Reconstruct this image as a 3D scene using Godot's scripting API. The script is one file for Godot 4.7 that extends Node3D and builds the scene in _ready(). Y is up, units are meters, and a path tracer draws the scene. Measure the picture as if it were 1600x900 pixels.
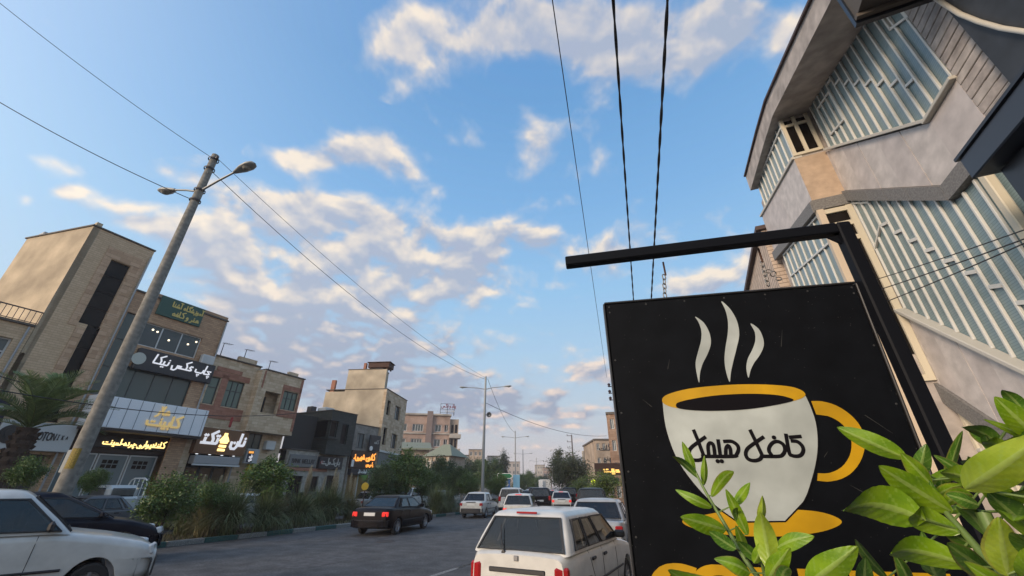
extends Node3D

# ---------- frames: the street runs 24 degrees to the right of where the camera looks ----------
const AZ := deg_to_rad(24.0)
const EYE := 1.75
const FOC := 617.0
const TILT := deg_to_rad(26.75)
var M := {}
var names := {}
var tex := {}
var kids := {}

func ray(u: float, v: float) -> Vector3:
	# direction towards a measured point of the survey photograph, y up, -z ahead
	var dy := 450.0 - v
	return Vector3(u - 800.0, dy * cos(TILT) + FOC * sin(TILT), -(FOC * cos(TILT) - dy * sin(TILT)))

func at_dist(u: float, v: float, d: float) -> Vector3:
	var r := ray(u, v)
	return Vector3(0, EYE, 0) + r * (d / Vector2(r.x, r.z).length())

func on_plane(u: float, v: float, p: Plane) -> Vector3:
	var r := ray(u, v)
	var o := Vector3(0, EYE, 0)
	return o + r * ((p.d - p.normal.dot(o)) / p.normal.dot(r))

func along() -> Vector3:
	return Vector3(sin(AZ), 0, -cos(AZ))

func left() -> Vector3:
	return Vector3(-cos(AZ), 0, -sin(AZ))

func street(s: float, l: float, y := 0.0) -> Vector3:
	return along() * s + left() * l + Vector3(0, y, 0)

# ---------- naming ----------
func numbered(called: String) -> String:
	var k: int = names.get(called, 0)
	names[called] = k + 1
	return called if k == 0 else "%s_%03d" % [called, k]

func tag(o: Node, label: String, category: String, group := "") -> Node:
	o.set_meta("label", label)
	o.set_meta("category", category)
	if group != "":
		o.set_meta("group", group)
	return o

func thing(called: String, label: String, category: String, pos := Vector3.ZERO, turn := 0.0, group := "") -> Node3D:
	var o := Node3D.new()
	o.name = numbered(called)
	add_child(o)
	o.position = pos
	o.rotation.y = turn
	tag(o, label, category, group)
	return o

func copy_of(src: Node3D, label: String, pos: Vector3, turn: float, group := "") -> Node3D:
	var o: Node3D = src.duplicate()
	var base := String(src.name)
	var cut := RegEx.create_from_string("_\\d{3}$").search(base)
	if cut:
		base = base.substr(0, cut.get_start())
	o.name = numbered(base)
	add_child(o)
	o.position = pos
	o.rotation.y = turn
	o.set_meta("label", label)
	if group != "":
		o.set_meta("group", group)
	return o

# ---------- mesh builder ----------
class MB:
	var v := PackedVector3Array()
	var n := PackedVector3Array()
	var c := PackedColorArray()
	var col := Color(1, 1, 1)
	func tri(a: Vector3, b: Vector3, d: Vector3, na = null, nb = null, nd = null) -> void:
		# corners run counter-clockwise seen from outside
		var f := (b - a).cross(d - a)
		if f.length_squared() < 1e-16:
			return
		f = f.normalized()
		v.append(a); v.append(d); v.append(b)
		n.append(f if na == null else na); n.append(f if nd == null else nd); n.append(f if nb == null else nb)
		c.append(col); c.append(col); c.append(col)
	func quad(a: Vector3, b: Vector3, d: Vector3, e: Vector3) -> void:
		tri(a, b, d)
		tri(a, d, e)
	func box(at: Vector3, size: Vector3, b := Basis.IDENTITY, bevel := 0.0) -> void:
		var h := size * 0.5
		if bevel <= 0.0:
			for ax in 3:
				for sg in [-1.0, 1.0]:
					var q := Vector3.ZERO; q[ax] = h[ax] * sg
					var e1 := Vector3.ZERO; e1[(ax + 1) % 3] = h[(ax + 1) % 3]
					var e2 := Vector3.ZERO; e2[(ax + 2) % 3] = h[(ax + 2) % 3] * sg
					quad(at + b * (q - e1 - e2), at + b * (q + e1 - e2), at + b * (q + e1 + e2), at + b * (q - e1 + e2))
			return
		bevel = min(bevel, h.x * 0.95, h.y * 0.95, h.z * 0.95)
		var i := h - Vector3.ONE * bevel
		for ax in 3:
			for sg in [-1.0, 1.0]:
				var q := Vector3.ZERO; q[ax] = h[ax] * sg
				var e1 := Vector3.ZERO; e1[(ax + 1) % 3] = i[(ax + 1) % 3]
				var e2 := Vector3.ZERO; e2[(ax + 2) % 3] = i[(ax + 2) % 3] * sg
				quad(at + b * (q - e1 - e2), at + b * (q + e1 - e2), at + b * (q + e1 + e2), at + b * (q - e1 + e2))
		for ax in 3:
			var a1 := (ax + 1) % 3
			var a2 := (ax + 2) % 3
			for s1 in [-1.0, 1.0]:
				for s2 in [-1.0, 1.0]:
					var p1 := Vector3.ZERO; p1[a1] = h[a1] * s1; p1[a2] = i[a2] * s2
					var p2 := Vector3.ZERO; p2[a1] = i[a1] * s1; p2[a2] = h[a2] * s2
					var e := Vector3.ZERO; e[ax] = i[ax]
					if s1 * s2 > 0:
						quad(at + b * (p1 - e), at + b * (p1 + e), at + b * (p2 + e), at + b * (p2 - e)) if false else quad(at + b * (p1 - e), at + b * (p2 - e), at + b * (p2 + e), at + b * (p1 + e))
					else:
						quad(at + b * (p1 - e), at + b * (p1 + e), at + b * (p2 + e), at + b * (p2 - e))
		for sx in [-1.0, 1.0]:
			for sy in [-1.0, 1.0]:
				for sz in [-1.0, 1.0]:
					var s := Vector3(sx, sy, sz)
					var px := Vector3(h.x, i.y, i.z) * s
					var py := Vector3(i.x, h.y, i.z) * s
					var pz := Vector3(i.x, i.y, h.z) * s
					if sx * sy * sz > 0:
						tri(at + b * px, at + b * py, at + b * pz)
					else:
						tri(at + b * px, at + b * pz, at + b * py)
	func span(a: Vector3, b: Vector3, w: float, h: float, bevel := 0.0, up := Vector3.UP) -> void:
		# a bar from a to b, w across and h along "up"
		var d := (b - a).normalized()
		var x := d.cross(up)
		if x.length() < 0.01:
			x = d.cross(Vector3.RIGHT)
		x = x.normalized()
		var y := x.cross(d).normalized()
		box((a + b) * 0.5, Vector3(w, h, a.distance_to(b)), Basis(x, y, -d), bevel)
	func tube(pts: Array, r0: float, r1: float, sides := 8, caps := true) -> void:
		var k := pts.size()
		var rings := []
		var last := Vector3.ZERO
		for i in k:
			var d: Vector3 = (pts[min(i + 1, k - 1)] - pts[max(i - 1, 0)]).normalized()
			var x := last - d * last.dot(d)
			if x.length() < 0.05:
				x = d.cross(Vector3.UP if absf(d.y) < 0.9 else Vector3.RIGHT)
			x = x.normalized()
			last = x
			var y := d.cross(x)
			var r: float = lerp(r0, r1, float(i) / max(1, k - 1))
			var ring := []
			for j in sides:
				var a := TAU * j / sides
				var nn := x * cos(a) + y * sin(a)
				ring.append([pts[i] + nn * r, nn])
			rings.append(ring)
		for i in k - 1:
			for j in sides:
				var p = rings[i][j]; var q = rings[i][(j + 1) % sides]
				var s = rings[i + 1][(j + 1) % sides]; var t = rings[i + 1][j]
				tri(p[0], q[0], s[0], p[1], q[1], s[1])
				tri(p[0], s[0], t[0], p[1], s[1], t[1])
		if caps:
			for j in range(1, sides - 1):
				tri(rings[0][0][0], rings[0][j + 1][0], rings[0][j][0])
				tri(rings[k - 1][0][0], rings[k - 1][j][0], rings[k - 1][j + 1][0])
	func lathe(prof: Array, at: Vector3, b := Basis.IDENTITY, sides := 20) -> void:
		# prof: Vector2(radius, height) up the axis y of b
		for i in prof.size() - 1:
			var p: Vector2 = prof[i]
			var q: Vector2 = prof[i + 1]
			var sl := Vector2(q.y - p.y, p.x - q.x)
			if sl.length() < 1e-6:
				continue
			sl = sl.normalized()
			for j in sides:
				var a := TAU * j / sides
				var e := TAU * (j + 1) / sides
				var ca := Vector3(cos(a), 0, -sin(a)); var ce := Vector3(cos(e), 0, -sin(e))
				var na := b * (ca * sl.x + Vector3.UP * sl.y); var ne := b * (ce * sl.x + Vector3.UP * sl.y)
				var A := at + b * (ca * p.x + Vector3.UP * p.y); var B := at + b * (ce * p.x + Vector3.UP * p.y)
				var C := at + b * (ce * q.x + Vector3.UP * q.y); var D := at + b * (ca * q.x + Vector3.UP * q.y)
				tri(A, B, C, na, ne, ne)
				tri(A, C, D, na, ne, na)
	func prism(poly: Array, z0: float, z1: float, tr := Transform3D.IDENTITY) -> void:
		# a flat outline in x, y, from z0 to z1
		var pp := PackedVector2Array()
		for p in poly:
			pp.append(Vector2(p[0], p[1]) if p is Array else p)
		if Geometry2D.is_polygon_clockwise(pp):
			pp.reverse()
		# is_polygon_clockwise counts y downwards; make sure of counter-clockwise, y up
		var area := 0.0
		for i in pp.size():
			area += pp[i].cross(pp[(i + 1) % pp.size()])
		if area < 0:
			pp.reverse()
		var idx := Geometry2D.triangulate_polygon(pp)
		for i in range(0, idx.size(), 3):
			var a := pp[idx[i]]; var d := pp[idx[i + 1]]; var e := pp[idx[i + 2]]
			if (d - a).cross(e - a) < 0:
				var t := d; d = e; e = t
			tri(tr * Vector3(a.x, a.y, z1), tr * Vector3(d.x, d.y, z1), tr * Vector3(e.x, e.y, z1))
			tri(tr * Vector3(a.x, a.y, z0), tr * Vector3(e.x, e.y, z0), tr * Vector3(d.x, d.y, z0))
		for i in pp.size():
			var a := pp[i]; var d := pp[(i + 1) % pp.size()]
			quad(tr * Vector3(a.x, a.y, z0), tr * Vector3(d.x, d.y, z0), tr * Vector3(d.x, d.y, z1), tr * Vector3(a.x, a.y, z1))
	func ribbon(pts: Array, w: float, z0: float, z1: float, tr := Transform3D.IDENTITY, closed := false) -> void:
		# a stroke of width w along flat points, mitred at its corners
		var k := pts.size()
		var L := []
		var R := []
		for i in k:
			var p: Vector2 = pts[i]
			var a: Vector2 = (p - pts[i - 1]).normalized() if i > 0 else Vector2.ZERO
			var b: Vector2 = (pts[i + 1] - p).normalized() if i < k - 1 else Vector2.ZERO
			if i == 0: a = b
			if i == k - 1: b = a
			var t := (a + b)
			t = a if t.length() < 0.2 else t.normalized()
			var nn := Vector2(-t.y, t.x)
			var m: float = min(1.5, 1.0 / max(0.3, nn.dot(Vector2(-b.y, b.x))))
			var e := Vector2.ZERO
			if i == 0: e = -b * w * 0.35
			if i == k - 1: e = a * w * 0.35
			L.append(p + e + nn * w * 0.5 * m)
			R.append(p + e - nn * w * 0.5 * m)
		for i in k - 1:
			var a := Vector3(R[i].x, R[i].y, 0); var b := Vector3(R[i + 1].x, R[i + 1].y, 0)
			var d := Vector3(L[i + 1].x, L[i + 1].y, 0); var e := Vector3(L[i].x, L[i].y, 0)
			var f := Vector3(0, 0, z1); var g := Vector3(0, 0, z0)
			quad(tr * (a + f), tr * (b + f), tr * (d + f), tr * (e + f))
			quad(tr * (a + g), tr * (b + g), tr * (b + f), tr * (a + f))
			quad(tr * (d + g), tr * (e + g), tr * (e + f), tr * (d + f))
			if i == 0:
				quad(tr * (e + g), tr * (a + g), tr * (a + f), tr * (e + f))
			if i == k - 2:
				quad(tr * (b + g), tr * (d + g), tr * (d + f), tr * (b + f))
	func panel(p: Array, thick: float) -> void:
		# a flat slab whose outer outline p (convex, counter-clockwise from outside) is given in space
		var nn: Vector3 = ((p[1] - p[0]).cross(p[2] - p[0])).normalized()
		var k := p.size()
		for i in range(1, k - 1):
			tri(p[0], p[i], p[i + 1])
			tri(p[0] - nn * thick, p[i + 1] - nn * thick, p[i] - nn * thick)
		for i in k:
			var a: Vector3 = p[i]; var b: Vector3 = p[(i + 1) % k]
			quad(a - nn * thick, b - nn * thick, b, a)
	func mesh() -> ArrayMesh:
		var arr := []
		arr.resize(Mesh.ARRAY_MAX)
		arr[Mesh.ARRAY_VERTEX] = v
		arr[Mesh.ARRAY_NORMAL] = n
		arr[Mesh.ARRAY_COLOR] = c
		var m := ArrayMesh.new()
		m.add_surface_from_arrays(Mesh.PRIMITIVE_TRIANGLES, arr)
		return m

func put(called: String, mesh: Mesh, mat: Material, parent: Node, tr := Transform3D.IDENTITY) -> MeshInstance3D:
	var o := MeshInstance3D.new()
	o.mesh = mesh
	o.material_override = mat
	if parent == self:
		o.name = numbered(called)
		add_child(o)
	else:
		var key := str(parent.get_instance_id()) + called
		var k: int = kids.get(key, 0)
		kids[key] = k + 1
		o.name = called if k == 0 else "%s_%03d" % [called, k]
		parent.add_child(o)
	o.transform = tr
	return o

func part(called: String, b: MB, mat: Material, parent: Node) -> MeshInstance3D:
	return put(called, b.mesh(), mat, parent)

func bx(called: String, parent: Node, mat: Material, at: Vector3, size: Vector3, bevel := 0.0, basis := Basis.IDENTITY) -> MeshInstance3D:
	var b := MB.new()
	b.box(Vector3.ZERO, size, Basis.IDENTITY, bevel)
	return put(called, b.mesh(), mat, parent, Transform3D(basis, at))

func structure(o: Node) -> Node:
	o.set_meta("kind", "structure")
	return o

# ---------- materials ----------
func noise_tex(key: String, freq: float, lo: float, hi: float, octaves := 4, seed_ := 1, kind := FastNoiseLite.TYPE_SIMPLEX_SMOOTH, size := 512, tint := Color(1, 1, 1)) -> Texture2D:
	if tex.has(key):
		return tex[key]
	var f := FastNoiseLite.new()
	f.noise_type = kind
	f.seed = seed_
	f.frequency = freq
	f.fractal_octaves = octaves
	var t := NoiseTexture2D.new()
	t.width = size; t.height = size
	t.seamless = true
	t.noise = f
	var g := Gradient.new()
	g.set_color(0, Color(lo * tint.r, lo * tint.g, lo * tint.b))
	g.set_color(1, Color(hi, hi, hi))
	t.color_ramp = g
	tex[key] = t
	return t

func bump_tex(key: String, freq: float, strength := 4.0, kind := FastNoiseLite.TYPE_SIMPLEX_SMOOTH) -> Texture2D:
	if tex.has(key):
		return tex[key]
	var f := FastNoiseLite.new()
	f.noise_type = kind
	f.seed = 7
	f.frequency = freq
	f.fractal_octaves = 4
	var t := NoiseTexture2D.new()
	t.width = 512; t.height = 512
	t.seamless = true
	t.as_normal_map = true
	t.bump_strength = strength
	t.noise = f
	tex[key] = t
	return t

func mat(key: String, r: float, g: float, b: float, rough := 0.8, metal := 0.0, tx: Texture2D = null, scale := 1.0, bump: Texture2D = null, bump_k := 0.5) -> StandardMaterial3D:
	# r, g, b are the real, linear base colours
	if M.has(key):
		return M[key]
	if r + g + b == 0.0:
		push_warning("no material yet: " + key)
	var m := StandardMaterial3D.new()
	m.resource_name = key
	m.albedo_color = Color(r, g, b).linear_to_srgb()
	m.roughness = rough
	m.metallic = metal
	if tx:
		m.albedo_texture = tx
	if bump:
		m.normal_enabled = true
		m.normal_texture = bump
		m.normal_scale = bump_k
	if tx or bump:
		m.uv1_triplanar = true
		m.uv1_world_triplanar = true
		m.uv1_scale = Vector3.ONE * scale
	M[key] = m
	return m

func glow(key: String, r: float, g: float, b: float, e: float, base := 0.6) -> StandardMaterial3D:
	if M.has(key):
		return M[key]
	var m := mat(key, r * base, g * base, b * base, 0.5)
	m.emission_enabled = true
	m.emission = Color(r, g, b).linear_to_srgb()
	m.emission_energy_multiplier = e
	return m

func brick_image(key: String, bw: int, bh: int, c0: Color, c1: Color, mortar: Color, rows := 16, cols := 8, joint := 2, seed_ := 3) -> Texture2D:
	# fine courses for walls too far off to tell the bricks apart
	if tex.has(key):
		return tex[key]
	var rg := RandomNumberGenerator.new()
	rg.seed = seed_
	var im := Image.create(bw * cols, bh * rows, false, Image.FORMAT_RGB8)
	im.fill(mortar)
	for r in rows:
		for q in cols + 1:
			var t := rg.randf()
			var cc := c0.lerp(c1, t)
			var x := q * bw - (bw / 2 if r % 2 else 0)
			im.fill_rect(Rect2i(x, r * bh, bw - joint, bh - joint).intersection(Rect2i(0, 0, bw * cols, bh * rows)), cc)
	tex[key] = ImageTexture.create_from_image(im)
	return tex[key]

# ---------- camera, sky, sun ----------
var cloud := FastNoiseLite.new()
var wisp := FastNoiseLite.new()
const SKY_W := 2560
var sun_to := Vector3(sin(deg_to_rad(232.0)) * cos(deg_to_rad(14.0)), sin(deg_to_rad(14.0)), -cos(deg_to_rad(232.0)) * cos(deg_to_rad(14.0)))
var sky_px := PackedByteArray()
# cloud banks: where they stand (as surveyed in the photograph), how wide, how dense
# the sixth number: how much the bank stands in its own shade
var banks := [
	[455, 242, 34, 15, 0.75, 0], [505, 250, 40, 18, 0.8, 0], [560, 235, 50, 24, 0.8, 0], [605, 218, 34, 14, 0.55, 0], [640, 268, 48, 24, 0.85, 0], [690, 298, 26, 12, 0.75, 0],
	[175, 328, 60, 20, 0.6, 0], [255, 352, 70, 24, 0.7, 0], [330, 392, 70, 34, 0.75, 0.2], [400, 318, 60, 30, 0.8, 0], [470, 330, 60, 26, 0.8, 0], [535, 330, 46, 20, 0.6, 0], [460, 385, 80, 40, 0.85, 0.1], [560, 385, 80, 36, 0.85, 0.1],
	[640, 400, 80, 36, 0.85, 0.1], [700, 425, 60, 36, 0.85, 0.3], [765, 372, 40, 24, 0.75, 0.1], [760, 440, 50, 26, 0.6, 0.5], [850, 385, 42, 36, 0.75, 0.35], [330, 295, 34, 24, 0.6, 0], [600, 345, 50, 18, 0.6, 0], [680, 375, 40, 14, 0.5, 0],
	[105, 300, 26, 10, 0.75, 0], [80, 250, 36, 12, 0.45, 0], [110, 268, 20, 9, 0.35, 0], [305, 140, 16, 9, 0.42, 0], [85, 55, 14, 20, 0.34, 0], [40, 313, 10, 8, 0.45, 0], [262, 265, 16, 9, 0.5, 0], [300, 275, 16, 14, 0.4, 0],
	[600, 20, 46, 60, 0.42, 0], [660, 60, 50, 50, 0.42, 0], [740, 50, 60, 60, 0.50, 0], [735, 150, 26, 50, 0.40, 0], [690, 120, 30, 30, 0.3, 0], [850, 50, 100, 50, 0.62, 0.1], [960, 60, 100, 50, 0.78, 0.3], [1080, 55, 100, 48, 0.85, 0.45], [1180, 20, 70, 40, 0.75, 0.4], [1010, 125, 60, 26, 0.40, 0.2], [1240, 60, 40, 40, 0.4, 0.3],
	[830, 215, 22, 40, 0.44, 0], [865, 255, 30, 40, 0.44, 0], [920, 210, 26, 34, 0.42, 0], [940, 255, 16, 24, 0.34, 0], [880, 318, 24, 14, 0.45, 0],
	[400, 500, 120, 30, 0.75, 0.5], [520, 560, 140, 40, 0.85, 0.8], [620, 600, 130, 32, 0.85, 0.9], [470, 450, 100, 30, 0.7, 0.2], [600, 455, 90, 30, 0.7, 0.2], [420, 545, 90, 30, 0.7, 0.8], [660, 520, 90, 30, 0.5, 0.6], [330, 450, 70, 26, 0.6, 0.2], [700, 630, 120, 22, 0.7, 0.9], [560, 620, 120, 22, 0.7, 0.9], [480, 520, 110, 34, 0.6, 0.7],
	[1090, 450, 40, 12, 0.75, 0], [1140, 432, 56, 20, 0.8, 0], [1185, 392, 40, 20, 0.75, 0], [950, 385, 50, 26, 0.55, 0.4], [1040, 350, 60, 20, 0.45, 0.5], [1010, 390, 40, 14, 0.4, 0.4], [880, 448, 24, 8, 0.55, 0], [905, 576, 40, 13, 0.85, 0], [945, 590, 30, 12, 0.7, 0], [868, 613, 14, 6, 0.55, 0],
	[790, 640, 110, 12, 0.6, 0.5], [900, 648, 70, 9, 0.55, 0.1], [760, 668, 120, 9, 0.45, 0.4], [850, 695, 140, 9, 0.35, 0.3], [890, 620, 46, 6, 0.45, 0.5], [905, 545, 40, 10, 0.35, 0.2], [960, 430, 36, 14, 0.45, 0.3], [870, 665, 60, 6, 0.5, 0]]

func cover_at(d: Vector3) -> Vector2:
	var f := -d.z * cos(TILT) + d.y * sin(TILT)
	var out := 0.30 + 0.30 * cloud.get_noise_3d(d.x * 120.0 + 50.0, d.y * 160.0, d.z * 120.0)
	if f < 0.12:
		return Vector2(out, 0.3)
	var yy := d.y * cos(TILT) + d.z * sin(TILT)
	var u := 800.0 + FOC * d.x / f
	var v := 450.0 - FOC * yy / f
	var edge: float = smoothstep(0.0, 500.0, maxf(maxf(-u, u - 1600.0), maxf(-v, v - 900.0)))
	if edge >= 1.0:
		return Vector2(out, 0.3)
	var c := 0.0
	var sh := 0.0
	for b in banks:
		var x: float = (u - b[0]) / b[2]
		if x > 2.6 or x < -2.6:
			continue
		var y: float = (v - b[1]) / b[3]
		var q := x * x + y * y
		if q < 7.0:
			var w: float = b[4] * 1.08 * exp(-q * 0.7)
			c += w
			sh += w * b[5]
	return Vector2(lerp(minf(c, 1.05), out, edge), lerp(sh / maxf(c, 0.01), 0.3, edge))

func puff(d: Vector3) -> float:
	var k := 1.0 / (maxf(d.y, 0.0) + 0.30)
	var p := Vector2(d.x, d.z) * k * 100.0
	var q := Vector2(wisp.get_noise_2d(p.x, p.y), wisp.get_noise_2d(p.x + 71.0, p.y - 33.0)) * 4.5
	return cloud.get_noise_2d(p.x + q.x, p.y + q.y)

func sky_row(row: int) -> void:
	var h := SKY_W / 2
	var el := PI * (0.5 - (row + 0.5) / h)
	var stops := [[0.0, Vector3(0.480, 0.430, 0.415)], [4.0, Vector3(0.450, 0.440, 0.460)], [9.0, Vector3(0.400, 0.475, 0.550)], [16.0, Vector3(0.330, 0.480, 0.630)], [26.0, Vector3(0.245, 0.435, 0.650)], [38.0, Vector3(0.170, 0.350, 0.600)], [52.0, Vector3(0.120, 0.280, 0.525)], [90.0, Vector3(0.050, 0.170, 0.440)]]
	var deg := rad_to_deg(el)
	var base: Vector3 = stops[7][1]
	for i in 7:
		if deg >= stops[i][0] and deg < stops[i + 1][0]:
			base = stops[i][1].lerp(stops[i + 1][1], (deg - stops[i][0]) / (stops[i + 1][0] - stops[i][0]))
			break
	var up := 0.026 * (1.0 - 0.7 * smoothstep(0.0, 0.35, el) * 0.0) * clampf(el / 0.5 + 0.25, 0.25, 1.0)
	for i in SKY_W:
		var az := (float(i) + 0.5) / SKY_W * TAU
		var d := Vector3(sin(az) * cos(el), sin(el), -cos(az) * cos(el))
		var cs := cover_at(d)
		var cv := cs.x
		var b := base
		if cv > 0.02:
			var n1 := puff(d)
			var dn := cv * 0.95 + n1 * 0.95
			var den := smoothstep(0.18, 0.92, dn)
			if den > 0.003:
				var d2 := Vector3(sin(az) * cos(el + up), sin(el + up), -cos(az) * cos(el + up))
				var n2 := puff(d2)
				var c2 := cover_at(d2)
				var den2 := smoothstep(0.22, 1.0, c2.x * 0.95 + n2 * 0.95)
				var thick := smoothstep(0.45, 1.25, dn)
				var lit := clampf(0.76 + (n1 - n2) * 1.05 - den2 * 0.38 - thick * 0.08 - cs.y * 0.70 + (1.0 - cv) * 0.10, 0.0, 1.0)
				var low := smoothstep(0.46, 0.12, el)
				var bright := Vector3(0.750, 0.655, 0.545).lerp(Vector3(0.670, 0.540, 0.475), low)
				var dark := Vector3(0.330, 0.375, 0.475).lerp(Vector3(0.270, 0.305, 0.395), low)
				var cc := dark.lerp(bright, lit)
				b = b.lerp(cc, den * lerp(0.52, 0.92, smoothstep(0.0, 0.6, thick)))
		var o := (row * SKY_W + i) * 3
		# warm glow added round the unseen low sun, to light the walls facing it
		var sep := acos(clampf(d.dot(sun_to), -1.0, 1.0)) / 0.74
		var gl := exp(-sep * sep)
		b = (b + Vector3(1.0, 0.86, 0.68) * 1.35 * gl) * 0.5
		var s := Color(b.x, b.y, b.z).linear_to_srgb()
		sky_px[o] = int(clampf(s.r, 0, 1) * 255.0 + 0.5)
		sky_px[o + 1] = int(clampf(s.g, 0, 1) * 255.0 + 0.5)
		sky_px[o + 2] = int(clampf(s.b, 0, 1) * 255.0 + 0.5)

func make_view() -> void:
	var cam := Camera3D.new()
	cam.name = "camera"
	cam.position = Vector3(0, EYE, 0)
	cam.rotation = Vector3(TILT, 0, 0)
	cam.fov = rad_to_deg(2.0 * atan(450.0 / FOC))
	cam.near = 0.02
	cam.far = 3000.0
	add_child(cam)
	cam.current = true

	cloud.noise_type = FastNoiseLite.TYPE_SIMPLEX_SMOOTH
	cloud.seed = 21
	cloud.frequency = 0.050
	cloud.fractal_octaves = 6
	cloud.fractal_gain = 0.53
	wisp.noise_type = FastNoiseLite.TYPE_SIMPLEX_SMOOTH
	wisp.seed = 5
	wisp.frequency = 0.020
	wisp.fractal_octaves = 3
	sky_px.resize(SKY_W * (SKY_W / 2) * 3)
	sky_px.fill(120)
	var id := WorkerThreadPool.add_group_task(sky_row, SKY_W / 4)
	WorkerThreadPool.wait_for_group_task_completion(id)
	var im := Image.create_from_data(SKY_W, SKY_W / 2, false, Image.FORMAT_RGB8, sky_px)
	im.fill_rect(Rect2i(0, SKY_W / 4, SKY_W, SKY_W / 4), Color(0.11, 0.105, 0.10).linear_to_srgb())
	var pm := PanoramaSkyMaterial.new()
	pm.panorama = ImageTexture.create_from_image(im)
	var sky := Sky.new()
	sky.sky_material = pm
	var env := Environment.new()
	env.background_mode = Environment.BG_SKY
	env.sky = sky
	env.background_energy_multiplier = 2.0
	env.tonemap_mode = Environment.TONE_MAPPER_LINEAR
	env.tonemap_exposure = 1.3
	env.sdfgi_enabled = true
	env.ssao_enabled = true
	env.ssil_enabled = true
	env.fog_enabled = true
	env.fog_density = 0.0007
	env.fog_light_color = Color(0.80, 0.78, 0.80)
	var we := WorldEnvironment.new()
	we.name = "world"
	we.environment = env
	add_child(we)

	# the low sun stands behind the camera, veiled
	var sun := DirectionalLight3D.new()
	sun.name = "low_sun"
	sun.light_color = Color(1.0, 0.89, 0.77)
	sun.light_energy = 0.72
	sun.light_angular_distance = 16.0
	sun.shadow_enabled = true
	add_child(sun)
	sun.look_at_from_position(sun_to * 50.0, Vector3.ZERO)

# ---------- vehicles ----------
func lerp_line(pts: Array, t: float) -> float:
	if t <= pts[0][0]:
		return pts[0][1]
	for i in pts.size() - 1:
		if t <= pts[i + 1][0]:
			var k: float = (t - pts[i][0]) / (pts[i + 1][0] - pts[i][0])
			return lerp(pts[i][1], pts[i + 1][1], k)
	return pts[-1][1]

func soft_line(pts: Array, t: float) -> float:
	return (lerp_line(pts, t - 0.07) + lerp_line(pts, t) * 2.0 + lerp_line(pts, t + 0.07)) * 0.25

func smooth_loft(b: MB, rings: Array, closed: bool, open_from := -1, open_to := -1) -> void:
	# rings of points with averaged normals; the ring runs counter-clockwise seen from its far end
	var k = rings.size()
	var m: int = rings[0].size()
	var nn = []
	for i in k:
		var row = []
		for j in m:
			var jp = (j + 1) % m if closed else mini(j + 1, m - 1)
			var jm = (j - 1 + m) % m if closed else maxi(j - 1, 0)
			var du: Vector3 = rings[mini(i + 1, k - 1)][j] - rings[maxi(i - 1, 0)][j]
			var dv: Vector3 = rings[i][jp] - rings[i][jm]
			row.append(dv.cross(du).normalized())
		nn.append(row)
	for i in k - 1:
		for j in (m if closed else m - 1):
			if i >= open_from and i < open_to and j % 5 == 4:
				continue
			var q = (j + 1) % m
			b.tri(rings[i][j], rings[i][q], rings[i + 1][q], nn[i][j], nn[i][q], nn[i + 1][q])
			b.tri(rings[i][j], rings[i + 1][q], rings[i + 1][j], nn[i][j], nn[i + 1][q], nn[i + 1][j])

# t runs from the tail (negative) to the nose (positive)
const SHAPES := {
	"hatch": {"L": 3.93, "W": 1.60, "axle": [-1.17, 1.18], "r": 0.275, "belt": [[-1.965, 0.86], [-1.90, 0.93], [-1.6, 0.94], [0.6, 0.92], [0.75, 0.905], [1.3, 0.83], [1.75, 0.745], [1.90, 0.68], [1.965, 0.62]],
		"roof": 1.43, "glass": [0.80, 0.12, -1.56, -1.89], "wb": 0.775, "wr": 0.60, "doors": [0.42, -0.42, -1.12], "bottom": 0.23},
	"boxy": {"L": 3.95, "W": 1.60, "axle": [-1.14, 1.20], "r": 0.275, "belt": [[-1.975, 0.80], [-1.93, 0.93], [-1.3, 0.95], [0.6, 0.92], [0.78, 0.90], [1.3, 0.83], [1.75, 0.75], [1.91, 0.68], [1.975, 0.62]],
		"roof": 1.44, "glass": [0.82, 0.15, -0.88, -1.36], "wb": 0.775, "wr": 0.60, "doors": [0.45, -0.33, -1.02], "bottom": 0.23},
	"saloon": {"L": 4.42, "W": 1.72, "axle": [-1.32, 1.35], "r": 0.30, "belt": [[-2.21, 0.78], [-2.15, 0.96], [-1.5, 0.99], [0.7, 0.93], [0.9, 0.90], [1.5, 0.84], [2.0, 0.74], [2.14, 0.66], [2.21, 0.58]],
		"roof": 1.42, "glass": [0.98, 0.22, -0.98, -1.62], "wb": 0.82, "wr": 0.60, "doors": [0.55, -0.38, -1.22], "bottom": 0.22},
	"compact": {"L": 4.05, "W": 1.68, "axle": [-1.2, 1.25], "r": 0.30, "belt": [[-2.02, 0.86], [-1.95, 0.97], [-1.6, 0.99], [0.6, 0.95], [0.95, 0.93], [1.4, 0.86], [1.8, 0.74], [1.96, 0.64], [2.02, 0.56]],
		"roof": 1.46, "glass": [1.08, 0.10, -1.55, -1.92], "wb": 0.80, "wr": 0.58, "doors": [0.62, -0.36, -1.15], "bottom": 0.22},
	"tall": {"L": 4.5, "W": 1.80, "axle": [-1.35, 1.38], "r": 0.35, "belt": [[-2.25, 0.98], [-2.18, 1.06], [-1.7, 1.08], [0.7, 1.05], [1.0, 1.03], [1.6, 0.98], [2.05, 0.88], [2.2, 0.78], [2.25, 0.66]],
		"roof": 1.70, "glass": [1.06, 0.42, -1.95, -2.16], "wb": 0.86, "wr": 0.68, "doors": [0.62, -0.38, -1.30], "bottom": 0.30},
}

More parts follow.
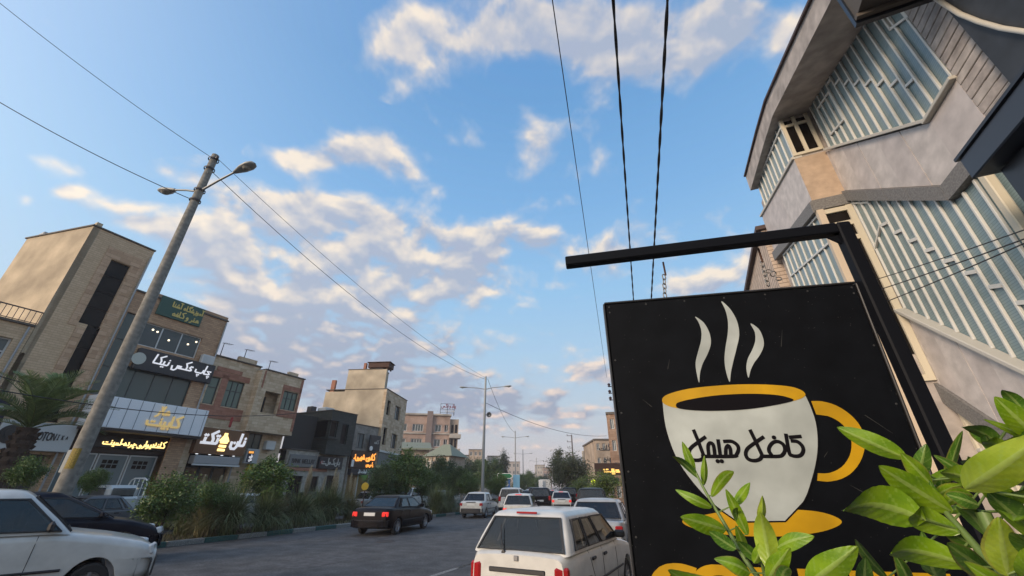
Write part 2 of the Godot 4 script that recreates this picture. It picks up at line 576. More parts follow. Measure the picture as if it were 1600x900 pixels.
func paint(key: String, r: float, g: float, b: float) -> StandardMaterial3D:
	if M.has(key):
		return M[key]
	var m = mat(key, r, g, b, 0.28, 0.0, noise_tex("dust", 0.01, 0.86, 1.0, 4, 5), 0.7)
	if r < 0.05:
		m.metallic_specular = 0.30
	m.clearcoat_enabled = r > 0.05
	m.clearcoat = 0.6 if r > 0.2 else 0.25
	m.clearcoat_roughness = 0.08
	return m

func car_glass() -> StandardMaterial3D:
	if M.has("car_glass"):
		return M["car_glass"]
	var m = mat("car_glass", 0.008, 0.012, 0.013, 0.03)
	m.metallic_specular = 0.5
	m.transparency = BaseMaterial3D.TRANSPARENCY_ALPHA
	m.albedo_color.a = 0.55
	return m

func wheel_meshes(r: float) -> Array:
	var key = "wheel%d" % int(r * 1000)
	if tex.has(key):
		return tex[key]
	var sideways = Basis(Vector3(0, 0, 1), -PI / 2)
	var t = MB.new()
	t.lathe([Vector2(r * 0.62, 0.075), Vector2(r * 0.66, 0.088), Vector2(r * 0.90, 0.09), Vector2(r * 0.98, 0.07), Vector2(r, 0.03), Vector2(r, -0.03), Vector2(r * 0.98, -0.07), Vector2(r * 0.90, -0.09), Vector2(r * 0.5, -0.085)], Vector3.ZERO, sideways, 24)
	var m = MB.new()
	m.lathe([Vector2(r * 0.66, 0.072), Vector2(r * 0.63, 0.082), Vector2(r * 0.58, 0.060), Vector2(r * 0.54, 0.030), Vector2(r * 0.02, 0.030)].duplicate(), Vector3.ZERO, sideways, 24)
	var back = []
	for s in 5:
		var a = TAU * s / 5.0
		var d = Vector3(0, cos(a), sin(a))
		m.span(Vector3(0.052, 0, 0) + d * r * 0.10, Vector3(0.062, 0, 0) + d * r * 0.60, r * 0.20, 0.03, 0.008, Vector3.RIGHT)
	m.lathe([Vector2(r * 0.16, 0.055), Vector2(r * 0.15, 0.078), Vector2(r * 0.02, 0.082)], Vector3.ZERO, sideways, 12)
	tex[key] = [t.mesh(), m.mesh()]
	return tex[key]

func body_half(S: Dictionary, t: float) -> float:
	var e: float = S.L * 0.5
	var d = e - absf(t)
	var k = clampf(1.0 - d / 0.42, 0.0, 1.0)
	return S.W * 0.5 * (1.0 - 0.13 * k * k)

func body_side(S: Dictionary, t: float, y: float) -> float:
	# how far out the flank stands at height y
	var yt = soft_line(S.belt, t)
	var hw = body_half(S, t)
	var pts = [[S.bottom, hw * 0.955], [S.bottom + 0.08, hw * 0.985], [0.56, hw], [yt - 0.10, hw * 0.985], [yt - 0.03, hw * 0.955], [yt, hw * 0.90]]
	return lerp_line(pts, y)

func cabin_at(S: Dictionary, t_at: float, k: float, side: float) -> Vector3:
	# a point of the greenhouse side: t measured at belt height, k = 0 belt, 1 roof
	var g = S.glass
	var f0: float = g[0]; var f1: float = g[1]; var r1: float = g[2]; var r0: float = g[3]
	var u: float = (t_at - r0) / (f0 - r0)
	var t: float = lerp(lerp(r0, r1, k), lerp(f0, f1, k), u)
	var yb: float = soft_line(S.belt, clampf(t, r0, f0)) - 0.012
	var bulge = sin(k * PI) * 0.018
	return Vector3(side * (lerp(S.wb, S.wr, k) + bulge), lerp(yb, S.roof - 0.045, k), -t)

func make_car(shape: String, called: String, label: String, pm: Material, lit := 0, near := false, cabin_mat: Material = null) -> Node3D:
	var S: Dictionary = SHAPES[shape]
	var o = thing(called, label, "car")
	var L: float = S.L
	var black = mat("trim_black", 0.018, 0.018, 0.02, 0.55)
	var glass: Material = cabin_mat if cabin_mat else car_glass()
	var chrome = mat("chrome", 0.6, 0.6, 0.62, 0.2, 1.0)
	# body
	var ts = []
	var t = -L * 0.5
	while t < L * 0.5 - 0.001:
		ts.append(t)
		t += 0.055
	ts.append(L * 0.5)
	var rings = []
	for q in ts:
		var yb: float = S.bottom
		var e: float = L * 0.5 - absf(q)
		yb += 0.10 * pow(clampf(1.0 - e / 0.5, 0, 1), 2.0)
		for ax in S.axle:
			var R: float = S.r + 0.055
			if absf(q - ax) < R:
				yb = max(yb, S.r + sqrt(R * R - (q - ax) * (q - ax)))
		var yt = soft_line(S.belt, q)
		var hw = body_half(S, q)
		var hs = [0.0, hw * 0.70, hw * 0.955]
		var ys = [yb, yb, yb]
		var half = [Vector2(0, yb), Vector2(hw * 0.72, yb), Vector2(maxf(0.1, body_side(S, q, maxf(yb, S.bottom))), yb + 0.004)]
		for y in [0.40, 0.56, yt - 0.22, yt - 0.10, yt - 0.04]:
			var yy: float = maxf(y, yb + 0.012)
			half.append(Vector2(body_side(S, q, yy), yy))
		half.append(Vector2(hw * 0.915, yt - 0.008))
		half.append(Vector2(hw * 0.85, yt + 0.008))
		half.append(Vector2(hw * 0.5, yt + 0.022))
		half.append(Vector2(0, yt + 0.028))
		var ring = []
		for p in half:
			ring.append(Vector3(p.x, p.y, -q))
		for j in range(half.size() - 2, 0, -1):
			ring.append(Vector3(-half[j].x, half[j].y, -q))
		ring.reverse()
		rings.append(ring)
	var b = MB.new()
	smooth_loft(b, rings, true)
	for e in [0, rings.size() - 1]:
		var ctr = Vector3(0, 0.6, rings[e][0].z)
		for j in rings[e].size():
			var p: Vector3 = rings[e][j]; var q: Vector3 = rings[e][(j + 1) % rings[e].size()]
			if e == 0:
				b.tri(ctr, q, p)
			else:
				b.tri(ctr, p, q)
	# greenhouse shell in body colour
	var g = S.glass
	var loops = []
	for lv in [[0.0, 1.0, 0.0], [0.07, 1.0, 0.0], [0.35, 1.0, 0.0], [0.7, 1.0, 0.0], [0.87, 1.0, 0.0], [0.94, 1.0, 0.0], [1.0, 0.94, 0.022], [1.0, 0.80, 0.044], [1.0, 0.4, 0.062], [1.0, 0.02, 0.066]]:
		var k: float = lv[0]
		var loop = []
		for c in [[1, 1], [-1, 1], [-1, -1], [1, -1]]:
			for a in 5:
				# rounded corners between the side and the screens
				var uf: float = [0.0, 0.018, 0.045, 0.085, 0.13][a if c[0] * c[1] > 0 else 4 - a]
				var wf: float = [0.87, 0.93, 0.965, 0.988, 1.0][a if c[0] * c[1] > 0 else 4 - a]
				if c[0] * c[1] > 0:
					uf = [0.07, 0.030, 0.012, 0.004, 0.0][a]
					wf = [1.0, 0.985, 0.955, 0.91, 0.84][a]
				else:
					uf = [0.0, 0.004, 0.012, 0.030, 0.07][a]
					wf = [0.84, 0.91, 0.955, 0.985, 1.0][a]
				var tt: float = g[0] - uf * (g[0] - g[3]) if c[1] > 0 else g[3] + uf * (g[0] - g[3])
				var p = cabin_at(S, tt, k, c[0])
				p.x *= wf
				var mid = -0.5 * (g[1] + g[2])
				p.x *= lv[1]
				p.z = mid + (p.z - mid) * (lv[1] if k >= 1.0 else 1.0)
				p.y += lv[2]
				loop.append(p)
		loops.append(loop)
	smooth_loft(b, loops, true, 1, 4)
	part("body", b, pm, o)
	# glazing: dark rubber frame, then the pane a little prouder
	var out = func(pts: Array, d: float) -> Array:
		var nn: Vector3 = ((pts[1] - pts[0]).cross(pts[2] - pts[0])).normalized()
		var r = []
		for p in pts:
			r.append(p + nn * d)
		return r
	var shrink = func(pts: Array, d: float) -> Array:
		var c = Vector3.ZERO
		for p in pts:
			c += p
		c /= pts.size()
		var r = []
		for p in pts:
			r.append(p + (c - p).normalized() * d * 1.4)
		return r
	var add_pane = func(called_: String, pts: Array) -> void:
		var sb = MB.new()
		var po = out.call(pts, 0.020)
		var pi_ = out.call(shrink.call(pts, 0.022), 0.020)
		var nn: Vector3 = ((pts[1] - pts[0]).cross(pts[2] - pts[0])).normalized()
		for i in pts.size():
			var j = (i + 1) % pts.size()
			sb.quad(po[i], po[j], pi_[j], pi_[i])
			sb.quad(po[j] - nn * 0.05, po[i] - nn * 0.05, pi_[i] - nn * 0.05, pi_[j] - nn * 0.05)
			sb.quad(po[i] - nn * 0.05, po[j] - nn * 0.05, po[j], po[i])
			sb.quad(pi_[j] - nn * 0.05, pi_[i] - nn * 0.05, pi_[i], pi_[j])
		part(called_ + "_seal", sb, black, o)
		var gb = MB.new()
		gb.panel(out.call(shrink.call(pts, 0.008), 0.010), 0.006)
		part(called_, gb, glass, o)
	for sgn in [1, -1]:
		var wf = 0.90
		var a = cabin_at(S, g[0] if sgn > 0 else g[3], 0.06, 1.0)
		var c = cabin_at(S, g[0] if sgn > 0 else g[3], 0.90, 1.0)
		var pts = [Vector3(-a.x * wf, a.y, a.z), Vector3(a.x * wf, a.y, a.z), Vector3(c.x * 0.89, c.y, c.z), Vector3(-c.x * 0.89, c.y, c.z)]
		if sgn > 0:
			pts.reverse()
		add_pane.call("windscreen" if sgn > 0 else "rear_window", pts)
	for side in [1.0, -1.0]:
		var d = S.doors
		var spans = [[g[0] - 0.10, d[1] + 0.035, "front_window"], [d[1] - 0.035, d[2] + 0.03, "rear_door_window"]]
		if d[2] - g[3] > 0.5:
			spans.append([d[2] - 0.04, g[3] + 0.20, "quarter_window"])
		for sp in spans:
			var k0 = 0.07
			var k1 = 0.86
			var pts = [cabin_at(S, sp[1], k0, side), cabin_at(S, sp[0], k0, side), cabin_at(S, sp[0], k1, side), cabin_at(S, sp[1], k1, side)]
			# the greenhouse flank bulges a little: pull the pane out to it
			for i in 4:
				pts[i].x += side * 0.012
			if side < 0:
				pts.reverse()
			add_pane.call(sp[2], pts)
	# pillars between the side windows, and the cabin seen through the panes
	for side in [1.0, -1.0]:
		var d = S.doors
		for sp in [[d[1] + 0.055, d[1] - 0.055], [d[2] + 0.05, d[2] - 0.06]]:
			var pil = MB.new()
			for kk in [[0.0, 0.35], [0.35, 0.62], [0.62, 0.92]]:
				var pts = [cabin_at(S, sp[1], kk[0], side), cabin_at(S, sp[0], kk[0], side), cabin_at(S, sp[0], kk[1], side), cabin_at(S, sp[1], kk[1], side)]
				if side < 0:
					pts.reverse()
				pil.panel(out.call(pts, 0.003), 0.05)
			part("pillar", pil, pm, o)
	var seat_m = mat("seat_cloth", 0.045, 0.045, 0.05, 0.9)
	var yb0: float = soft_line(S.belt, 0.0)
	bx("cabin_floor", o, mat("cabin_dark", 0.02, 0.02, 0.022, 0.9), Vector3(0, yb0 + 0.035, -(g[0] + g[3]) * 0.5 - 0.05), Vector3(S.wb * 1.86, 0.02, (g[0] - g[3]) - 0.42))
	bx("dashboard", o, mat("cabin_dark", 0.02, 0.02, 0.022, 0.9), Vector3(0, yb0 + 0.05, -g[0] + 0.42), Vector3(S.wb * 1.6, 0.10, 0.34), 0.03)
	for x in [-0.34, 0.34]:
		var sm = MB.new()
		sm.box(Vector3(0, 0.10, 0), Vector3(0.44, 0.40, 0.12), Basis(Vector3.RIGHT, 0.18), 0.05)
		sm.box(Vector3(0, 0.34, 0.05), Vector3(0.24, 0.15, 0.09), Basis(Vector3.RIGHT, 0.1), 0.04)
		put("seat", sm.mesh(), seat_m, o, Transform3D(Basis.IDENTITY, Vector3(x, yb0 - 0.03, -(g[1] * 0.45 + 0.10))))
	var bm2 = MB.new()
	bm2.box(Vector3(0, 0.06, 0), Vector3(1.15, 0.24, 0.13), Basis(Vector3.RIGHT, 0.2), 0.05)
	for x in [-0.38, 0.38]:
		bm2.box(Vector3(x, 0.22, 0.03), Vector3(0.24, 0.14, 0.09), Basis.IDENTITY, 0.035)
	put("rear_seat", bm2.mesh(), seat_m, o, Transform3D(Basis.IDENTITY, Vector3(0, yb0 - 0.02, -(g[2] + 0.22))))
	var sw = MB.new()
	var rim = []
	for i in 17:
		rim.append(Vector3(cos(TAU * i / 16.0) * 0.18, sin(TAU * i / 16.0) * 0.18, 0))
	sw.tube(rim, 0.016, 0.016, 6, false)
	sw.box(Vector3.ZERO, Vector3(0.32, 0.06, 0.03), Basis.IDENTITY, 0.01)
	put("steering_wheel", sw.mesh(), black, o, Transform3D(Basis(Vector3.RIGHT, -0.4), Vector3(-0.34, yb0 + 0.08, -g[0] + 0.66)))
	# wheels
	var wm = wheel_meshes(S.r)
	for ax in S.axle:
		for side in [1.0, -1.0]:
			var w = Node3D.new()
			w.name = "wheel"
			var key = str(o.get_instance_id()) + "wheel"
			var k: int = kids.get(key, 0)
			kids[key] = k + 1
			if k > 0:
				w.name = "wheel_%03d" % k
			o.add_child(w)
			w.position = Vector3(side * (S.W * 0.5 - 0.105), S.r, -ax)
			w.rotation.y = 0.0 if side > 0 else PI
			put("tyre", wm[0], mat("rubber", 0.02, 0.02, 0.021, 0.85), w)
			put("rim", wm[1], mat("rim_metal", 0.33, 0.33, 0.34, 0.35, 0.7), w)
	# bumpers
	for sgn in [1.0, -1.0]:
		var pts = []
		for a in 9:
			var x: float = lerp(-1.0, 1.0, a / 8.0)
			pts.append(Vector3(x * S.W * 0.485, 0.46 if shape != "tall" else 0.55, -sgn * (L * 0.5 + 0.035 - 0.16 * pow(absf(x), 4.0))))
		var bm = MB.new()
		var rg = []
		for i in 9:
			var p: Vector3 = pts[i]
			var ring = []
			for q in [[0.06, -0.15], [0.06, 0.06], [0.045, 0.09], [-0.10, 0.09], [-0.10, -0.16], [0.03, -0.16]]:
				ring.append(p + Vector3(0, q[1], -sgn * q[0]))
			if sgn > 0:
				ring.reverse()
			rg.append(ring)
		for i in 8:
			for j in 6:
				var q = (j + 1) % 6
				bm.quad(rg[i][q], rg[i][j], rg[i + 1][j], rg[i + 1][q])
		part("front_bumper" if sgn > 0 else "rear_bumper", bm, black if (shape == "boxy" or shape == "hatch" or lit == 3) else pm, o)
	# lamps
	var red = mat("tail_red", 0.30, 0.012, 0.014, 0.15)
	var red_on = glow("tail_red_on", 0.90, 0.03, 0.02, 0.55)
	for side in [1.0, -1.0]:
		var yl = 0.76 if shape != "tall" else 0.95
		var hh = 0.17 if shape != "tall" else 0.34
		if shape == "hatch" or shape == "compact":
			hh = 0.27
			yl = 0.66
		var w = 0.20 if shape != "saloon" else 0.26
		var tl = MB.new()
		tl.box(Vector3.ZERO, Vector3(w, hh, 0.10), Basis.IDENTITY, 0.025)
		put("tail_light", tl.mesh(), red_on if lit == 1 else red, o, Transform3D(Basis(Vector3.UP, side * 0.28), Vector3(side * (S.W * 0.5 - w * 0.5 - 0.045), yl, L * 0.5 - 0.045)))
		var hl = MB.new()
		hl.box(Vector3.ZERO, Vector3(0.32, 0.15, 0.12), Basis(Vector3.RIGHT, 0.35), 0.03)
		put("headlight", hl.mesh(), mat("lamp_glass", 0.55, 0.57, 0.58, 0.08), o, Transform3D(Basis(Vector3.UP, -side * 0.30), Vector3(side * (S.W * 0.5 - 0.23), 0.64 if shape != "tall" else 0.80, -L * 0.5 + 0.075)))
		# mirror
		var mb = MB.new()
		mb.box(Vector3(side * 0.09, 0.06, 0), Vector3(0.19, 0.12, 0.08), Basis.IDENTITY, 0.03)
		mb.span(Vector3(-side * 0.05, 0.0, 0), Vector3(side * 0.06, 0.03, 0), 0.05, 0.03, 0.008)
		var mp = cabin_at(S, g[0] - 0.28, 0.02, side)
		put("door_mirror", mb.mesh(), black if shape != "saloon" and shape != "compact" else pm, o, Transform3D(Basis.IDENTITY, mp + Vector3(0, 0.02, 0)))
	# number plate
	var pb = MB.new()
	pb.box(Vector3.ZERO, Vector3(0.50, 0.12, 0.015), Basis.IDENTITY, 0.004)
	var py = 0.76 if shape != "hatch" else 0.50
	put("number_plate", pb.mesh(), mat("plate_white", 0.62, 0.62, 0.60, 0.5), o, Transform3D(Basis.IDENTITY, Vector3(0, py, L * 0.5 + (0.010 if shape != "hatch" else 0.105))))
	if shape == "boxy":
		bx("trunk_strip", o, black, Vector3(0, 0.88, L * 0.5 - 0.01), Vector3(0.62, 0.05, 0.03), 0.008)
	# door joints, handles, sill strip
	var seam = mat("joint_dark", 0.012, 0.012, 0.013, 0.7)
	for side in [1.0, -1.0]:
		for q in S.doors:
			var sm = MB.new()
			var qq: float = q if q != S.doors[2] else S.axle[0] + S.r + 0.10
			var pts = []
			for i in 7:
				var tt: float = lerp(qq, q, float(i) / 6.0)
				var yy: float = lerp(0.30, soft_line(S.belt, tt) - 0.03, float(i) / 6.0)
				pts.append(Vector3(side * (body_side(S, tt, yy) + 0.001), yy, -tt))
			sm.tube(pts, 0.0045, 0.0045, 5)
			part("door_joint", sm, seam, o)
		for q in [S.doors[1] + 0.12, S.doors[2] + 0.20]:
			var yy: float = soft_line(S.belt, q) - 0.14
			bx("door_handle", o, black, Vector3(side * (body_side(S, q, yy) + 0.012), yy, -q), Vector3(0.03, 0.045, 0.17), 0.012)
		var rub = MB.new()
		var pp = []
		for i in 13:
			var tt: float = lerp(S.axle[0] + S.r + 0.09, S.axle[1] - S.r - 0.09, i / 12.0)
			pp.append(Vector3(side * (body_side(S, tt, 0.50) + 0.004), 0.50, -tt))
		rub.tube(pp, 0.017, 0.017, 6)
		part("rubbing_strip", rub, black if shape != "compact" else pm, o)
	if (lit == 1 and shape != "saloon") or near:
		var z = -S.glass[2] - 0.0
		bx("brake_lamp", o, red_on if lit == 1 else red, Vector3(0, S.roof - 0.030, z + 0.035), Vector3(0.34, 0.028, 0.03), 0.006)
	return o

# ---------- plants ----------
func leaf_mat(key: String, rough := 0.5) -> StandardMaterial3D:
	if M.has(key):
		return M[key]
	var m = StandardMaterial3D.new()
	m.resource_name = key
	m.vertex_color_use_as_albedo = true
	m.roughness = rough
	m.backlight_enabled = true
	m.backlight = Color(0.15, 0.20, 0.02)
	M[key] = m
	return m

func crown_mesh(seed_: int, size: Vector3, count: int, leaf: float, c0: Color, c1: Color, clumps := 26, spread := 0.30, point := 0.0) -> ArrayMesh:
	# leaves gathered in clumps through the volume, sparser at the rim
	var rg = RandomNumberGenerator.new()
	rg.seed = seed_
	var cl = []
	for i in clumps:
		var d = Vector3(rg.randfn(), rg.randfn(), rg.randfn()).normalized()
		var r = pow(rg.randf(), 0.45) * 0.86
		var p = d * r
		if point > 0.0:
			var kk = 1.0 - point * (p.y * 0.5 + 0.5)
			p.x *= kk; p.z *= kk
		cl.append([p * size, rg.randf_range(0.6, 1.3), rg.randf()])
	var b = MB.new()
	for i in count:
		var c = cl[rg.randi() % clumps]
		var off = Vector3(rg.randfn(), rg.randfn() * 0.85, rg.randfn()) * spread * c[1]
		var p: Vector3 = c[0] + off * size
		var d = Vector3(rg.randfn(), rg.randfn() * 0.6 + 0.1, rg.randfn()).normalized()
		var s = d.cross(Vector3(rg.randfn(), rg.randfn(), rg.randfn())).normalized()
		var l = leaf * rg.randf_range(0.6, 1.35)
		var up = d.cross(s)
		var tone: float = clampf(c[2] * 0.65 + rg.randf() * 0.4, 0, 1)
		b.col = c0.lerp(c1, tone)
		var a0 = p
		var tip = p + d * l - up * l * 0.12
		var m1 = p + d * l * 0.45 + s * l * 0.26 + up * l * 0.05
		var m2 = p + d * l * 0.45 - s * l * 0.26 + up * l * 0.05
		b.tri(a0, m1, tip)
		b.tri(a0, tip, m2)
	return b.mesh()

func stems_mesh(seed_: int, h: float, r: float, spread: Vector3, n: int, trunks := 1) -> ArrayMesh:
	var rg = RandomNumberGenerator.new()
	rg.seed = seed_
	var b = MB.new()
	for k in trunks:
		var foot = Vector3(rg.randf_range(-0.2, 0.2), 0, rg.randf_range(-0.2, 0.2)) * (0.0 if trunks == 1 else 1.0)
		var top = foot + Vector3(rg.randf_range(-0.15, 0.15) * h, h, rg.randf_range(-0.15, 0.15) * h)
		var pts = []
		for i in 6:
			var q = i / 5.0
			pts.append(foot.lerp(top, q) + Vector3(rg.randf_range(-0.03, 0.03), 0, rg.randf_range(-0.03, 0.03)) * h * q)
		b.tube(pts, r, r * 0.45, 8)
		for i in n:
			var q = rg.randf_range(0.35, 0.95)
			var p: Vector3 = foot.lerp(top, q)
			var e = p + Vector3(rg.randf_range(-1, 1) * spread.x, rg.randf_range(0.2, 1.0) * spread.y, rg.randf_range(-1, 1) * spread.z) * 0.75
			b.tube([p, p.lerp(e, 0.5) + Vector3(0, 0.08 * h, 0), e], r * 0.4, r * 0.1, 5)
	return b.mesh()

func plant(called: String, label: String, category: String, pos: Vector3, stem: ArrayMesh, crown: ArrayMesh, cy: float, turn: float, group: String, sc := 1.0) -> Node3D:
	var o = thing(called, label, category, pos, turn, group)
	put("trunk", stem, mat("bark", 0.10, 0.075, 0.055, 0.9, 0.0, noise_tex("bark", 0.03, 0.5, 1.0, 4, 9), 2.0), o, Transform3D(Basis.IDENTITY.scaled(Vector3.ONE * sc), Vector3.ZERO))
	put("crown", crown, leaf_mat("leaves"), o, Transform3D(Basis.IDENTITY.scaled(Vector3.ONE * sc), Vector3(0, cy * sc, 0)))
	return o

func blades_mesh(seed_: int, n: int, len_: float, w: float, c0: Color, c1: Color, droop := 1.0) -> ArrayMesh:
	var rg = RandomNumberGenerator.new()
	rg.seed = seed_
	var b = MB.new()
	for i in n:
		var a = rg.randf() * TAU
		var lean = pow(rg.randf(), 0.7) * 1.05
		var l = len_ * rg.randf_range(0.6, 1.1)
		var d = Vector3(cos(a), 0, sin(a))
		var foot = Vector3(rg.randfn(), 0, rg.randfn()) * 0.10
		var side = Vector3(-sin(a), 0, cos(a))
		b.col = c0.lerp(c1, rg.randf())
		var prev = []
		for k in 6:
			var q = k / 5.0
			var th = lean * (0.25 + q * 1.25 * droop)
			var p = foot + d * (l * q * sin(th) * 0.85) + Vector3.UP * (l * q * cos(th * 0.92))
			var ww = w * (1.0 - q * 0.92)
			var cur = [p - side * ww, p + side * ww]
			if k > 0:
				b.tri(prev[0], prev[1], cur[1])
				b.tri(prev[0], cur[1], cur[0])
			prev = cur
	return b.mesh()

func plume_mesh(seed_: int, h: float) -> ArrayMesh:
	var rg = RandomNumberGenerator.new()
	rg.seed = seed_
	var b = MB.new()
	b.col = Color(0.30, 0.26, 0.16)
	var lean = Vector3(rg.randf_range(-0.15, 0.15), 1.0, rg.randf_range(-0.15, 0.15))
	b.tube([Vector3.ZERO, lean * h * 0.5, lean * h], 0.008, 0.004, 5)
	for i in 420:
		var q = rg.randf()
		var p = lean * (h * (0.62 + 0.42 * q))
		var a = rg.randf() * TAU
		var rr = 0.085 * sin(PI * clampf(q * 0.9 + 0.1, 0, 1))
		var d = Vector3(cos(a) * 0.6, 1.0, sin(a) * 0.6).normalized()
		var s = Vector3(-sin(a), 0, cos(a)) * 0.007
		b.col = Color(0.36, 0.30, 0.20).lerp(Color(0.52, 0.46, 0.34), rg.randf())
		var o = p + Vector3(cos(a), 0, sin(a)) * rr * rg.randf()
		b.tri(o - s, o + s, o + d * 0.13)
	return b.mesh()

func frond_mesh(seed_: int, l: float) -> ArrayMesh:
	# a date palm frond lying along +x, arching down
	var rg = RandomNumberGenerator.new()
	rg.seed = seed_
	var b = MB.new()
	var rach = []
	for i in 13:
		var q = i / 12.0
		rach.append(Vector3(l * q * (1.0 - 0.12 * q), l * (0.22 * q - 0.46 * q * q), 0))
	b.col = Color(0.10, 0.13, 0.04)
	b.tube(rach, 0.028, 0.006, 6)
	for i in range(3, 48):
		var q = i / 48.0
		var f = q * 12.0
		var k = int(f)
		var p: Vector3 = rach[k].lerp(rach[mini(k + 1, 12)], f - k)
		for sd in [1.0, -1.0]:
			var ll = l * 0.27 * sin(PI * (0.12 + 0.83 * q)) * rg.randf_range(0.85, 1.1)
			var d = Vector3(0.75, rg.randf_range(0.15, 0.45), sd * 0.75).normalized()
			var w = Vector3(0.6, 0, -sd * 0.5).normalized() * 0.016
			b.col = Color(0.085, 0.13, 0.045).lerp(Color(0.18, 0.24, 0.08), rg.randf())
			var mid = p + d * ll * 0.5
			var tip = p + d * ll - Vector3(0, ll * 0.22, 0)
			b.tri(p - w * 0.6, p + w * 0.6, mid + w)
			b.tri(p - w * 0.6, mid + w, mid - w)
			b.tri(mid - w, mid + w, tip)
	return b.mesh()

func leaf_blade(base: Vector3, tip: Vector3, width: float, roll: float, camber: float, fold: float, c0: Color, c1: Color, seed_: int) -> ArrayMesh:
	# one broad leaf of a near shrub: folded along its midrib, cambered, with a wavy rim and real thickness
	var rg = RandomNumberGenerator.new()
	rg.seed = seed_
	var b = MB.new()
	var d = tip - base
	var l = d.length()
	d = d / l
	var view = ((base + tip) * 0.5 - Vector3(0, EYE, 0)).normalized()
	var s = d.cross(view).normalized()
	s = s.rotated(d, roll)
	var n = s.cross(d).normalized()
	var NL = 30
	var NW = 12
	var ph = rg.randf() * TAU
	var spot = rg.randf()
	var curl = rg.randf_range(-0.9, 0.9)
	var grid = []
	for i in NL + 1:
		var q = float(i) / NL
		var ww = width * 0.5 * pow(sin(PI * clampf(pow(q, 0.80) * 0.985 + 0.012, 0, 1)), 0.72)
		var row = []
		for j in NW + 1:
			var x = (float(j) / NW - 0.5) * 2.0
			var y: float = absf(x) * ww * fold + sin(q * PI) * camber * l - q * q * camber * l * 0.6
			y += sin(q * 11.0 + ph + x) * 0.018 * width * absf(x)
			y -= 0.016 * width * smoothstep(0.30, 0.0, absf(fposmod(q * 8.5 - absf(x) * 1.5 + ph * 0.1, 1.0) - 0.07))
			if j == NW / 2:
				y -= 0.014 * width
			# the tip half twists and rolls over
			y += x * ww * curl * q * q
			row.append(base + d * (l * q) + s * (x * ww) + n * y)
		grid.append(row)
	for side in 2:
		for i in NL:
			for j in NW:
				var q = float(i) / NL
				var x = absf((float(j) + 0.5) / NW - 0.5) * 2.0
				var vein = fposmod(q * 8.5 - x * 1.5 + ph * 0.1, 1.0)
				var k = clampf(0.45 + 0.30 * sin(q * 9.0 + ph + x * 2.0) + rg.randf_range(-0.10, 0.10), 0, 1)
				b.col = c0.lerp(c1, k)
				if vein < 0.14:
					b.col = b.col.lerp(Color(0.24, 0.36, 0.08), 0.30)
				if x < 0.10:
					b.col = b.col.lerp(Color(0.30, 0.40, 0.12), 0.5)
				if x > 0.86 and spot > 0.72:
					b.col = b.col.lerp(Color(0.22, 0.17, 0.05), 0.45)
				var off = n * (0.0003 if side == 0 else -0.0003)
				var p: Vector3 = grid[i][j] + off; var r: Vector3 = grid[i][j + 1] + off
				var t: Vector3 = grid[i + 1][j + 1] + off; var u: Vector3 = grid[i + 1][j] + off
				var np: Vector3 = _gn(grid, i, j, n); var nr: Vector3 = _gn(grid, i, j + 1, n); var nt: Vector3 = _gn(grid, i + 1, j + 1, n); var nu: Vector3 = _gn(grid, i + 1, j, n)
				if side == 0:
					if (r - p).cross(t - p).dot(n) > 0:
						b.tri(p, r, t, np, nr, nt); b.tri(p, t, u, np, nt, nu)
					else:
						b.tri(p, t, r, np, nt, nr); b.tri(p, u, t, np, nu, nt)
				else:
					if (r - p).cross(t - p).dot(n) < 0:
						b.tri(p, r, t, -np, -nr, -nt); b.tri(p, t, u, -np, -nt, -nu)
					else:
						b.tri(p, t, r, -np, -nt, -nr); b.tri(p, u, t, -np, -nu, -nt)
	return b.mesh()

func _gn(g: Array, i: int, j: int, n: Vector3) -> Vector3:
	var du: Vector3 = g[mini(i + 1, g.size() - 1)][j] - g[maxi(i - 1, 0)][j]
	var dv: Vector3 = g[i][mini(j + 1, g[0].size() - 1)] - g[i][maxi(j - 1, 0)]
	var r = du.cross(dv)
	if r.length() < 1e-9:
		return n
	r = r.normalized()
	return r if r.dot(n) > 0 else -r

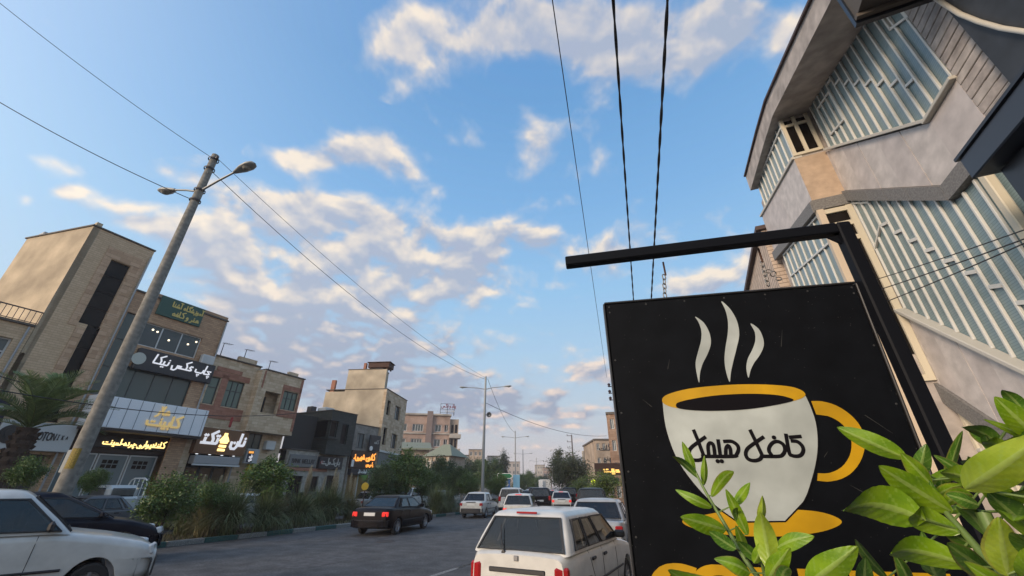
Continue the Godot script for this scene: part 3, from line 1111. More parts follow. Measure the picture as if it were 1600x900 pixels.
# ---------- lettering: a small stroke alphabet for the joined script, drawn from right to left ----------
# each letter: [advance, strokes, dots]; strokes are lists of x, y pairs; x runs left (negative)
const GLYPH := {
	"As": [0.40, [[-0.15, 1.55, -0.15, 0]], []],
	"Mad": [0.55, [[-0.2, 1.45, -0.2, 0], [0.1, 1.75, -0.1, 1.85, -0.3, 1.72, -0.5, 1.85]], []],
	"Af": [0.50, [[0, 0, -0.22, 0, -0.28, 0.1, -0.28, 1.55]], []],
	"la": [0.85, [[0, 0, -0.15, 0, -0.70, 1.5], [-0.1, 1.55, -0.35, 0.75]], []],
	"li": [0.55, [[-0.08, 1.55, -0.08, 0.1, -0.15, 0, -0.55, 0]], []],
	"lf": [1.0, [[0, 0, -0.12, 0, -0.12, 1.55], [-0.12, 0, -0.2, -0.35, -0.55, -0.5, -0.85, -0.35, -0.9, 0.0]], []],
	"ki": [0.95, [[0.12, 1.75, -0.62, 1.28, -0.14, 0.62, -0.08, 0.15, -0.2, 0, -0.95, 0]], []],
	"km": [1.0, [[0, 0, -1.0, 0], [0.1, 1.6, -0.55, 1.15, -0.2, 0.55, -0.2, 0]], []],
	"gm": [1.0, [[0, 0, -1.0, 0], [0.1, 1.5, -0.55, 1.1, -0.2, 0.55, -0.2, 0], [0.15, 1.85, -0.55, 1.45]], []],
	"bi": [0.5, [[-0.06, 0.62, -0.06, 0.1, -0.15, 0, -0.5, 0]], [-0.1, -0.4]],
	"ti": [0.5, [[-0.06, 0.62, -0.06, 0.1, -0.15, 0, -0.5, 0]], [0.0, 1.0, -0.3, 1.0]],
	"ni": [0.5, [[-0.06, 0.62, -0.06, 0.1, -0.15, 0, -0.5, 0]], [-0.1, 1.0]],
	"yi": [0.5, [[-0.06, 0.62, -0.06, 0.1, -0.15, 0, -0.5, 0]], [0.05, -0.4, -0.25, -0.4]],
	"pi": [0.5, [[-0.06, 0.62, -0.06, 0.1, -0.15, 0, -0.5, 0]], [0.05, -0.38, -0.25, -0.38, -0.1, -0.65]],
	"nm": [0.6, [[0, 0, -0.6, 0], [-0.28, 0, -0.28, 0.6]], [-0.28, 1.0]],
	"ym": [0.6, [[0, 0, -0.6, 0], [-0.28, 0, -0.28, 0.6]], [-0.13, -0.4, -0.43, -0.4]],
	"tm": [0.6, [[0, 0, -0.6, 0], [-0.28, 0, -0.28, 0.6]], [-0.13, 1.0, -0.43, 1.0]],
	"ps": [1.6, [[-0.03, 0.6, -0.08, 0.15, -0.25, 0, -1.2, 0, -1.38, 0.12, -1.42, 0.5]], [-0.55, -0.38, -0.85, -0.38, -0.7, -0.65]],
	"tf": [1.75, [[0, 0, -1.35, 0, -1.53, 0.12, -1.57, 0.55]], [-0.62, 0.55, -0.95, 0.55]],
	"ns": [1.15, [[-0.03, 0.45, -0.05, -0.2, -0.25, -0.5, -0.7, -0.5, -0.92, -0.25, -0.95, 0.35]], [-0.5, 0.3]],
	"rs": [0.62, [[-0.02, 0.5, -0.08, 0.05, -0.25, -0.3, -0.6, -0.48]], []],
	"zs": [0.62, [[-0.02, 0.5, -0.08, 0.05, -0.25, -0.3, -0.6, -0.48]], [-0.05, 0.9]],
	"rf": [0.72, [[0, 0, -0.14, 0, -0.2, 0.35, -0.2, 0.0, -0.35, -0.32, -0.7, -0.48]], []],
	"vs": [0.72, [[-0.12, 0.1, -0.45, 0.12, -0.5, 0.4, -0.3, 0.6, -0.12, 0.4, -0.12, 0.0, -0.3, -0.32, -0.65, -0.48]], []],
	"vf": [0.78, [[0, 0, -0.5, 0.0, -0.55, 0.35, -0.38, 0.55, -0.2, 0.35, -0.2, 0.0, -0.35, -0.35, -0.7, -0.48]], []],
	"ds": [0.68, [[-0.2, 0.85, -0.1, 0.35, -0.15, 0, -0.6, 0]], []],
	"dhf": [0.75, [[0, 0, -0.6, 0, -0.42, 0.6, -0.22, 0.85]], [-0.35, 1.2]],
	"hi": [0.95, [[0, 0, -0.05, 0.35, -0.3, 0.72, -0.62, 0.45, -0.5, 0.02, -0.2, 0.15, -0.3, 0.42, -0.62, 0.12, -0.95, 0]], []],
	"hf": [0.85, [[0, 0, -0.65, 0, -0.72, 0.4, -0.42, 0.65, -0.18, 0.35, -0.25, 0]], []],
	"hs": [0.75, [[-0.1, 0.3, -0.2, 0.02, -0.5, 0.02, -0.6, 0.3, -0.35, 0.68, -0.1, 0.3]], []],
	"sm": [1.1, [[0, 0, -1.1, 0], [-0.2, 0, -0.2, 0.42], [-0.52, 0, -0.52, 0.42], [-0.84, 0, -0.84, 0.42]], []],
	"sf": [1.85, [[0, 0, -0.78, 0, -0.84, -0.3, -1.1, -0.5, -1.5, -0.45, -1.65, 0.2], [-0.18, 0, -0.18, 0.42], [-0.48, 0, -0.48, 0.42], [-0.78, 0, -0.78, 0.42]], []],
	"shm": [1.1, [[0, 0, -1.1, 0], [-0.2, 0, -0.2, 0.42], [-0.52, 0, -0.52, 0.42], [-0.84, 0, -0.84, 0.42]], [-0.4, 0.82, -0.7, 0.82, -0.55, 1.1]],
	"fm": [0.75, [[0, 0, -0.75, 0], [-0.2, 0, -0.12, 0.4, -0.35, 0.62, -0.55, 0.4, -0.45, 0]], [-0.35, 1.0]],
	"ei": [0.8, [[-0.05, 0.75, -0.35, 0.78, -0.5, 0.5, -0.2, 0.3, -0.08, 0.1, -0.2, 0, -0.8, 0]], []],
	"ghm": [0.8, [[0, 0, -0.8, 0], [-0.5, 0, -0.12, 0.45, -0.62, 0.45, -0.25, 0]], [-0.37, 0.9]],
	"mi": [0.75, [[-0.05, 0.05, -0.12, 0.42, -0.42, 0.42, -0.42, 0, -0.05, 0.02, -0.75, 0]], []],
	"mm": [0.8, [[0, 0, -0.8, 0], [-0.18, 0, -0.18, 0.4, -0.52, 0.4, -0.52, 0]], []],
	"ci": [0.85, [[-0.02, 0.62, -0.7, 0.62, -0.2, 0.25, -0.1, 0.08, -0.22, 0, -0.85, 0]], [0.0, -0.38, -0.3, -0.38, -0.15, -0.65]],
	"yf": [1.4, [[0, 0, -0.15, 0.0, -0.45, 0.3, -0.6, 0.1, -0.3, -0.15, -0.45, -0.5, -1.0, -0.5, -1.25, -0.2]], []],
	"-": [0.6, [[-0.1, 0.3, -0.5, 0.3]], []],
	" ": [0.45, [], []],
}

func word_width(w: String) -> float:
	var x = 0.0
	for g in w.split(" ", false):
		x += GLYPH[" " if g == "_" else g][0]
	return x

func write_word(b: MB, w: String, right: Vector2, unit: float, stroke: float, z0: float, z1: float, slant := 0.0, tr := Transform3D.IDENTITY) -> void:
	# "right" is the right end of the base line
	var x = 0.0
	var k = 0
	for g in w.split(" ", false):
		var gl = GLYPH[" " if g == "_" else g]
		for s in gl[1]:
			var pts = []
			for i in range(0, s.size(), 2):
				pts.append(right + Vector2(x + s[i] + s[i + 1] * slant, s[i + 1]) * unit)
			b.ribbon(pts, stroke * unit, z0, z1 + 0.0006 * (k % 7), tr)
			k += 1
		for i in range(0, gl[2].size(), 2):
			var c = right + Vector2(x + gl[2][i] + gl[2][i + 1] * slant, gl[2][i + 1]) * unit
			var r = stroke * unit * 0.62
			b.prism([c + Vector2(r, 0), c + Vector2(0, r), c - Vector2(r, 0), c - Vector2(0, r)], z0, z1 + 0.0046, tr)
		x -= gl[0]

func latin(called: String, text: String, h: float, depth: float, m: Material, parent: Node, at: Vector3, bold := true, wide := 1.0) -> MeshInstance3D:
	var t = TextMesh.new()
	var f = SystemFont.new()
	f.font_names = ["Droid Sans"]
	f.font_weight = 700 if bold else 400
	t.font = f
	t.text = text
	t.font_size = 64
	t.pixel_size = h / 46.0
	t.depth = depth
	return put(called, t, m, parent, Transform3D(Basis.IDENTITY.scaled(Vector3(wide, 1, 1)), at))

# ---------- walls with real openings, in the plane x-y of their own node, outside towards +z ----------
func wall_mesh(x0: float, x1: float, y0: float, y1: float, holes: Array, thick: float) -> ArrayMesh:
	var xs = [x0, x1]
	var ys = [y0, y1]
	for h in holes:
		for e in [h[0], h[1]]:
			if e > x0 and e < x1 and not xs.has(e): xs.append(e)
		for e in [h[2], h[3]]:
			if e > y0 and e < y1 and not ys.has(e): ys.append(e)
	xs.sort(); ys.sort()
	var solid = func(x: float, y: float) -> bool:
		if x < x0 or x > x1 or y < y0 or y > y1:
			return false
		for h in holes:
			if x > h[0] and x < h[1] and y > h[2] and y < h[3]:
				return false
		return true
	var b = MB.new()
	for i in xs.size() - 1:
		for j in ys.size() - 1:
			var a: float = xs[i]; var c: float = xs[i + 1]; var d: float = ys[j]; var e: float = ys[j + 1]
			var mx = (a + c) * 0.5; var my := (d + e) * 0.5
			if not solid.call(mx, my):
				continue
			b.quad(Vector3(a, d, 0), Vector3(c, d, 0), Vector3(c, e, 0), Vector3(a, e, 0))
			b.quad(Vector3(c, d, -thick), Vector3(a, d, -thick), Vector3(a, e, -thick), Vector3(c, e, -thick))
			var lx: float = (xs[i - 1] + a) * 0.5 if i > 0 else x0 - 1.0
			var rx: float = (xs[i + 2] + c) * 0.5 if i < xs.size() - 2 else x1 + 1.0
			var by: float = (ys[j - 1] + d) * 0.5 if j > 0 else y0 - 1.0
			var ty: float = (ys[j + 2] + e) * 0.5 if j < ys.size() - 2 else y1 + 1.0
			if not solid.call(lx, my):
				b.quad(Vector3(a, d, -thick), Vector3(a, d, 0), Vector3(a, e, 0), Vector3(a, e, -thick))
			if not solid.call(rx, my):
				b.quad(Vector3(c, d, 0), Vector3(c, d, -thick), Vector3(c, e, -thick), Vector3(c, e, 0))
			if not solid.call(mx, by):
				b.quad(Vector3(a, d, -thick), Vector3(c, d, -thick), Vector3(c, d, 0), Vector3(a, d, 0))
			if not solid.call(mx, ty):
				b.quad(Vector3(a, e, 0), Vector3(c, e, 0), Vector3(c, e, -thick), Vector3(a, e, -thick))
	return b.mesh()

var OX = 0.0  # where the base of the building being built stands along its street front

# a window set in an opening: frame with mullions, each pane a sub-part
func window(parent: Node, x0: float, x1: float, y0: float, y1: float, z: float, cols: int, rows: int, fm: Material, gm: Material, bar := 0.05, called := "window") -> MeshInstance3D:
	var b = MB.new()
	var w = x1 - x0; var h := y1 - y0
	b.box(Vector3((x0 + x1) * 0.5, y0 + bar * 0.5, z), Vector3(w, bar, 0.07))
	b.box(Vector3((x0 + x1) * 0.5, y1 - bar * 0.5, z), Vector3(w, bar, 0.07))
	for i in cols + 1:
		var x: float = lerp(x0 + bar * 0.5, x1 - bar * 0.5, float(i) / cols)
		b.box(Vector3(x, (y0 + y1) * 0.5, z), Vector3(bar, h - 2 * bar, 0.066))
	for j in range(1, rows):
		var y: float = lerp(y0, y1, float(j) / rows) + (h * 0.12 if rows == 2 else 0.0)
		for i in cols:
			var xa: float = lerp(x0 + bar * 0.5, x1 - bar * 0.5, float(i) / cols) + bar * 0.5
			var xb: float = lerp(x0 + bar * 0.5, x1 - bar * 0.5, float(i + 1) / cols) - bar * 0.5
			b.box(Vector3((xa + xb) * 0.5, y, z), Vector3(xb - xa, bar * 0.8, 0.062))
	var fr = part(called, b, fm, parent)
	fr.position.x = -OX
	for i in cols:
		var xa: float = lerp(x0 + bar * 0.5, x1 - bar * 0.5, float(i) / cols) + bar * 0.5
		var xb: float = lerp(x0 + bar * 0.5, x1 - bar * 0.5, float(i + 1) / cols) - bar * 0.5
		bx("pane", fr, gm, Vector3((xa + xb) * 0.5, (y0 + y1) * 0.5, z - 0.01), Vector3(xb - xa, h - 2 * bar, 0.012))
	return fr

func block(called: String, parent: Node, m: Material, x0: float, x1: float, y0: float, y1: float, z0: float, z1: float, bevel := 0.0) -> MeshInstance3D:
	return bx(called, parent, m, Vector3((x0 + x1) * 0.5 - OX, (y0 + y1) * 0.5, (z0 + z1) * 0.5), Vector3(x1 - x0, y1 - y0, z1 - z0), bevel)

func wall(called: String, parent: Node, m: Material, x0: float, x1: float, y0: float, y1: float, holes: Array, thick := 0.3, z := 0.0) -> MeshInstance3D:
	return put(called, wall_mesh(x0, x1, y0, y1, holes, thick), m, parent, Transform3D(Basis.IDENTITY, Vector3(-OX, 0, z)))

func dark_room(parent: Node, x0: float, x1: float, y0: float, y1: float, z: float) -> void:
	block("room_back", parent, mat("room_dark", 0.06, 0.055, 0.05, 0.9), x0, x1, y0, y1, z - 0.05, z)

func pipe(b: MB, pts: Array, r: float) -> void:
	b.tube(pts, r, r, 6)

func sag(a: Vector3, c: Vector3, drop: float, n := 24) -> Array:
	var pts = []
	for i in n + 1:
		var q = float(i) / n
		pts.append(a.lerp(c, q) - Vector3(0, drop * 4.0 * q * (1.0 - q), 0))
	return pts

# ---------- the street: straight at first, then bending left ----------
var way_p = []
var way_h = []
const WAY_S0 := -70.0
const KERB := 16.5

func lay_way() -> void:
	var p = street(WAY_S0, KERB)
	for i in 1100:
		var s = WAY_S0 + i * 0.5
		var h = deg_to_rad(lerp(24.0, 3.0, smoothstep(26.0, 40.0, s)))
		way_p.append(p)
		way_h.append(h)
		p += Vector3(sin(h), 0, -cos(h)) * 0.5

func way(s: float, l: float, y := 0.0) -> Vector3:
	var f = clampf((s - WAY_S0) / 0.5, 0, 1098)
	var i = int(f)
	var p: Vector3 = way_p[i].lerp(way_p[i + 1], f - i)
	var h: float = lerp(way_h[i], way_h[i + 1], f - i)
	return p + Vector3(-cos(h), 0, -sin(h)) * (l - KERB) + Vector3(0, y, 0)

func heading(s: float) -> float:
	return way_h[int(clampf((s - WAY_S0) / 0.5, 0, 1098))]

func strip(called: String, l0: float, l1: float, s0: float, s1: float, y: float, thick: float, m: Material, parent: Node = self, step := 2.0) -> MeshInstance3D:
	var b = MB.new()
	var n = int(ceil((s1 - s0) / step))
	for i in n:
		var a = lerpf(s0, s1, float(i) / n)
		var c = lerpf(s0, s1, float(i + 1) / n)
		var p = [way(a, l0, y), way(c, l0, y), way(c, l1, y), way(a, l1, y)]
		var dn = Vector3(0, -thick, 0)
		b.quad(p[0], p[1], p[2], p[3])
		b.quad(p[0] + dn, p[1] + dn, p[1], p[0])
		b.quad(p[2] + dn, p[3] + dn, p[3], p[2])
		if i == 0:
			b.quad(p[3] + dn, p[0] + dn, p[0], p[3])
		if i == n - 1:
			b.quad(p[1] + dn, p[2] + dn, p[2], p[1])
	return part(called, b, m, parent)

func make_ground() -> void:
	lay_way()
	var grain = noise_tex("grain", 0.12, 0.62, 1.0, 4, 11)
	var asphalt = mat("asphalt", 0.165, 0.163, 0.165, 0.82, 0.0, noise_tex("worn", 0.012, 0.66, 1.0, 5, 4), 0.21, bump_tex("grit", 0.25, 3.0), 0.35)
	asphalt.detail_enabled = true
	asphalt.detail_albedo = grain
	asphalt.detail_blend_mode = BaseMaterial3D.BLEND_MODE_MUL
	asphalt.uv2_triplanar = true
	asphalt.uv2_world_triplanar = true
	asphalt.uv2_scale = Vector3.ONE * 1.3
	var g = MB.new()
	g.box(Vector3(0, -0.25, -300), Vector3(1400, 0.46, 1400))
	structure(put("ground", g.mesh(), mat("dry_earth", 0.15, 0.13, 0.105, 0.95, 0.0, grain, 0.3), self))
	structure(strip("road", 0.7, 25.3, -60, 420, 0.0, 0.015, asphalt))
	var paving = mat("paving", 0.24, 0.225, 0.205, 0.85, 0.0, noise_tex("worn", 0.012, 0.66, 1.0, 5, 4), 0.5)
	structure(strip("pavement_right", -3.2, 0.52, -60, 420, 0.13, 0.13, paving))
	structure(strip("pavement_left", 25.48, 29.0, -60, 420, 0.205, 0.205, paving))
	structure(strip("kerb_right", 0.52, 0.70, -60, 420, 0.14, 0.14, mat("kerb_grey", 0.30, 0.30, 0.29, 0.85, 0.0, grain, 1.0)))
	structure(strip("kerb_left", 25.3, 25.48, -60, 420, 0.21, 0.21, mat("kerb_grey", 0, 0, 0)))
	structure(strip("median", 16.68, 19.4, -60, 300, 0.11, 0.11, mat("soil", 0.17, 0.125, 0.085, 0.95, 0.0, grain, 1.2, bump_tex("grit", 0.25, 3.0), 0.8)))
	# mended patches, cracks and covers in the asphalt
	var road = get_node("road")
	var rg = RandomNumberGenerator.new()
	rg.seed = 12
	var tar = mat("tar", 0.055, 0.055, 0.058, 0.7, 0.0, noise_tex("grain", 0, 0, 0), 1.5)
	var patch = mat("patch_asphalt", 0.105, 0.105, 0.11, 0.85, 0.0, noise_tex("worn", 0, 0, 0), 0.6)
	for q in [[9.5, 9.8, 2.6, 1.4], [15.0, 7.6, 3.4, 1.1], [19.0, 13.6, 2.2, 1.5], [24.0, 9.0, 5.0, 0.9], [12.6, 14.8, 1.8, 0.8], [31.0, 12.0, 4.0, 1.2]]:
		var b = MB.new()
		var pl = []
		for i in 14:
			var a = TAU * i / 14.0
			var k: float = pow(pow(absf(cos(a)), 6.0) + pow(absf(sin(a)), 6.0), -1.0 / 6.0) * rg.randf_range(0.9, 1.05)
			pl.append(way(q[0] + cos(a) * q[2] * 0.5 * k, q[1] + sin(a) * q[3] * 0.5 * k, 0.004))
		for i in range(1, 13):
			b.tri(pl[0], pl[i], pl[i + 1])
		part("asphalt_patch", b, patch, road)
	for i in 16:
		var b = MB.new()
		var s = rg.randf_range(6.0, 30.0)
		var l = rg.randf_range(4.0, 15.5)
		var dir = rg.randf_range(-0.35, 0.35) + (PI / 2 if i % 3 == 0 else 0.0)
		var prev = []
		for k in 26:
			var w = 0.008 * sin(PI * (k + 0.5) / 26.0) + 0.003
			var p = way(s, clampf(l, 1.5, 16.0), 0.0045)
			var sd = Vector3(cos(AZ + dir), 0, sin(AZ + dir)) * w
			var cur = [p - sd, p + sd]
			if k > 0:
				b.quad(prev[0], prev[1], cur[1], cur[0])
			prev = cur
			dir += rg.randf_range(-0.35, 0.35) * 0.6
			s += cos(dir) * 0.20
			l += sin(dir) * 0.20
		part("crack", b, tar, road)
	for q in [[13.5, 11.0], [26.0, 7.0]]:
		var b = MB.new()
		b.lathe([Vector2(0.36, 0), Vector2(0.36, 0.006), Vector2(0.30, 0.006), Vector2(0.30, 0.003), Vector2(0, 0.003)], way(q[0], q[1], 0.001), Basis.IDENTITY, 24)
		part("manhole_cover", b, mat("cast_iron", 0.06, 0.055, 0.05, 0.6, 0.4), road)
	# painted kerb stones, one by one where they can be told apart
	var kerb = Node3D.new()
	kerb.name = "median_kerb"
	add_child(kerb)
	structure(kerb)
	var green = mat("kerb_green", 0.055, 0.17, 0.155, 0.8, 0.0, noise_tex("chips", 0.05, 0.45, 1.0, 5, 8), 1.1)
	var white = mat("kerb_white", 0.42, 0.42, 0.39, 0.8, 0.0, noise_tex("chips", 0.05, 0.45, 1.0, 5, 8), 0.9)
	var stone = MB.new()
	stone.box(Vector3(0, 0.07, 0), Vector3(0.18, 0.17, 1.185), Basis.IDENTITY, 0.02)
	var sm = stone.mesh()
	for i in range(-12, 60):
		var s = 10.57 + 1.20 * i + 0.60
		put("kerb_stone", sm, green if posmod(i, 2) == 0 else white, kerb, Transform3D(Basis(Vector3.UP, -heading(s)), way(s, KERB + 0.09)))
	structure(strip("kerb_median_far_side", 19.4, 19.58, -60, 300, 0.14, 0.14, mat("kerb_grey", 0, 0, 0)))
	# lane lines
	var lane = Node3D.new()
	lane.name = "lane_line"
	add_child(lane)
	structure(lane)
	var lp = mat("road_paint", 0.42, 0.42, 0.41, 0.8, 0.0, noise_tex("chips", 0.05, 0.45, 1.0, 5, 8), 0.7)
	for i in 14:
		var s = -8.0 + i * 9.0
		strip("dash", 5.85, 5.98, s, s + 3.9 + (8.0 if i == 1 else 0.0), 0.004, 0.003, lp, lane)
	strip("edge_line", 16.1, 16.2, -20, 120, 0.004, 0.003, mat("edge_paint", 0.22, 0.21, 0.19, 0.85, 0.0, noise_tex("chips", 0.05, 0.45, 1.0, 5, 8), 0.6), lane)

func lb(called: String, label: String, s0: float, l := 28.0) -> Node3D:
	OX = s0
	return thing(called, label, "building", street(s0, l, 0.1), deg_to_rad(66.0))

func make_left_buildings() -> void:
	var worn = noise_tex("worn", 0.012, 0.66, 1.0, 5, 4)
	var plaster = mat("beige_plaster", 0.62, 0.50, 0.345, 0.9, 0.0, noise_tex("stain", 0.006, 0.70, 1.0, 5, 14), 0.16)
	var tan_brick = mat("tan_brick", 0.62, 0.485, 0.345, 0.85, 0.0, brick_image("tan", 32, 12, Color(1, 0.97, 0.93), Color(0.91, 0.87, 0.82), Color(0.84, 0.80, 0.75)), 0.55)
	var pink_stone = mat("pink_stone", 0.60, 0.44, 0.31, 0.8, 0.0, brick_image("slabs", 48, 22, Color(1, 0.97, 0.94), Color(0.84, 0.78, 0.72), Color(0.7, 0.66, 0.6), 12, 6, 1), 0.4)
	var brown_brick = mat("brown_brick", 0.54, 0.385, 0.265, 0.85, 0.0, brick_image("brown", 30, 10, Color(1, 0.96, 0.9), Color(0.80, 0.74, 0.70), Color(0.78, 0.74, 0.7)), 0.55)
	var dark_glass = mat("window_dark", 0.012, 0.010, 0.009, 0.10)
	dark_glass.metallic_specular = 0.25
	var green_glass = mat("window_green", 0.055, 0.075, 0.068, 0.10)
	var grey_glass = mat("window_grey", 0.07, 0.085, 0.085, 0.10)
	var frame_white = mat("frame_white", 0.52, 0.53, 0.52, 0.5)
	var frame_dark = mat("frame_dark", 0.045, 0.05, 0.05, 0.5)
	var cap = mat("coping_dark", 0.10, 0.085, 0.07, 0.8)
	var iron = mat("iron", 0.05, 0.04, 0.04, 0.6)
	var grey_metal = mat("grey_metal", 0.30, 0.31, 0.32, 0.45, 0.3)

	# --- low beige house with a roof terrace, at the left edge
	var a = lb("beige_house", "low beige brick house with railed roof terrace at the left edge", -6.0)
	wall("wall", a, tan_brick, -6.0, 6.88, 0.1, 8.45, [[4.9, 6.45, 6.15, 7.75], [1.5, 3.6, 6.15, 7.75], [-5.5, 6.4, 0.1, 3.1]])
	block("roof", a, cap, -6.05, 6.88, 8.46, 8.56, -9.0, 0.10)
	window(a, 4.9, 6.45, 6.15, 7.75, -0.16, 2, 2, frame_white, grey_glass, 0.07)
	window(a, 1.5, 3.6, 6.15, 7.75, -0.16, 2, 2, frame_white, grey_glass, 0.07)
	dark_room(a, -5.9, 6.8, 0.1, 8.4, -1.2)
	block("shop_shutter", a, frame_dark, -5.5, 6.4, 0.1, 3.1, -0.30, -0.2)
	var rl = MB.new()
	for i in 66:
		rl.box(Vector3(lerpf(0.1, 12.85, i / 65.0), 8.86, 0.03), Vector3(0.022, 0.62, 0.022))
	rl.box(Vector3(6.45, 9.19, 0.03), Vector3(12.9, 0.05, 0.05))
	rl.box(Vector3(6.45, 8.62, 0.03), Vector3(12.9, 0.03, 0.03))
	part("railing", rl, iron, a)

	# --- tall beige block with a slit window
	var t = lb("tall_beige_block", "tall plain beige block with a long dark slit window", 6.9)
	wall("wall", t, tan_brick, 6.9, 9.78, 0.1, 14.35, [[8.2, 9.08, 9.2, 12.95], [8.58, 9.26, 4.4, 9.21], [7.2, 9.7, 0.1, 3.0]])
	for q in [["slit_pane", 8.2, 9.08, 9.2, 12.95], ["slit_pane", 8.58, 9.26, 4.4, 9.2]]:
		var n = 4
		for k in n:
			block("pane", t, dark_glass, q[1], q[2], lerpf(q[3], q[4], float(k) / n) + 0.015, lerpf(q[3], q[4], float(k + 1) / n) - 0.015, -0.14, -0.12)
	# stone surround, proud of the brick
	for r in [[7.85, 8.18, 9.0, 13.6], [9.10, 9.60, 4.6, 13.6], [8.18, 9.10, 12.98, 13.6], [8.2, 8.56, 4.6, 8.98]]:
		var ny = int((r[3] - r[2]) / 0.62) + 1
		for k in ny:
			block("stone_slab", t, pink_stone, r[0], r[1], lerpf(r[2], r[3], float(k) / ny) + 0.006, lerpf(r[2], r[3], float(k + 1) / ny) - 0.006, 0.003, 0.035)
	var sd = MB.new()
	sd.prism([[0.0, 0.0], [-0.9, -5.1], [2.58, -5.4], [2.58, -0.301], [0.31, -0.301], [0.30, 0.0]], 0.1, 14.35, Transform3D(Basis(Vector3.RIGHT, Vector3(0, 0, 1), Vector3.UP), Vector3.ZERO))
	part("side_wall", sd, plaster, t)
	block("far_side_wall", t, plaster, 9.49, 9.78, 0.1, 14.35, -5.4, -0.302)
	var rfm = MB.new()
	rfm.prism([[-0.05, 0.06], [-0.97, -5.2], [2.92, -5.5], [2.92, 0.06]], 14.36, 14.44, Transform3D(Basis(Vector3.RIGHT, Vector3(0, 0, 1), Vector3.UP), Vector3.ZERO))
	part("roof", rfm, cap, t)
	block("roof_vent", t, plaster, 7.0, 7.25, 14.45, 14.75, -0.5, -0.2)
	block("roof_unit", t, grey_metal, 6.25, 6.75, 14.45, 14.8, -4.9, -4.2, 0.04)
	dark_room(t, 7.3, 9.45, 0.1, 14.2, -0.25)

	# --- brown brick block with the printing shop
	var c = lb("brown_brick_block", "three-storey brown brick block with wide windows and a white shop front", 9.8)
	wall("wall", c, brown_brick, 9.8, 15.05, 0.1, 11.72, [[9.86, 10.36, 5.9, 10.45], [10.72, 13.95, 8.85, 10.2], [10.42, 14.25, 5.6, 7.62], [10.0, 14.9, 0.1, 4.3]])
	block("roof", c, cap, 9.78, 15.12, 11.73, 11.82, -10, 0.07)
	block("side_wall", c, plaster, 14.75, 15.05, 0.1, 11.72, -10, -0.3)
	block("parapet", c, brown_brick, 10.75, 15.05, 11.83, 12.02, -0.3, 0.0)
	var w1 = window(c, 10.72, 13.95, 8.85, 10.2, -0.14, 3, 1, frame_white, mat("window_lit_room", 0.05, 0.06, 0.06, 0.12), 0.06)
	window(c, 9.86, 10.36, 5.9, 10.45, -0.14, 1, 3, frame_dark, green_glass, 0.04)
	window(c, 10.42, 14.25, 5.6, 7.62, -0.14, 4, 1, frame_dark, green_glass, 0.03)
	for q in [[11.6, 9.85], [12.3, 9.55], [13.35, 9.62], [13.75, 9.9], [11.35, 9.9]]:
		var lm = MB.new()
		lm.lathe([Vector2(0.05, -0.02), Vector2(0.055, 0.02), Vector2(0.0, 0.03)], Vector3(q[0] - 9.8, q[1], -0.135), Basis(Vector3.RIGHT, PI / 2), 10)
		part("ceiling_lamp", lm, glow("lamp_warm", 1.0, 0.86, 0.62, 1.6), c)
	dark_room(c, 9.85, 14.7, 4.4, 11.5, -1.4)
	# shop below: dark recess, blue-grey glazing, brick piers
	block("fascia", c, mat("fascia_brown", 0.035, 0.022, 0.018, 0.6), 9.9, 15.0, 3.25, 4.28, -0.6, -0.45)
	block("brick_pier", c, brown_brick, 14.2, 15.05, 0.1, 4.25, 0.002, 0.10)
	for i in 3:
		var x = 10.15 + i * 1.35
		var w = window(c, x, x + 1.3, 0.6, 3.2, -0.5, 1, 1, frame_white, mat("shop_glass", 0.16, 0.20, 0.21, 0.12), 0.06, "shop_window")
		for k in 3:
			for j in 2:
				bx("grid_pane", w, dark_glass, Vector3(x + 0.35 + k * 0.24 , 2.62 + j * 0.22, -0.495), Vector3(0.19, 0.17, 0.02))
	block("plinth", c, mat("plinth_grey", 0.2, 0.2, 0.19, 0.8), 9.9, 14.2, 0.1, 0.58, -0.7, -0.4)
	dark_room(c, 9.85, 15.0, 0.1, 4.3, -1.6)

	# --- pink and cream house with the bread shop
	var d = lb("pink_cream_house", "two-storey house in cream and pink stone with balcony and roof aerials", 15.1)
	var cream = mat("cream_stone", 0.64, 0.55, 0.42, 0.85, 0.0, brick_image("slabs", 48, 22, Color(1, 0.97, 0.94), Color(0.84, 0.78, 0.72), Color(0.7, 0.66, 0.6), 12, 6, 1), 0.45)
	var rose = mat("rose_stone", 0.40, 0.21, 0.155, 0.85, 0.0, brick_image("slabs", 48, 22, Color(1, 0.97, 0.94), Color(0.84, 0.78, 0.72), Color(0.7, 0.66, 0.6), 12, 6, 1), 0.5)
	var bow = mat("window_curtain", 0.10, 0.145, 0.115, 0.14)
	wall("wall", d, cream, 15.1, 18.3, 0.1, 9.35, [[15.2, 15.85, 6.35, 8.05], [16.35, 17.5, 6.35, 8.05], [15.5, 18.1, 0.1, 3.6]])
	window(d, 15.2, 15.85, 6.35, 8.05, -0.12, 1, 2, frame_dark, bow, 0.05)
	window(d, 16.35, 17.5, 6.35, 8.05, -0.12, 3, 2, frame_dark, bow, 0.05)
	for r in [[15.9, 16.33, 6.3, 8.3], [15.15, 17.75, 8.08, 8.45], [15.4, 17.1, 8.48, 8.75], [15.15, 17.9, 5.55, 6.3]]:
		block("rose_panel", d, rose, r[0], r[1], r[2], r[3], 0.003, 0.045)
	# wing with the recessed balcony
	wall("wing_wall", d, cream, 18.3, 21.6, 5.2, 9.15, [[18.75, 19.95, 6.3, 7.75], [20.15, 21.4, 6.72, 8.05]], 0.25, 0.55)
	wall("recess_wall", d, cream, 18.35, 21.6, 0.1, 9.0, [[18.85, 19.5, 6.2, 7.5], [18.5, 20.0, 3.9, 5.0], [20.3, 21.5, 0.3, 3.2]], 0.25, -0.3)
	window(d, 20.15, 21.4, 6.72, 8.05, 0.43, 3, 2, frame_dark, bow, 0.05)
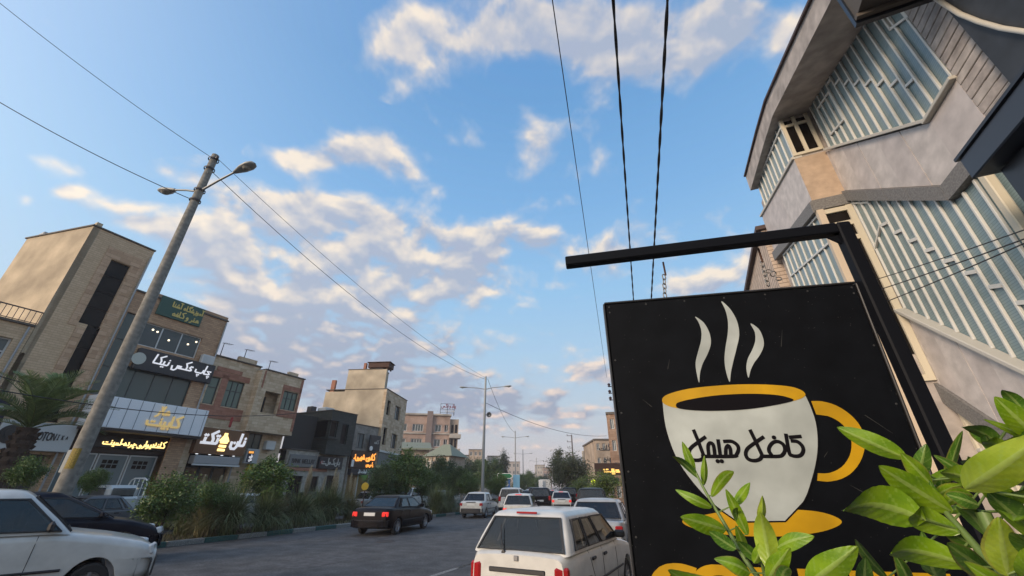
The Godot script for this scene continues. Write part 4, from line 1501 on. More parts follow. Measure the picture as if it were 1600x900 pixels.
	window(d, 18.85, 19.5, 6.2, 7.5, -0.4, 1, 1, frame_dark, dark_glass, 0.05)
	window(d, 18.5, 20.0, 3.9, 5.0, -0.4, 3, 1, frame_dark, green_glass, 0.05)
	for r in [[19.98, 21.58, 8.1, 8.45], [20.0, 20.13, 6.5, 8.08], [21.42, 21.6, 5.3, 9.1], [20.0, 21.4, 6.2, 6.68], [18.32, 18.42, 7.9, 9.1]]:
		block("rose_panel", d, rose, r[0], r[1], r[2], r[3], 0.552, 0.59)
	block("balcony_floor", d, cream, 18.3, 21.6, 5.02, 5.19, -0.3, 0.6)
	block("wing_side", d, cream, 18.1, 18.29, 5.0, 9.1, -0.3, 0.55)
	block("roof", d, cap, 15.08, 18.32, 9.36, 9.44, -9, 0.10)
	block("wing_roof", d, cap, 18.33, 21.68, 9.16, 9.24, -9, 0.62)
	block("parapet_step", d, cream, 16.6, 17.9, 9.45, 9.75, -0.25, 0.0)
	block("parapet_step", d, cream, 20.2, 21.0, 9.25, 9.48, 0.30, 0.55)
	block("side_wall", d, plaster, 21.35, 21.6, 0.1, 9.1, -9, -0.56)
	block("awning", d, grey_metal, 15.55, 18.3, 2.9, 3.35, 0.0, 0.55, 0.03)
	block("awning_lip", d, frame_white, 15.5, 18.35, 2.80, 2.89, 0.5, 0.6)
	for i in 3:
		window(d, 15.6 + i * 0.82, 16.38 + i * 0.82, 0.2, 2.75, -0.2, 1, 1, frame_dark, mat("shop_inside", 0.09, 0.06, 0.035, 0.2), 0.05, "shop_window")
	block("flue", d, mat("flue_red", 0.30, 0.03, 0.025, 0.5), 17.1, 17.25, 5.1, 5.75, 0.2, 0.35, 0.05)
	block("yellow_pier", d, mat("yellow_paint", 0.45, 0.33, 0.03, 0.6), 19.2, 19.5, 0.1, 3.1, 0.05, 0.25)
	block("air_unit", d, frame_white, 20.2, 20.9, 4.0, 4.6, -0.28, 0.1, 0.03)
	dark_room(d, 15.2, 21.3, 0.1, 9.0, -1.4)
	for q in [[15.6, 9.44, 1.0], [17.2, 9.75, 0.7], [19.2, 9.24, 0.9]]:
		var ab = MB.new()
		var x: float = q[0] - 15.1
		ab.tube([Vector3(x, q[1], -0.5), Vector3(x, q[1] + q[2], -0.5)], 0.03, 0.022, 6)
		ab.tube([Vector3(x - 0.1, q[1] + q[2], -0.5), Vector3(x + 0.55, q[1] + q[2] * 1.05, -0.4)], 0.016, 0.016, 5)
		for k in 5:
			ab.tube([Vector3(x + k * 0.11, q[1] + q[2] + 0.02, -0.72), Vector3(x + k * 0.11, q[1] + q[2] + 0.02, -0.28)], 0.008, 0.008, 4)
		part("aerial", ab, iron, d)

	# downpipes and air units on these fronts
	for q in [[c, 15.0, 4.4, 11.6, 9.8], [d, 18.2, 0.2, 9.2, 15.1], [t, 9.72, 0.2, 13.9, 6.9], [a, 6.7, 0.2, 8.4, -6.0]]:
		var pb = MB.new()
		pipe(pb, [Vector3(q[1] - q[4], q[2], 0.09), Vector3(q[1] - q[4], q[3], 0.09)], 0.045)
		part("downpipe", pb, grey_metal, q[0])
	for q in [[a, 4.0, 5.2, -6.0], [d, 17.7, 4.7, 15.1], [c, 14.55, 8.9, 9.8]]:
		var ab = MB.new()
		ab.box(Vector3(q[1] - q[3], q[2], 0.2), Vector3(0.75, 0.55, 0.30), Basis.IDENTITY, 0.03)
		for k in 5:
			ab.box(Vector3(q[1] - q[3] - 0.1, q[2] - 0.16 + k * 0.08, 0.355), Vector3(0.42, 0.018, 0.012))
		part("air_unit", ab, frame_white, q[0])

	# --- bank with the black brick box above
	var e = lb("bank_house", "black brick upper storey jutting out over a grey bank front", 22.2)
	var black_brick = mat("black_brick", 0.038, 0.043, 0.037, 0.6, 0.0, brick_image("black", 30, 10, Color(1, 1, 1), Color(0.7, 0.72, 0.7), Color(0.55, 0.55, 0.53)), 0.5)
	wall("bank_wall", e, mat("bank_stone", 0.48, 0.45, 0.39, 0.8, 0.0, worn, 0.4), 22.2, 28.0, 0.1, 4.15, [[22.7, 23.9, 0.1, 2.4], [24.3, 25.4, 0.4, 2.4], [26.2, 27.3, 0.1, 2.5]])
	for q in [[22.7, 23.9, 0.1, 2.4], [24.3, 25.4, 0.4, 2.4], [26.2, 27.3, 0.1, 2.5]]:
		window(e, q[0], q[1], q[2], q[3], -0.14, 2, 1, frame_dark, dark_glass, 0.05)
	wall("upper_wall", e, black_brick, 24.95, 27.75, 4.0, 7.35, [[24.96, 25.75, 5.3, 6.55], [26.25, 26.95, 4.85, 6.45]], 0.3, 0.6)
	block("upper_side", e, black_brick, 24.95, 25.25, 4.0, 7.35, -4.5, 0.299)
	block("upper_far_side", e, black_brick, 27.45, 27.75, 4.0, 7.35, -4.5, 0.299)
	block("upper_roof", e, cap, 24.90, 27.80, 7.36, 7.42, -4.6, 0.65)
	block("upper_floor", e, black_brick, 25.26, 27.44, 4.01, 4.1, -4.5, 0.29)
	window(e, 25.1, 25.75, 5.3, 6.55, 0.44, 1, 1, frame_dark, dark_glass, 0.05)
	window(e, 26.25, 26.95, 4.85, 6.45, 0.44, 1, 1, frame_dark, dark_glass, 0.04)
	block("corner_ledge", e, black_brick, 24.80, 25.80, 5.15, 5.29, -0.6, 0.75)
	block("corner_hood", e, black_brick, 24.80, 25.80, 6.56, 6.68, -0.6, 0.75)
	block("corner_glass", e, dark_glass, 24.92, 24.945, 5.3, 6.55, -0.9, 0.3)
	block("side_pilaster", e, mat("cream_pier", 0.40, 0.35, 0.27, 0.85), 22.22, 22.65, 0.1, 7.0, -5.0, -4.6)
	block("bank_roof", e, cap, 22.2, 24.7, 4.16, 4.24, -4.5, 0.1)
	block("brown_band", e, rose, 22.2, 26.0, 2.75, 2.95, 0.004, 0.08)
	block("roof_unit", e, frame_white, 25.6, 26.6, 7.43, 7.85, -2.0, -1.0, 0.04)
	block("roof_cabinet", e, iron, 25.0, 25.5, 7.43, 7.9, -2.6, -2.0, 0.02)
	dark_room(e, 22.3, 27.4, 0.2, 6.9, -1.0)

	# --- narrow grey house with the orange sign
	var f = lb("narrow_grey_house", "narrow grey two-storey house beside the black brick box", 28.2)
	var grey_render = mat("grey_render", 0.36, 0.33, 0.29, 0.85, 0.0, worn, 0.3)
	wall("wall", f, grey_render, 28.2, 31.4, 0.1, 6.7, [[28.75, 29.65, 4.75, 6.0], [28.4, 31.2, 0.1, 2.75]])
	window(f, 28.75, 29.65, 4.75, 6.0, -0.14, 2, 1, frame_dark, mat("window_pale", 0.16, 0.18, 0.18, 0.12), 0.05)
	block("roof", f, cap, 28.18, 31.45, 6.71, 6.78, -6, 0.06)
	block("side_wall", f, grey_render, 31.1, 31.4, 0.1, 6.7, -6, -0.31)
	for i in 2:
		window(f, 28.45 + i * 1.38, 29.80 + i * 1.38, 0.2, 2.7, -0.2, 1, 1, frame_white, mat("shop_amber", 0.20, 0.13, 0.05, 0.2), 0.05, "shop_window")
	dark_room(f, 28.3, 31.0, 0.1, 6.5, -1.0)
	OX = 0.0

	# --- tall cream house past the bend, its blank side towards the camera
	var p6 = at_dist(605, 607, 42.0)
	var g = thing("cream_house", "tall cream house with a blank side wall and a rusty tank on its roof", "building", Vector3(p6.x, 0.1, p6.z), deg_to_rad(90.0 - 5.0))
	var cream_render = mat("cream_render", 0.58, 0.49, 0.36, 0.9, 0.0, noise_tex("stain", 0.006, 0.70, 1.0, 5, 14), 0.12)
	var cream_front = mat("cream_front", 0.58, 0.50, 0.385, 0.85, 0.0, brick_image("slabs", 48, 22, Color(1, 0.97, 0.94), Color(0.84, 0.78, 0.72), Color(0.7, 0.66, 0.6), 12, 6, 1), 0.3)
	var holes = [[0.6, 1.5, 8.1, 9.5], [2.9, 4.5, 8.0, 9.4], [0.6, 1.5, 5.3, 6.9], [2.9, 4.5, 5.2, 6.6], [0.4, 5.6, 0.2, 3.2]]
	wall("wall", g, cream_front, 0.0, 6.2, 0.1, 10.45, holes)
	for h in holes.slice(0, 4):
		window(g, h[0], h[1], h[2], h[3], -0.2, 1 if h[1] < 2 else 3, 2, frame_dark, grey_glass if h[1] > 2 else dark_glass, 0.06)
	block("side_wall", g, cream_render, 0.0, 0.3, 0.1, 12.5, -4.4, -0.301)
	block("side_wall", g, cream_render, 0.0, 0.3, 0.1, 10.3, -6.4, -4.401)
	block("far_wall", g, cream_render, 5.9, 6.2, 0.1, 10.45, -6.4, -0.301)
	block("stair_house", g, cream_render, 0.3, 1.8, 10.46, 12.5, -4.4, -0.8)
	block("roof", g, cap, -0.04, 6.26, 10.461, 10.53, -6.4, 0.06)
	block("stair_roof", g, cap, -0.05, 1.85, 12.51, 12.57, -4.45, -0.75)
	block("ledge", g, frame_white, 0.0, 6.25, 4.62, 4.78, 0.003, 0.14)
	block("grey_band", g, mat("band_grey", 0.16, 0.155, 0.145, 0.8), 0.0, 6.25, 3.5, 4.6, 0.003, 0.07)
	block("shop_front", g, mat("shop_green", 0.25, 0.30, 0.25, 0.4), 0.4, 5.6, 0.2, 3.2, -0.3, -0.2)
	block("chimney", g, mat("chimney_brick", 0.30, 0.13, 0.08, 0.85), 0.05, 0.35, 10.31, 11.5, -6.0, -5.6)
	block("chimney", g, mat("chimney_brick", 0, 0, 0), 0.3, 0.6, 12.58, 13.3, -3.0, -2.75)
	dark_room(g, 0.35, 5.85, 0.2, 10.2, -1.6)
	var tk = thing("rusty_tank", "rusty brown steel water tank on the cream house roof", "water tank", g.transform * Vector3(0.75, 12.58, -1.3), deg_to_rad(85.0))
	var tb = MB.new()
	tb.box(Vector3(0, 0.42, 0), Vector3(1.3, 0.55, 2.3), Basis.IDENTITY, 0.05)
	part("tank", tb, mat("rust", 0.13, 0.06, 0.035, 0.85, 0.0, noise_tex("chips", 0.05, 0.45, 1.0, 5, 8), 0.6), tk)
	var tl = MB.new()
	for x in [-0.5, 0.5]:
		for z in [-0.9, 0.9]:
			tl.box(Vector3(x, 0.08, z), Vector3(0.12, 0.16, 0.12))
	tl.box(Vector3(0, 0.72, 0), Vector3(1.5, 0.05, 2.5))
	part("stand", tl, mat("rust", 0, 0, 0), tk)

# ---------- shop signs along the left side ----------
func wall_sign(called: String, label: String, s0: float, s1: float, y0: float, y1: float, z0: float, z1: float, m: Material, category := "sign") -> Node3D:
	var o = thing(called, label, category, street(s0, 28.0, y0 + 0.1) - left() * z0, deg_to_rad(66.0))
	bx("board", o, m, Vector3((s1 - s0) * 0.5, (y1 - y0) * 0.5, (z1 - z0) * 0.5), Vector3(s1 - s0, y1 - y0, z1 - z0), 0.02)
	return o

func letters(o: Node3D, w: String, right: Vector2, unit: float, stroke: float, z: float, depth: float, m: Material, slant := 0.0) -> void:
	var b = MB.new()
	write_word(b, w, right, unit, stroke, z, z + depth, slant)
	part("lettering", b, m, o)

func make_signs() -> void:
	var gold = glow("gold_letters", 0.95, 0.68, 0.26, 0.26)
	var lit_gold = glow("lit_gold", 1.0, 0.72, 0.25, 1.5)
	var lit_white = glow("lit_white", 0.95, 0.95, 1.0, 0.42)
	var black_board = mat("board_black", 0.018, 0.019, 0.024, 0.4)
	var white_paint = mat("white_paint", 0.72, 0.72, 0.70, 0.5)
	# cabinet shop: pale metal canopy with gold letters
	var panel = mat("pale_panel", 0.76, 0.78, 0.81, 0.4)
	var cab = wall_sign("shop_canopy", "pale metal shop canopy with gold joined lettering over the blue-glazed shop", 9.9, 15.3, 4.33, 5.82, 0.0, 0.9, panel)
	for i in 10:
		bx("panel_joint", cab, mat("joint_grey", 0.22, 0.24, 0.27, 0.5), Vector3(0.3 + i * 0.55, 0.745, 0.905), Vector3(0.03, 1.45, 0.008))
	bx("canopy_underside", cab, mat("fascia_brown", 0, 0, 0), Vector3(2.7, -0.07, 0.45), Vector3(5.4, 0.12, 0.88))
	letters(cab, "hi la rs", Vector2(3.35, 0.92), 0.265, 0.30, 0.91, 0.06, gold)
	letters(cab, "ki Af bi ym nm tf", Vector2(4.05, 0.34), 0.34, 0.30, 0.91, 0.06, gold)
	var ws = wall_sign("lit_fascia_sign", "dark fascia with small glowing yellow lettering under the pale canopy", 10.6, 14.6, 3.48, 4.05, -0.42, -0.30, black_board)
	letters(ws, "ki Af ghm dhf ds yi vf As rs yf - pi rf ds hs - li mm ym nm tf", Vector2(3.62, 0.17), 0.185, 0.30, 0.125, 0.02, lit_gold)
	# printing shop: black band
	var ni = wall_sign("printing_sign", "long black sign band with slanting white joined lettering on the brown block", 11.0, 15.15, 7.5, 8.66, 0.0, 0.28, black_board)
	letters(ni, "ci Af ps _ ei km sf _ ni ym km Af", Vector2(3.92, 0.50), 0.315, 0.25, 0.285, 0.03, lit_white, 0.18)
	var disc = MB.new()
	disc.lathe([Vector2(0.33, 0), Vector2(0.33, 0.04), Vector2(0.0, 0.04)], Vector3(0.10, 0.55, 0.285), Basis(Vector3.RIGHT, PI / 2), 24)
	part("round_badge", disc, mat("badge_grey", 0.45, 0.47, 0.42, 0.5), ni)
	# art school: green board at the parapet
	var gr = wall_sign("school_sign", "dark green parapet sign with two lines of yellow lettering", 11.05, 13.5, 10.78, 11.98, 0.003, 0.10, mat("board_green", 0.020, 0.075, 0.055, 0.5))
	var yl = mat("letter_yellow", 0.62, 0.48, 0.14, 0.5)
	letters(gr, "Mad mi vf zs shm gm As hs _ Mad shm nm Af", Vector2(2.40, 0.72), 0.195, 0.30, 0.10, 0.02, yl)
	letters(gr, "hi nm rf _ vs _ ki Af fm hf", Vector2(2.28, 0.20), 0.215, 0.30, 0.10, 0.02, yl)
	# bread shop
	var br = wall_sign("bread_shop_sign", "brown bread shop sign with white lettering and a glowing golden bread emblem", 15.4, 18.55, 3.45, 4.95, 0.0, 0.40, mat("board_brown", 0.15, 0.068, 0.026, 0.45))
	letters(br, "ni Af ns", Vector2(2.95, 0.62), 0.44, 0.34, 0.405, 0.05, lit_white, 0.12)
	letters(br, "ti km tm", Vector2(1.20, 0.62), 0.44, 0.34, 0.405, 0.05, lit_white, 0.12)
	var em = MB.new()
	var lg = lit_gold
	em.prism([[-0.22, 0.0], [0.22, 0.0], [0.24, 0.10], [0.30, 0.14], [0.28, 0.20], [0.20, 0.34], [0.10, 0.48], [0.10, 0.62], [-0.10, 0.62], [-0.10, 0.48], [-0.20, 0.34], [-0.28, 0.20], [-0.30, 0.14], [-0.24, 0.10]], 0.0, 0.05, Transform3D(Basis.IDENTITY, Vector3(1.62, 0.66, 0.405)))
	em.box(Vector3(1.60, 0.50, 0.43), Vector3(0.46, 0.15, 0.05), Basis.IDENTITY, 0.02)
	em.box(Vector3(1.58, 0.28, 0.43), Vector3(0.46, 0.15, 0.05), Basis.IDENTITY, 0.02)
	part("bread_emblem", em, lg, br)
	for i in 5:
		var sp = MB.new()
		sp.lathe([Vector2(0.06, 0), Vector2(0.05, 0.03), Vector2(0, 0.03)], Vector3(0.35 + i * 0.6, 1.50, 0.35), Basis.IDENTITY, 10)
		part("spot_lamp", sp, mat("spot_warm", 0.55, 0.42, 0.25, 0.4), br)
	for i in 4:
		var sp = MB.new()
		sp.lathe([Vector2(0.0, -0.03), Vector2(0.07, -0.03), Vector2(0.07, 0.0)], Vector3(0.35 + i * 0.75, 0.0, 0.25), Basis.IDENTITY, 10)
		part("down_lamp", sp, glow("lamp_cool", 0.9, 0.95, 1.0, 0.9), br)
	# the cabinet shop is lit inside too
	for i in 3:
		var tb = MB.new()
		tb.box(Vector3(0.9 + i * 1.1, -0.42, -0.62), Vector3(0.5, 0.05, 0.08), Basis.IDENTITY, 0.01)
		part("tube_lamp", tb, glow("lamp_amber", 1.0, 0.66, 0.30, 0.9), cab)
	var cl = SpotLight3D.new()
	cl.name = "canopy_light"
	cl.position = Vector3(2.0, -0.47, -0.50)
	cl.rotation = Vector3(-PI / 2, 0, 0)
	cl.light_color = Color(1.0, 0.84, 0.62)
	cl.light_energy = 5.0
	cl.spot_angle = 75
	cl.spot_range = 20
	cl.spot_attenuation = 2
	cl.light_size = 0.3
	cl.shadow_enabled = true
	cab.add_child(cl)
	var sl = SpotLight3D.new()
	sl.name = "shop_light"
	sl.position = Vector3(1.6, -0.08, 0.3)
	sl.rotation.x = -PI / 2
	sl.light_color = Color(1.0, 0.93, 0.8)
	sl.light_energy = 6.0
	sl.spot_angle = 70
	sl.spot_range = 20
	sl.spot_attenuation = 2
	sl.light_size = 0.3
	sl.shadow_enabled = true
	br.add_child(sl)
	var lb_ = wall_sign("small_lightbox", "small grey projecting lightbox with white and blue lettering beside the bread sign", 18.75, 19.6, 3.05, 3.95, 0.15, 0.40, mat("lightbox_grey", 0.35, 0.36, 0.36, 0.4))
	bx("lit_panel", lb_, mat("panel_navy", 0.02, 0.025, 0.05, 0.3), Vector3(0.26, 0.42, 0.255), Vector3(0.42, 0.72, 0.02))
	bx("orange_panel", lb_, glow("lit_orange", 1.0, 0.42, 0.08, 0.7), Vector3(0.26, 0.68, 0.27), Vector3(0.34, 0.13, 0.012))
	letters(lb_, "ni Af ns", Vector2(0.42, 0.38), 0.11, 0.34, 0.266, 0.012, lit_white)
	letters(lb_, "ni Af ns", Vector2(0.42, 0.18), 0.11, 0.34, 0.266, 0.012, lit_white)
	# bank signs
	var b1 = wall_sign("bank_sign_grey", "grey bank sign with dark Latin lettering on the grey stone front", 22.3, 24.75, 3.0, 3.85, 0.0, 0.12, mat("board_grey", 0.17, 0.17, 0.165, 0.5))
	for i in 11:
		if i != 4:
			latin("letter", "BANK MELLAT"[i], 0.30, 0.03, mat("letter_dark", 0.03, 0.03, 0.03, 0.5), b1, Vector3(0.28 + i * 0.19, 0.40, 0.13), true, 0.85)
	var b2 = wall_sign("bank_sign_black", "black bank sign with grey joined lettering under the black brick box", 24.9, 27.3, 2.95, 3.85, 0.0, 0.30, black_board)
	letters(b2, "bi Af ns km _ mi lf tf", Vector2(2.05, 0.36), 0.27, 0.30, 0.305, 0.03, mat("letter_grey", 0.42, 0.42, 0.40, 0.5))
	bx("red_emblem", b2, mat("emblem_red", 0.30, 0.03, 0.03, 0.5), Vector3(0.2, 0.45, 0.31), Vector3(0.22, 0.22, 0.03), 0.02, Basis(Vector3.BACK, PI / 4))
	# orange letters
	var og = wall_sign("orange_sign", "dark brown sign with glowing orange lettering on the narrow grey house", 28.25, 31.2, 3.15, 4.55, 0.0, 0.25, mat("board_brown_dark", 0.05, 0.022, 0.012, 0.5))
	var lo = glow("lit_orange_letters", 1.0, 0.36, 0.06, 1.1)
	letters(og, "ki Af ni vf ns _ shm ym rf yf ni", Vector2(2.85, 0.72), 0.30, 0.34, 0.255, 0.04, lo)
	letters(og, "yi As sf mi ns", Vector2(2.75, 0.20), 0.20, 0.34, 0.255, 0.03, lo)
	bx("white_notice", og, white_paint, Vector3(0.2, 0.35, 0.26), Vector3(0.28, 0.55, 0.02))
	var sb = wall_sign("small_black_sign", "small black shop sign with white lettering below the orange sign", 28.3, 30.3, 2.6, 3.08, 0.0, 0.35, black_board)
	letters(sb, "li bi nm As tf _ ni Af bi", Vector2(1.85, 0.16), 0.17, 0.34, 0.355, 0.02, white_paint)
	var pj = wall_sign("projecting_sign", "square black projecting sign with a white round badge above the orange sign", 29.9, 31.3, 4.62, 5.95, 0.35, 0.50, black_board)
	var pd = MB.new()
	pd.lathe([Vector2(0.20, 0), Vector2(0.20, 0.03), Vector2(0.0, 0.03)], Vector3(0.25, 0.18, 0.155), Basis(Vector3.RIGHT, PI / 2), 20)
	part("round_badge", pd, white_paint, pj)
	letters(pj, "ki Af fm hf", Vector2(1.15, 0.62), 0.19, 0.22, 0.155, 0.015, mat("letter_grey", 0, 0, 0))
	# pharmacy cross
	var cr = thing("pharmacy_cross", "small glowing green pharmacy cross past the orange sign", "sign", street(31.75, 27.2, 2.75), deg_to_rad(66.0))
	var cm = MB.new()
	cm.prism([[-0.12, -0.36], [0.12, -0.36], [0.12, -0.12], [0.36, -0.12], [0.36, 0.12], [0.12, 0.12], [0.12, 0.36], [-0.12, 0.36], [-0.12, 0.12], [-0.36, 0.12], [-0.36, -0.12], [-0.12, -0.12]], -0.06, 0.06)
	part("cross", cm, glow("lit_green", 0.05, 0.95, 0.30, 1.2), cr)
	bx("bracket", cr, mat("iron", 0, 0, 0), Vector3(0, 0.0, -0.42), Vector3(0.05, 0.05, 0.8))
	# camera shop and badges at the left edge
	var ph = wall_sign("camera_shop_sign", "white sign with a black lens picture and dark tapering lettering behind the palm", 7.45, 10.0, 3.12, 4.32, 0.0, 0.30, mat("board_white", 0.50, 0.51, 0.50, 0.5))
	var ln = MB.new()
	for r in [[0.40, 0.02], [0.30, 0.03], [0.20, 0.04]]:
		ln.lathe([Vector2(r[0], 0), Vector2(r[0], r[1]), Vector2(r[0] * 0.8, r[1]), Vector2(r[0] * 0.8, r[1] - 0.015), Vector2(0.0, r[1] - 0.015)], Vector3(0.42, 0.62, 0.30), Basis(Vector3.RIGHT, PI / 2), 24)
	ln.box(Vector3(0.66, 0.83, 0.31), Vector3(0.75, 0.03, 0.02))
	part("lens_picture", ln, mat("print_black", 0.03, 0.03, 0.032, 0.4), ph)
	var word = "PHOTONIKA"
	for i in 9:
		var hh: float = [0.16, 0.32, 0.40, 0.44, 0.40, 0.34, 0.28, 0.22, 0.16][i]
		latin("letter", word[i], hh * 0.9, 0.02, mat("print_black", 0, 0, 0), ph, Vector3(1.04 + i * 0.155, 0.62, 0.31), true, 0.55)
	var bb = wall_sign("badge_board", "dark navy board with round coloured badges at the left edge", 4.0, 7.42, 3.55, 5.15, 0.0, 0.22, mat("board_navy", 0.012, 0.014, 0.03, 0.5))
	var cols = [mat("badge_white", 0.55, 0.55, 0.55, 0.5), mat("badge_green", 0.05, 0.20, 0.14, 0.5), mat("badge_red", 0.35, 0.05, 0.03, 0.5)]
	var kk = 0
	for q in [[3.12, 1.12, 0], [2.62, 1.30, 1], [3.05, 0.62, 0], [2.85, 0.14, 2], [2.3, 0.8, 0], [1.7, 1.1, 1], [1.6, 0.5, 0]]:
		var dm = MB.new()
		dm.lathe([Vector2(0.19, 0), Vector2(0.19, 0.025), Vector2(0, 0.025)], Vector3(q[0], q[1], 0.22), Basis(Vector3.RIGHT, PI / 2), 20)
		part("badge", dm, cols[q[2]], bb)
		bx("badge_band", bb, mat("print_black", 0, 0, 0), Vector3(q[0], q[1], 0.25), Vector3(0.24, 0.05, 0.012))

# ---------- the right side of the street past the stone house, mostly behind the hanging sign ----------
func make_right_row() -> void:
	var k = 0
	for q in [[24.5, 7.6, 8.2, "cream two-storey house past the pale brick wall, behind the hanging sign", Color(0.50, 0.44, 0.35)], [32.5, 7.8, 10.4, "tan three-storey house behind the hanging sign's middle", Color(0.46, 0.36, 0.27)], [41.0, 8.2, 7.4, "low grey house behind the hanging sign, next to the clad tower", Color(0.40, 0.38, 0.35)]]:
		var o = thing("row_house", q[3], "building", way(q[0], -3.3, 0.1), deg_to_rad(270.0) - heading(q[0]))
		var m = mat("row_render_%d" % k, q[4].r, q[4].g, q[4].b, 0.9, 0.0, noise_tex("stain", 0.006, 0.70, 1.0, 5, 14), 0.15)
		k += 1
		var w: float = q[1]
		var n = int(q[2] / 3.3)
		var holes = [[0.5, w - 0.5, 0.3, 2.9]]
		for f in range(1, n):
			for j in 3:
				holes.append([0.7 + j * (w - 0.8) / 3.0, 0.7 + j * (w - 0.8) / 3.0 + 1.4, 0.9 + f * 3.2, 2.5 + f * 3.2])
		wall("wall", o, m, 0, w, 0, q[2], holes, 0.3)
		for h in holes.slice(1):
			window(o, h[0], h[1], h[2], h[3], -0.15, 2, 1, mat("frame_white", 0, 0, 0), mat("window_grey", 0, 0, 0), 0.06)
		block("shop_shutter", o, mat("grey_metal", 0, 0, 0), 0.5, w - 0.5, 0.3, 2.9, -0.25, -0.18)
		block("body", o, m, 0, w, 0, q[2] - 0.02, -9, -0.6)
		for x in [0.15, w - 0.15]:
			block("cheek", o, m, x - 0.15, x + 0.15, 0, q[2], -0.6, -0.301)
		block("roof", o, mat("coping_dark", 0, 0, 0), -0.05, w + 0.05, q[2] + 0.004, q[2] + 0.1, -9, 0.08)

# ---------- far part of the street ----------
func far_house(called: String, label: String, u0: float, u1: float, v: float, d: float, m: Material, floors: int, cols: int, deep := 10.0, turn := 0.0) -> Node3D:
	# a plain-fronted house whose front faces back down the street
	var a = at_dist(u0, v, d); var c := at_dist(u1, v, d)
	var mid = (a + c) * 0.5
	var ang = atan2(-(c - a).z, (c - a).x) + turn
	var w = Vector2(a.x - c.x, a.z - c.z).length()
	var h = mid.y
	var o = thing(called, label, "building", Vector3(mid.x, 0, mid.z), ang)
	var holes = []
	var fh: float = h / floors
	for i in floors:
		for j in cols:
			var cw: float = w / cols
			holes.append([-w * 0.5 + (j + 0.24) * cw, -w * 0.5 + (j + 0.76) * cw, i * fh + fh * 0.30, i * fh + fh * 0.78])
	wall("wall", o, m, -w * 0.5, w * 0.5, 0, h, holes, 0.3)
	for q in holes:
		window(o, q[0], q[1], q[2], q[3], -0.18, 2, 1, mat("frame_white", 0, 0, 0), mat("window_grey", 0, 0, 0), 0.08)
	block("body", o, m, -w * 0.5, w * 0.5, 0, h - 0.02, -deep, -0.7)
	for sx in [-1.0, 1.0]:
		block("cheek", o, m, sx * w * 0.5 - 0.15, sx * w * 0.5 + 0.15, 0, h, -0.7, -0.301)
	block("roof", o, mat("coping_dark", 0, 0, 0), -w * 0.5 - 0.2, w * 0.5 + 0.2, h + 0.004, h + 0.25, -deep - 0.1, 0.15)
	return o

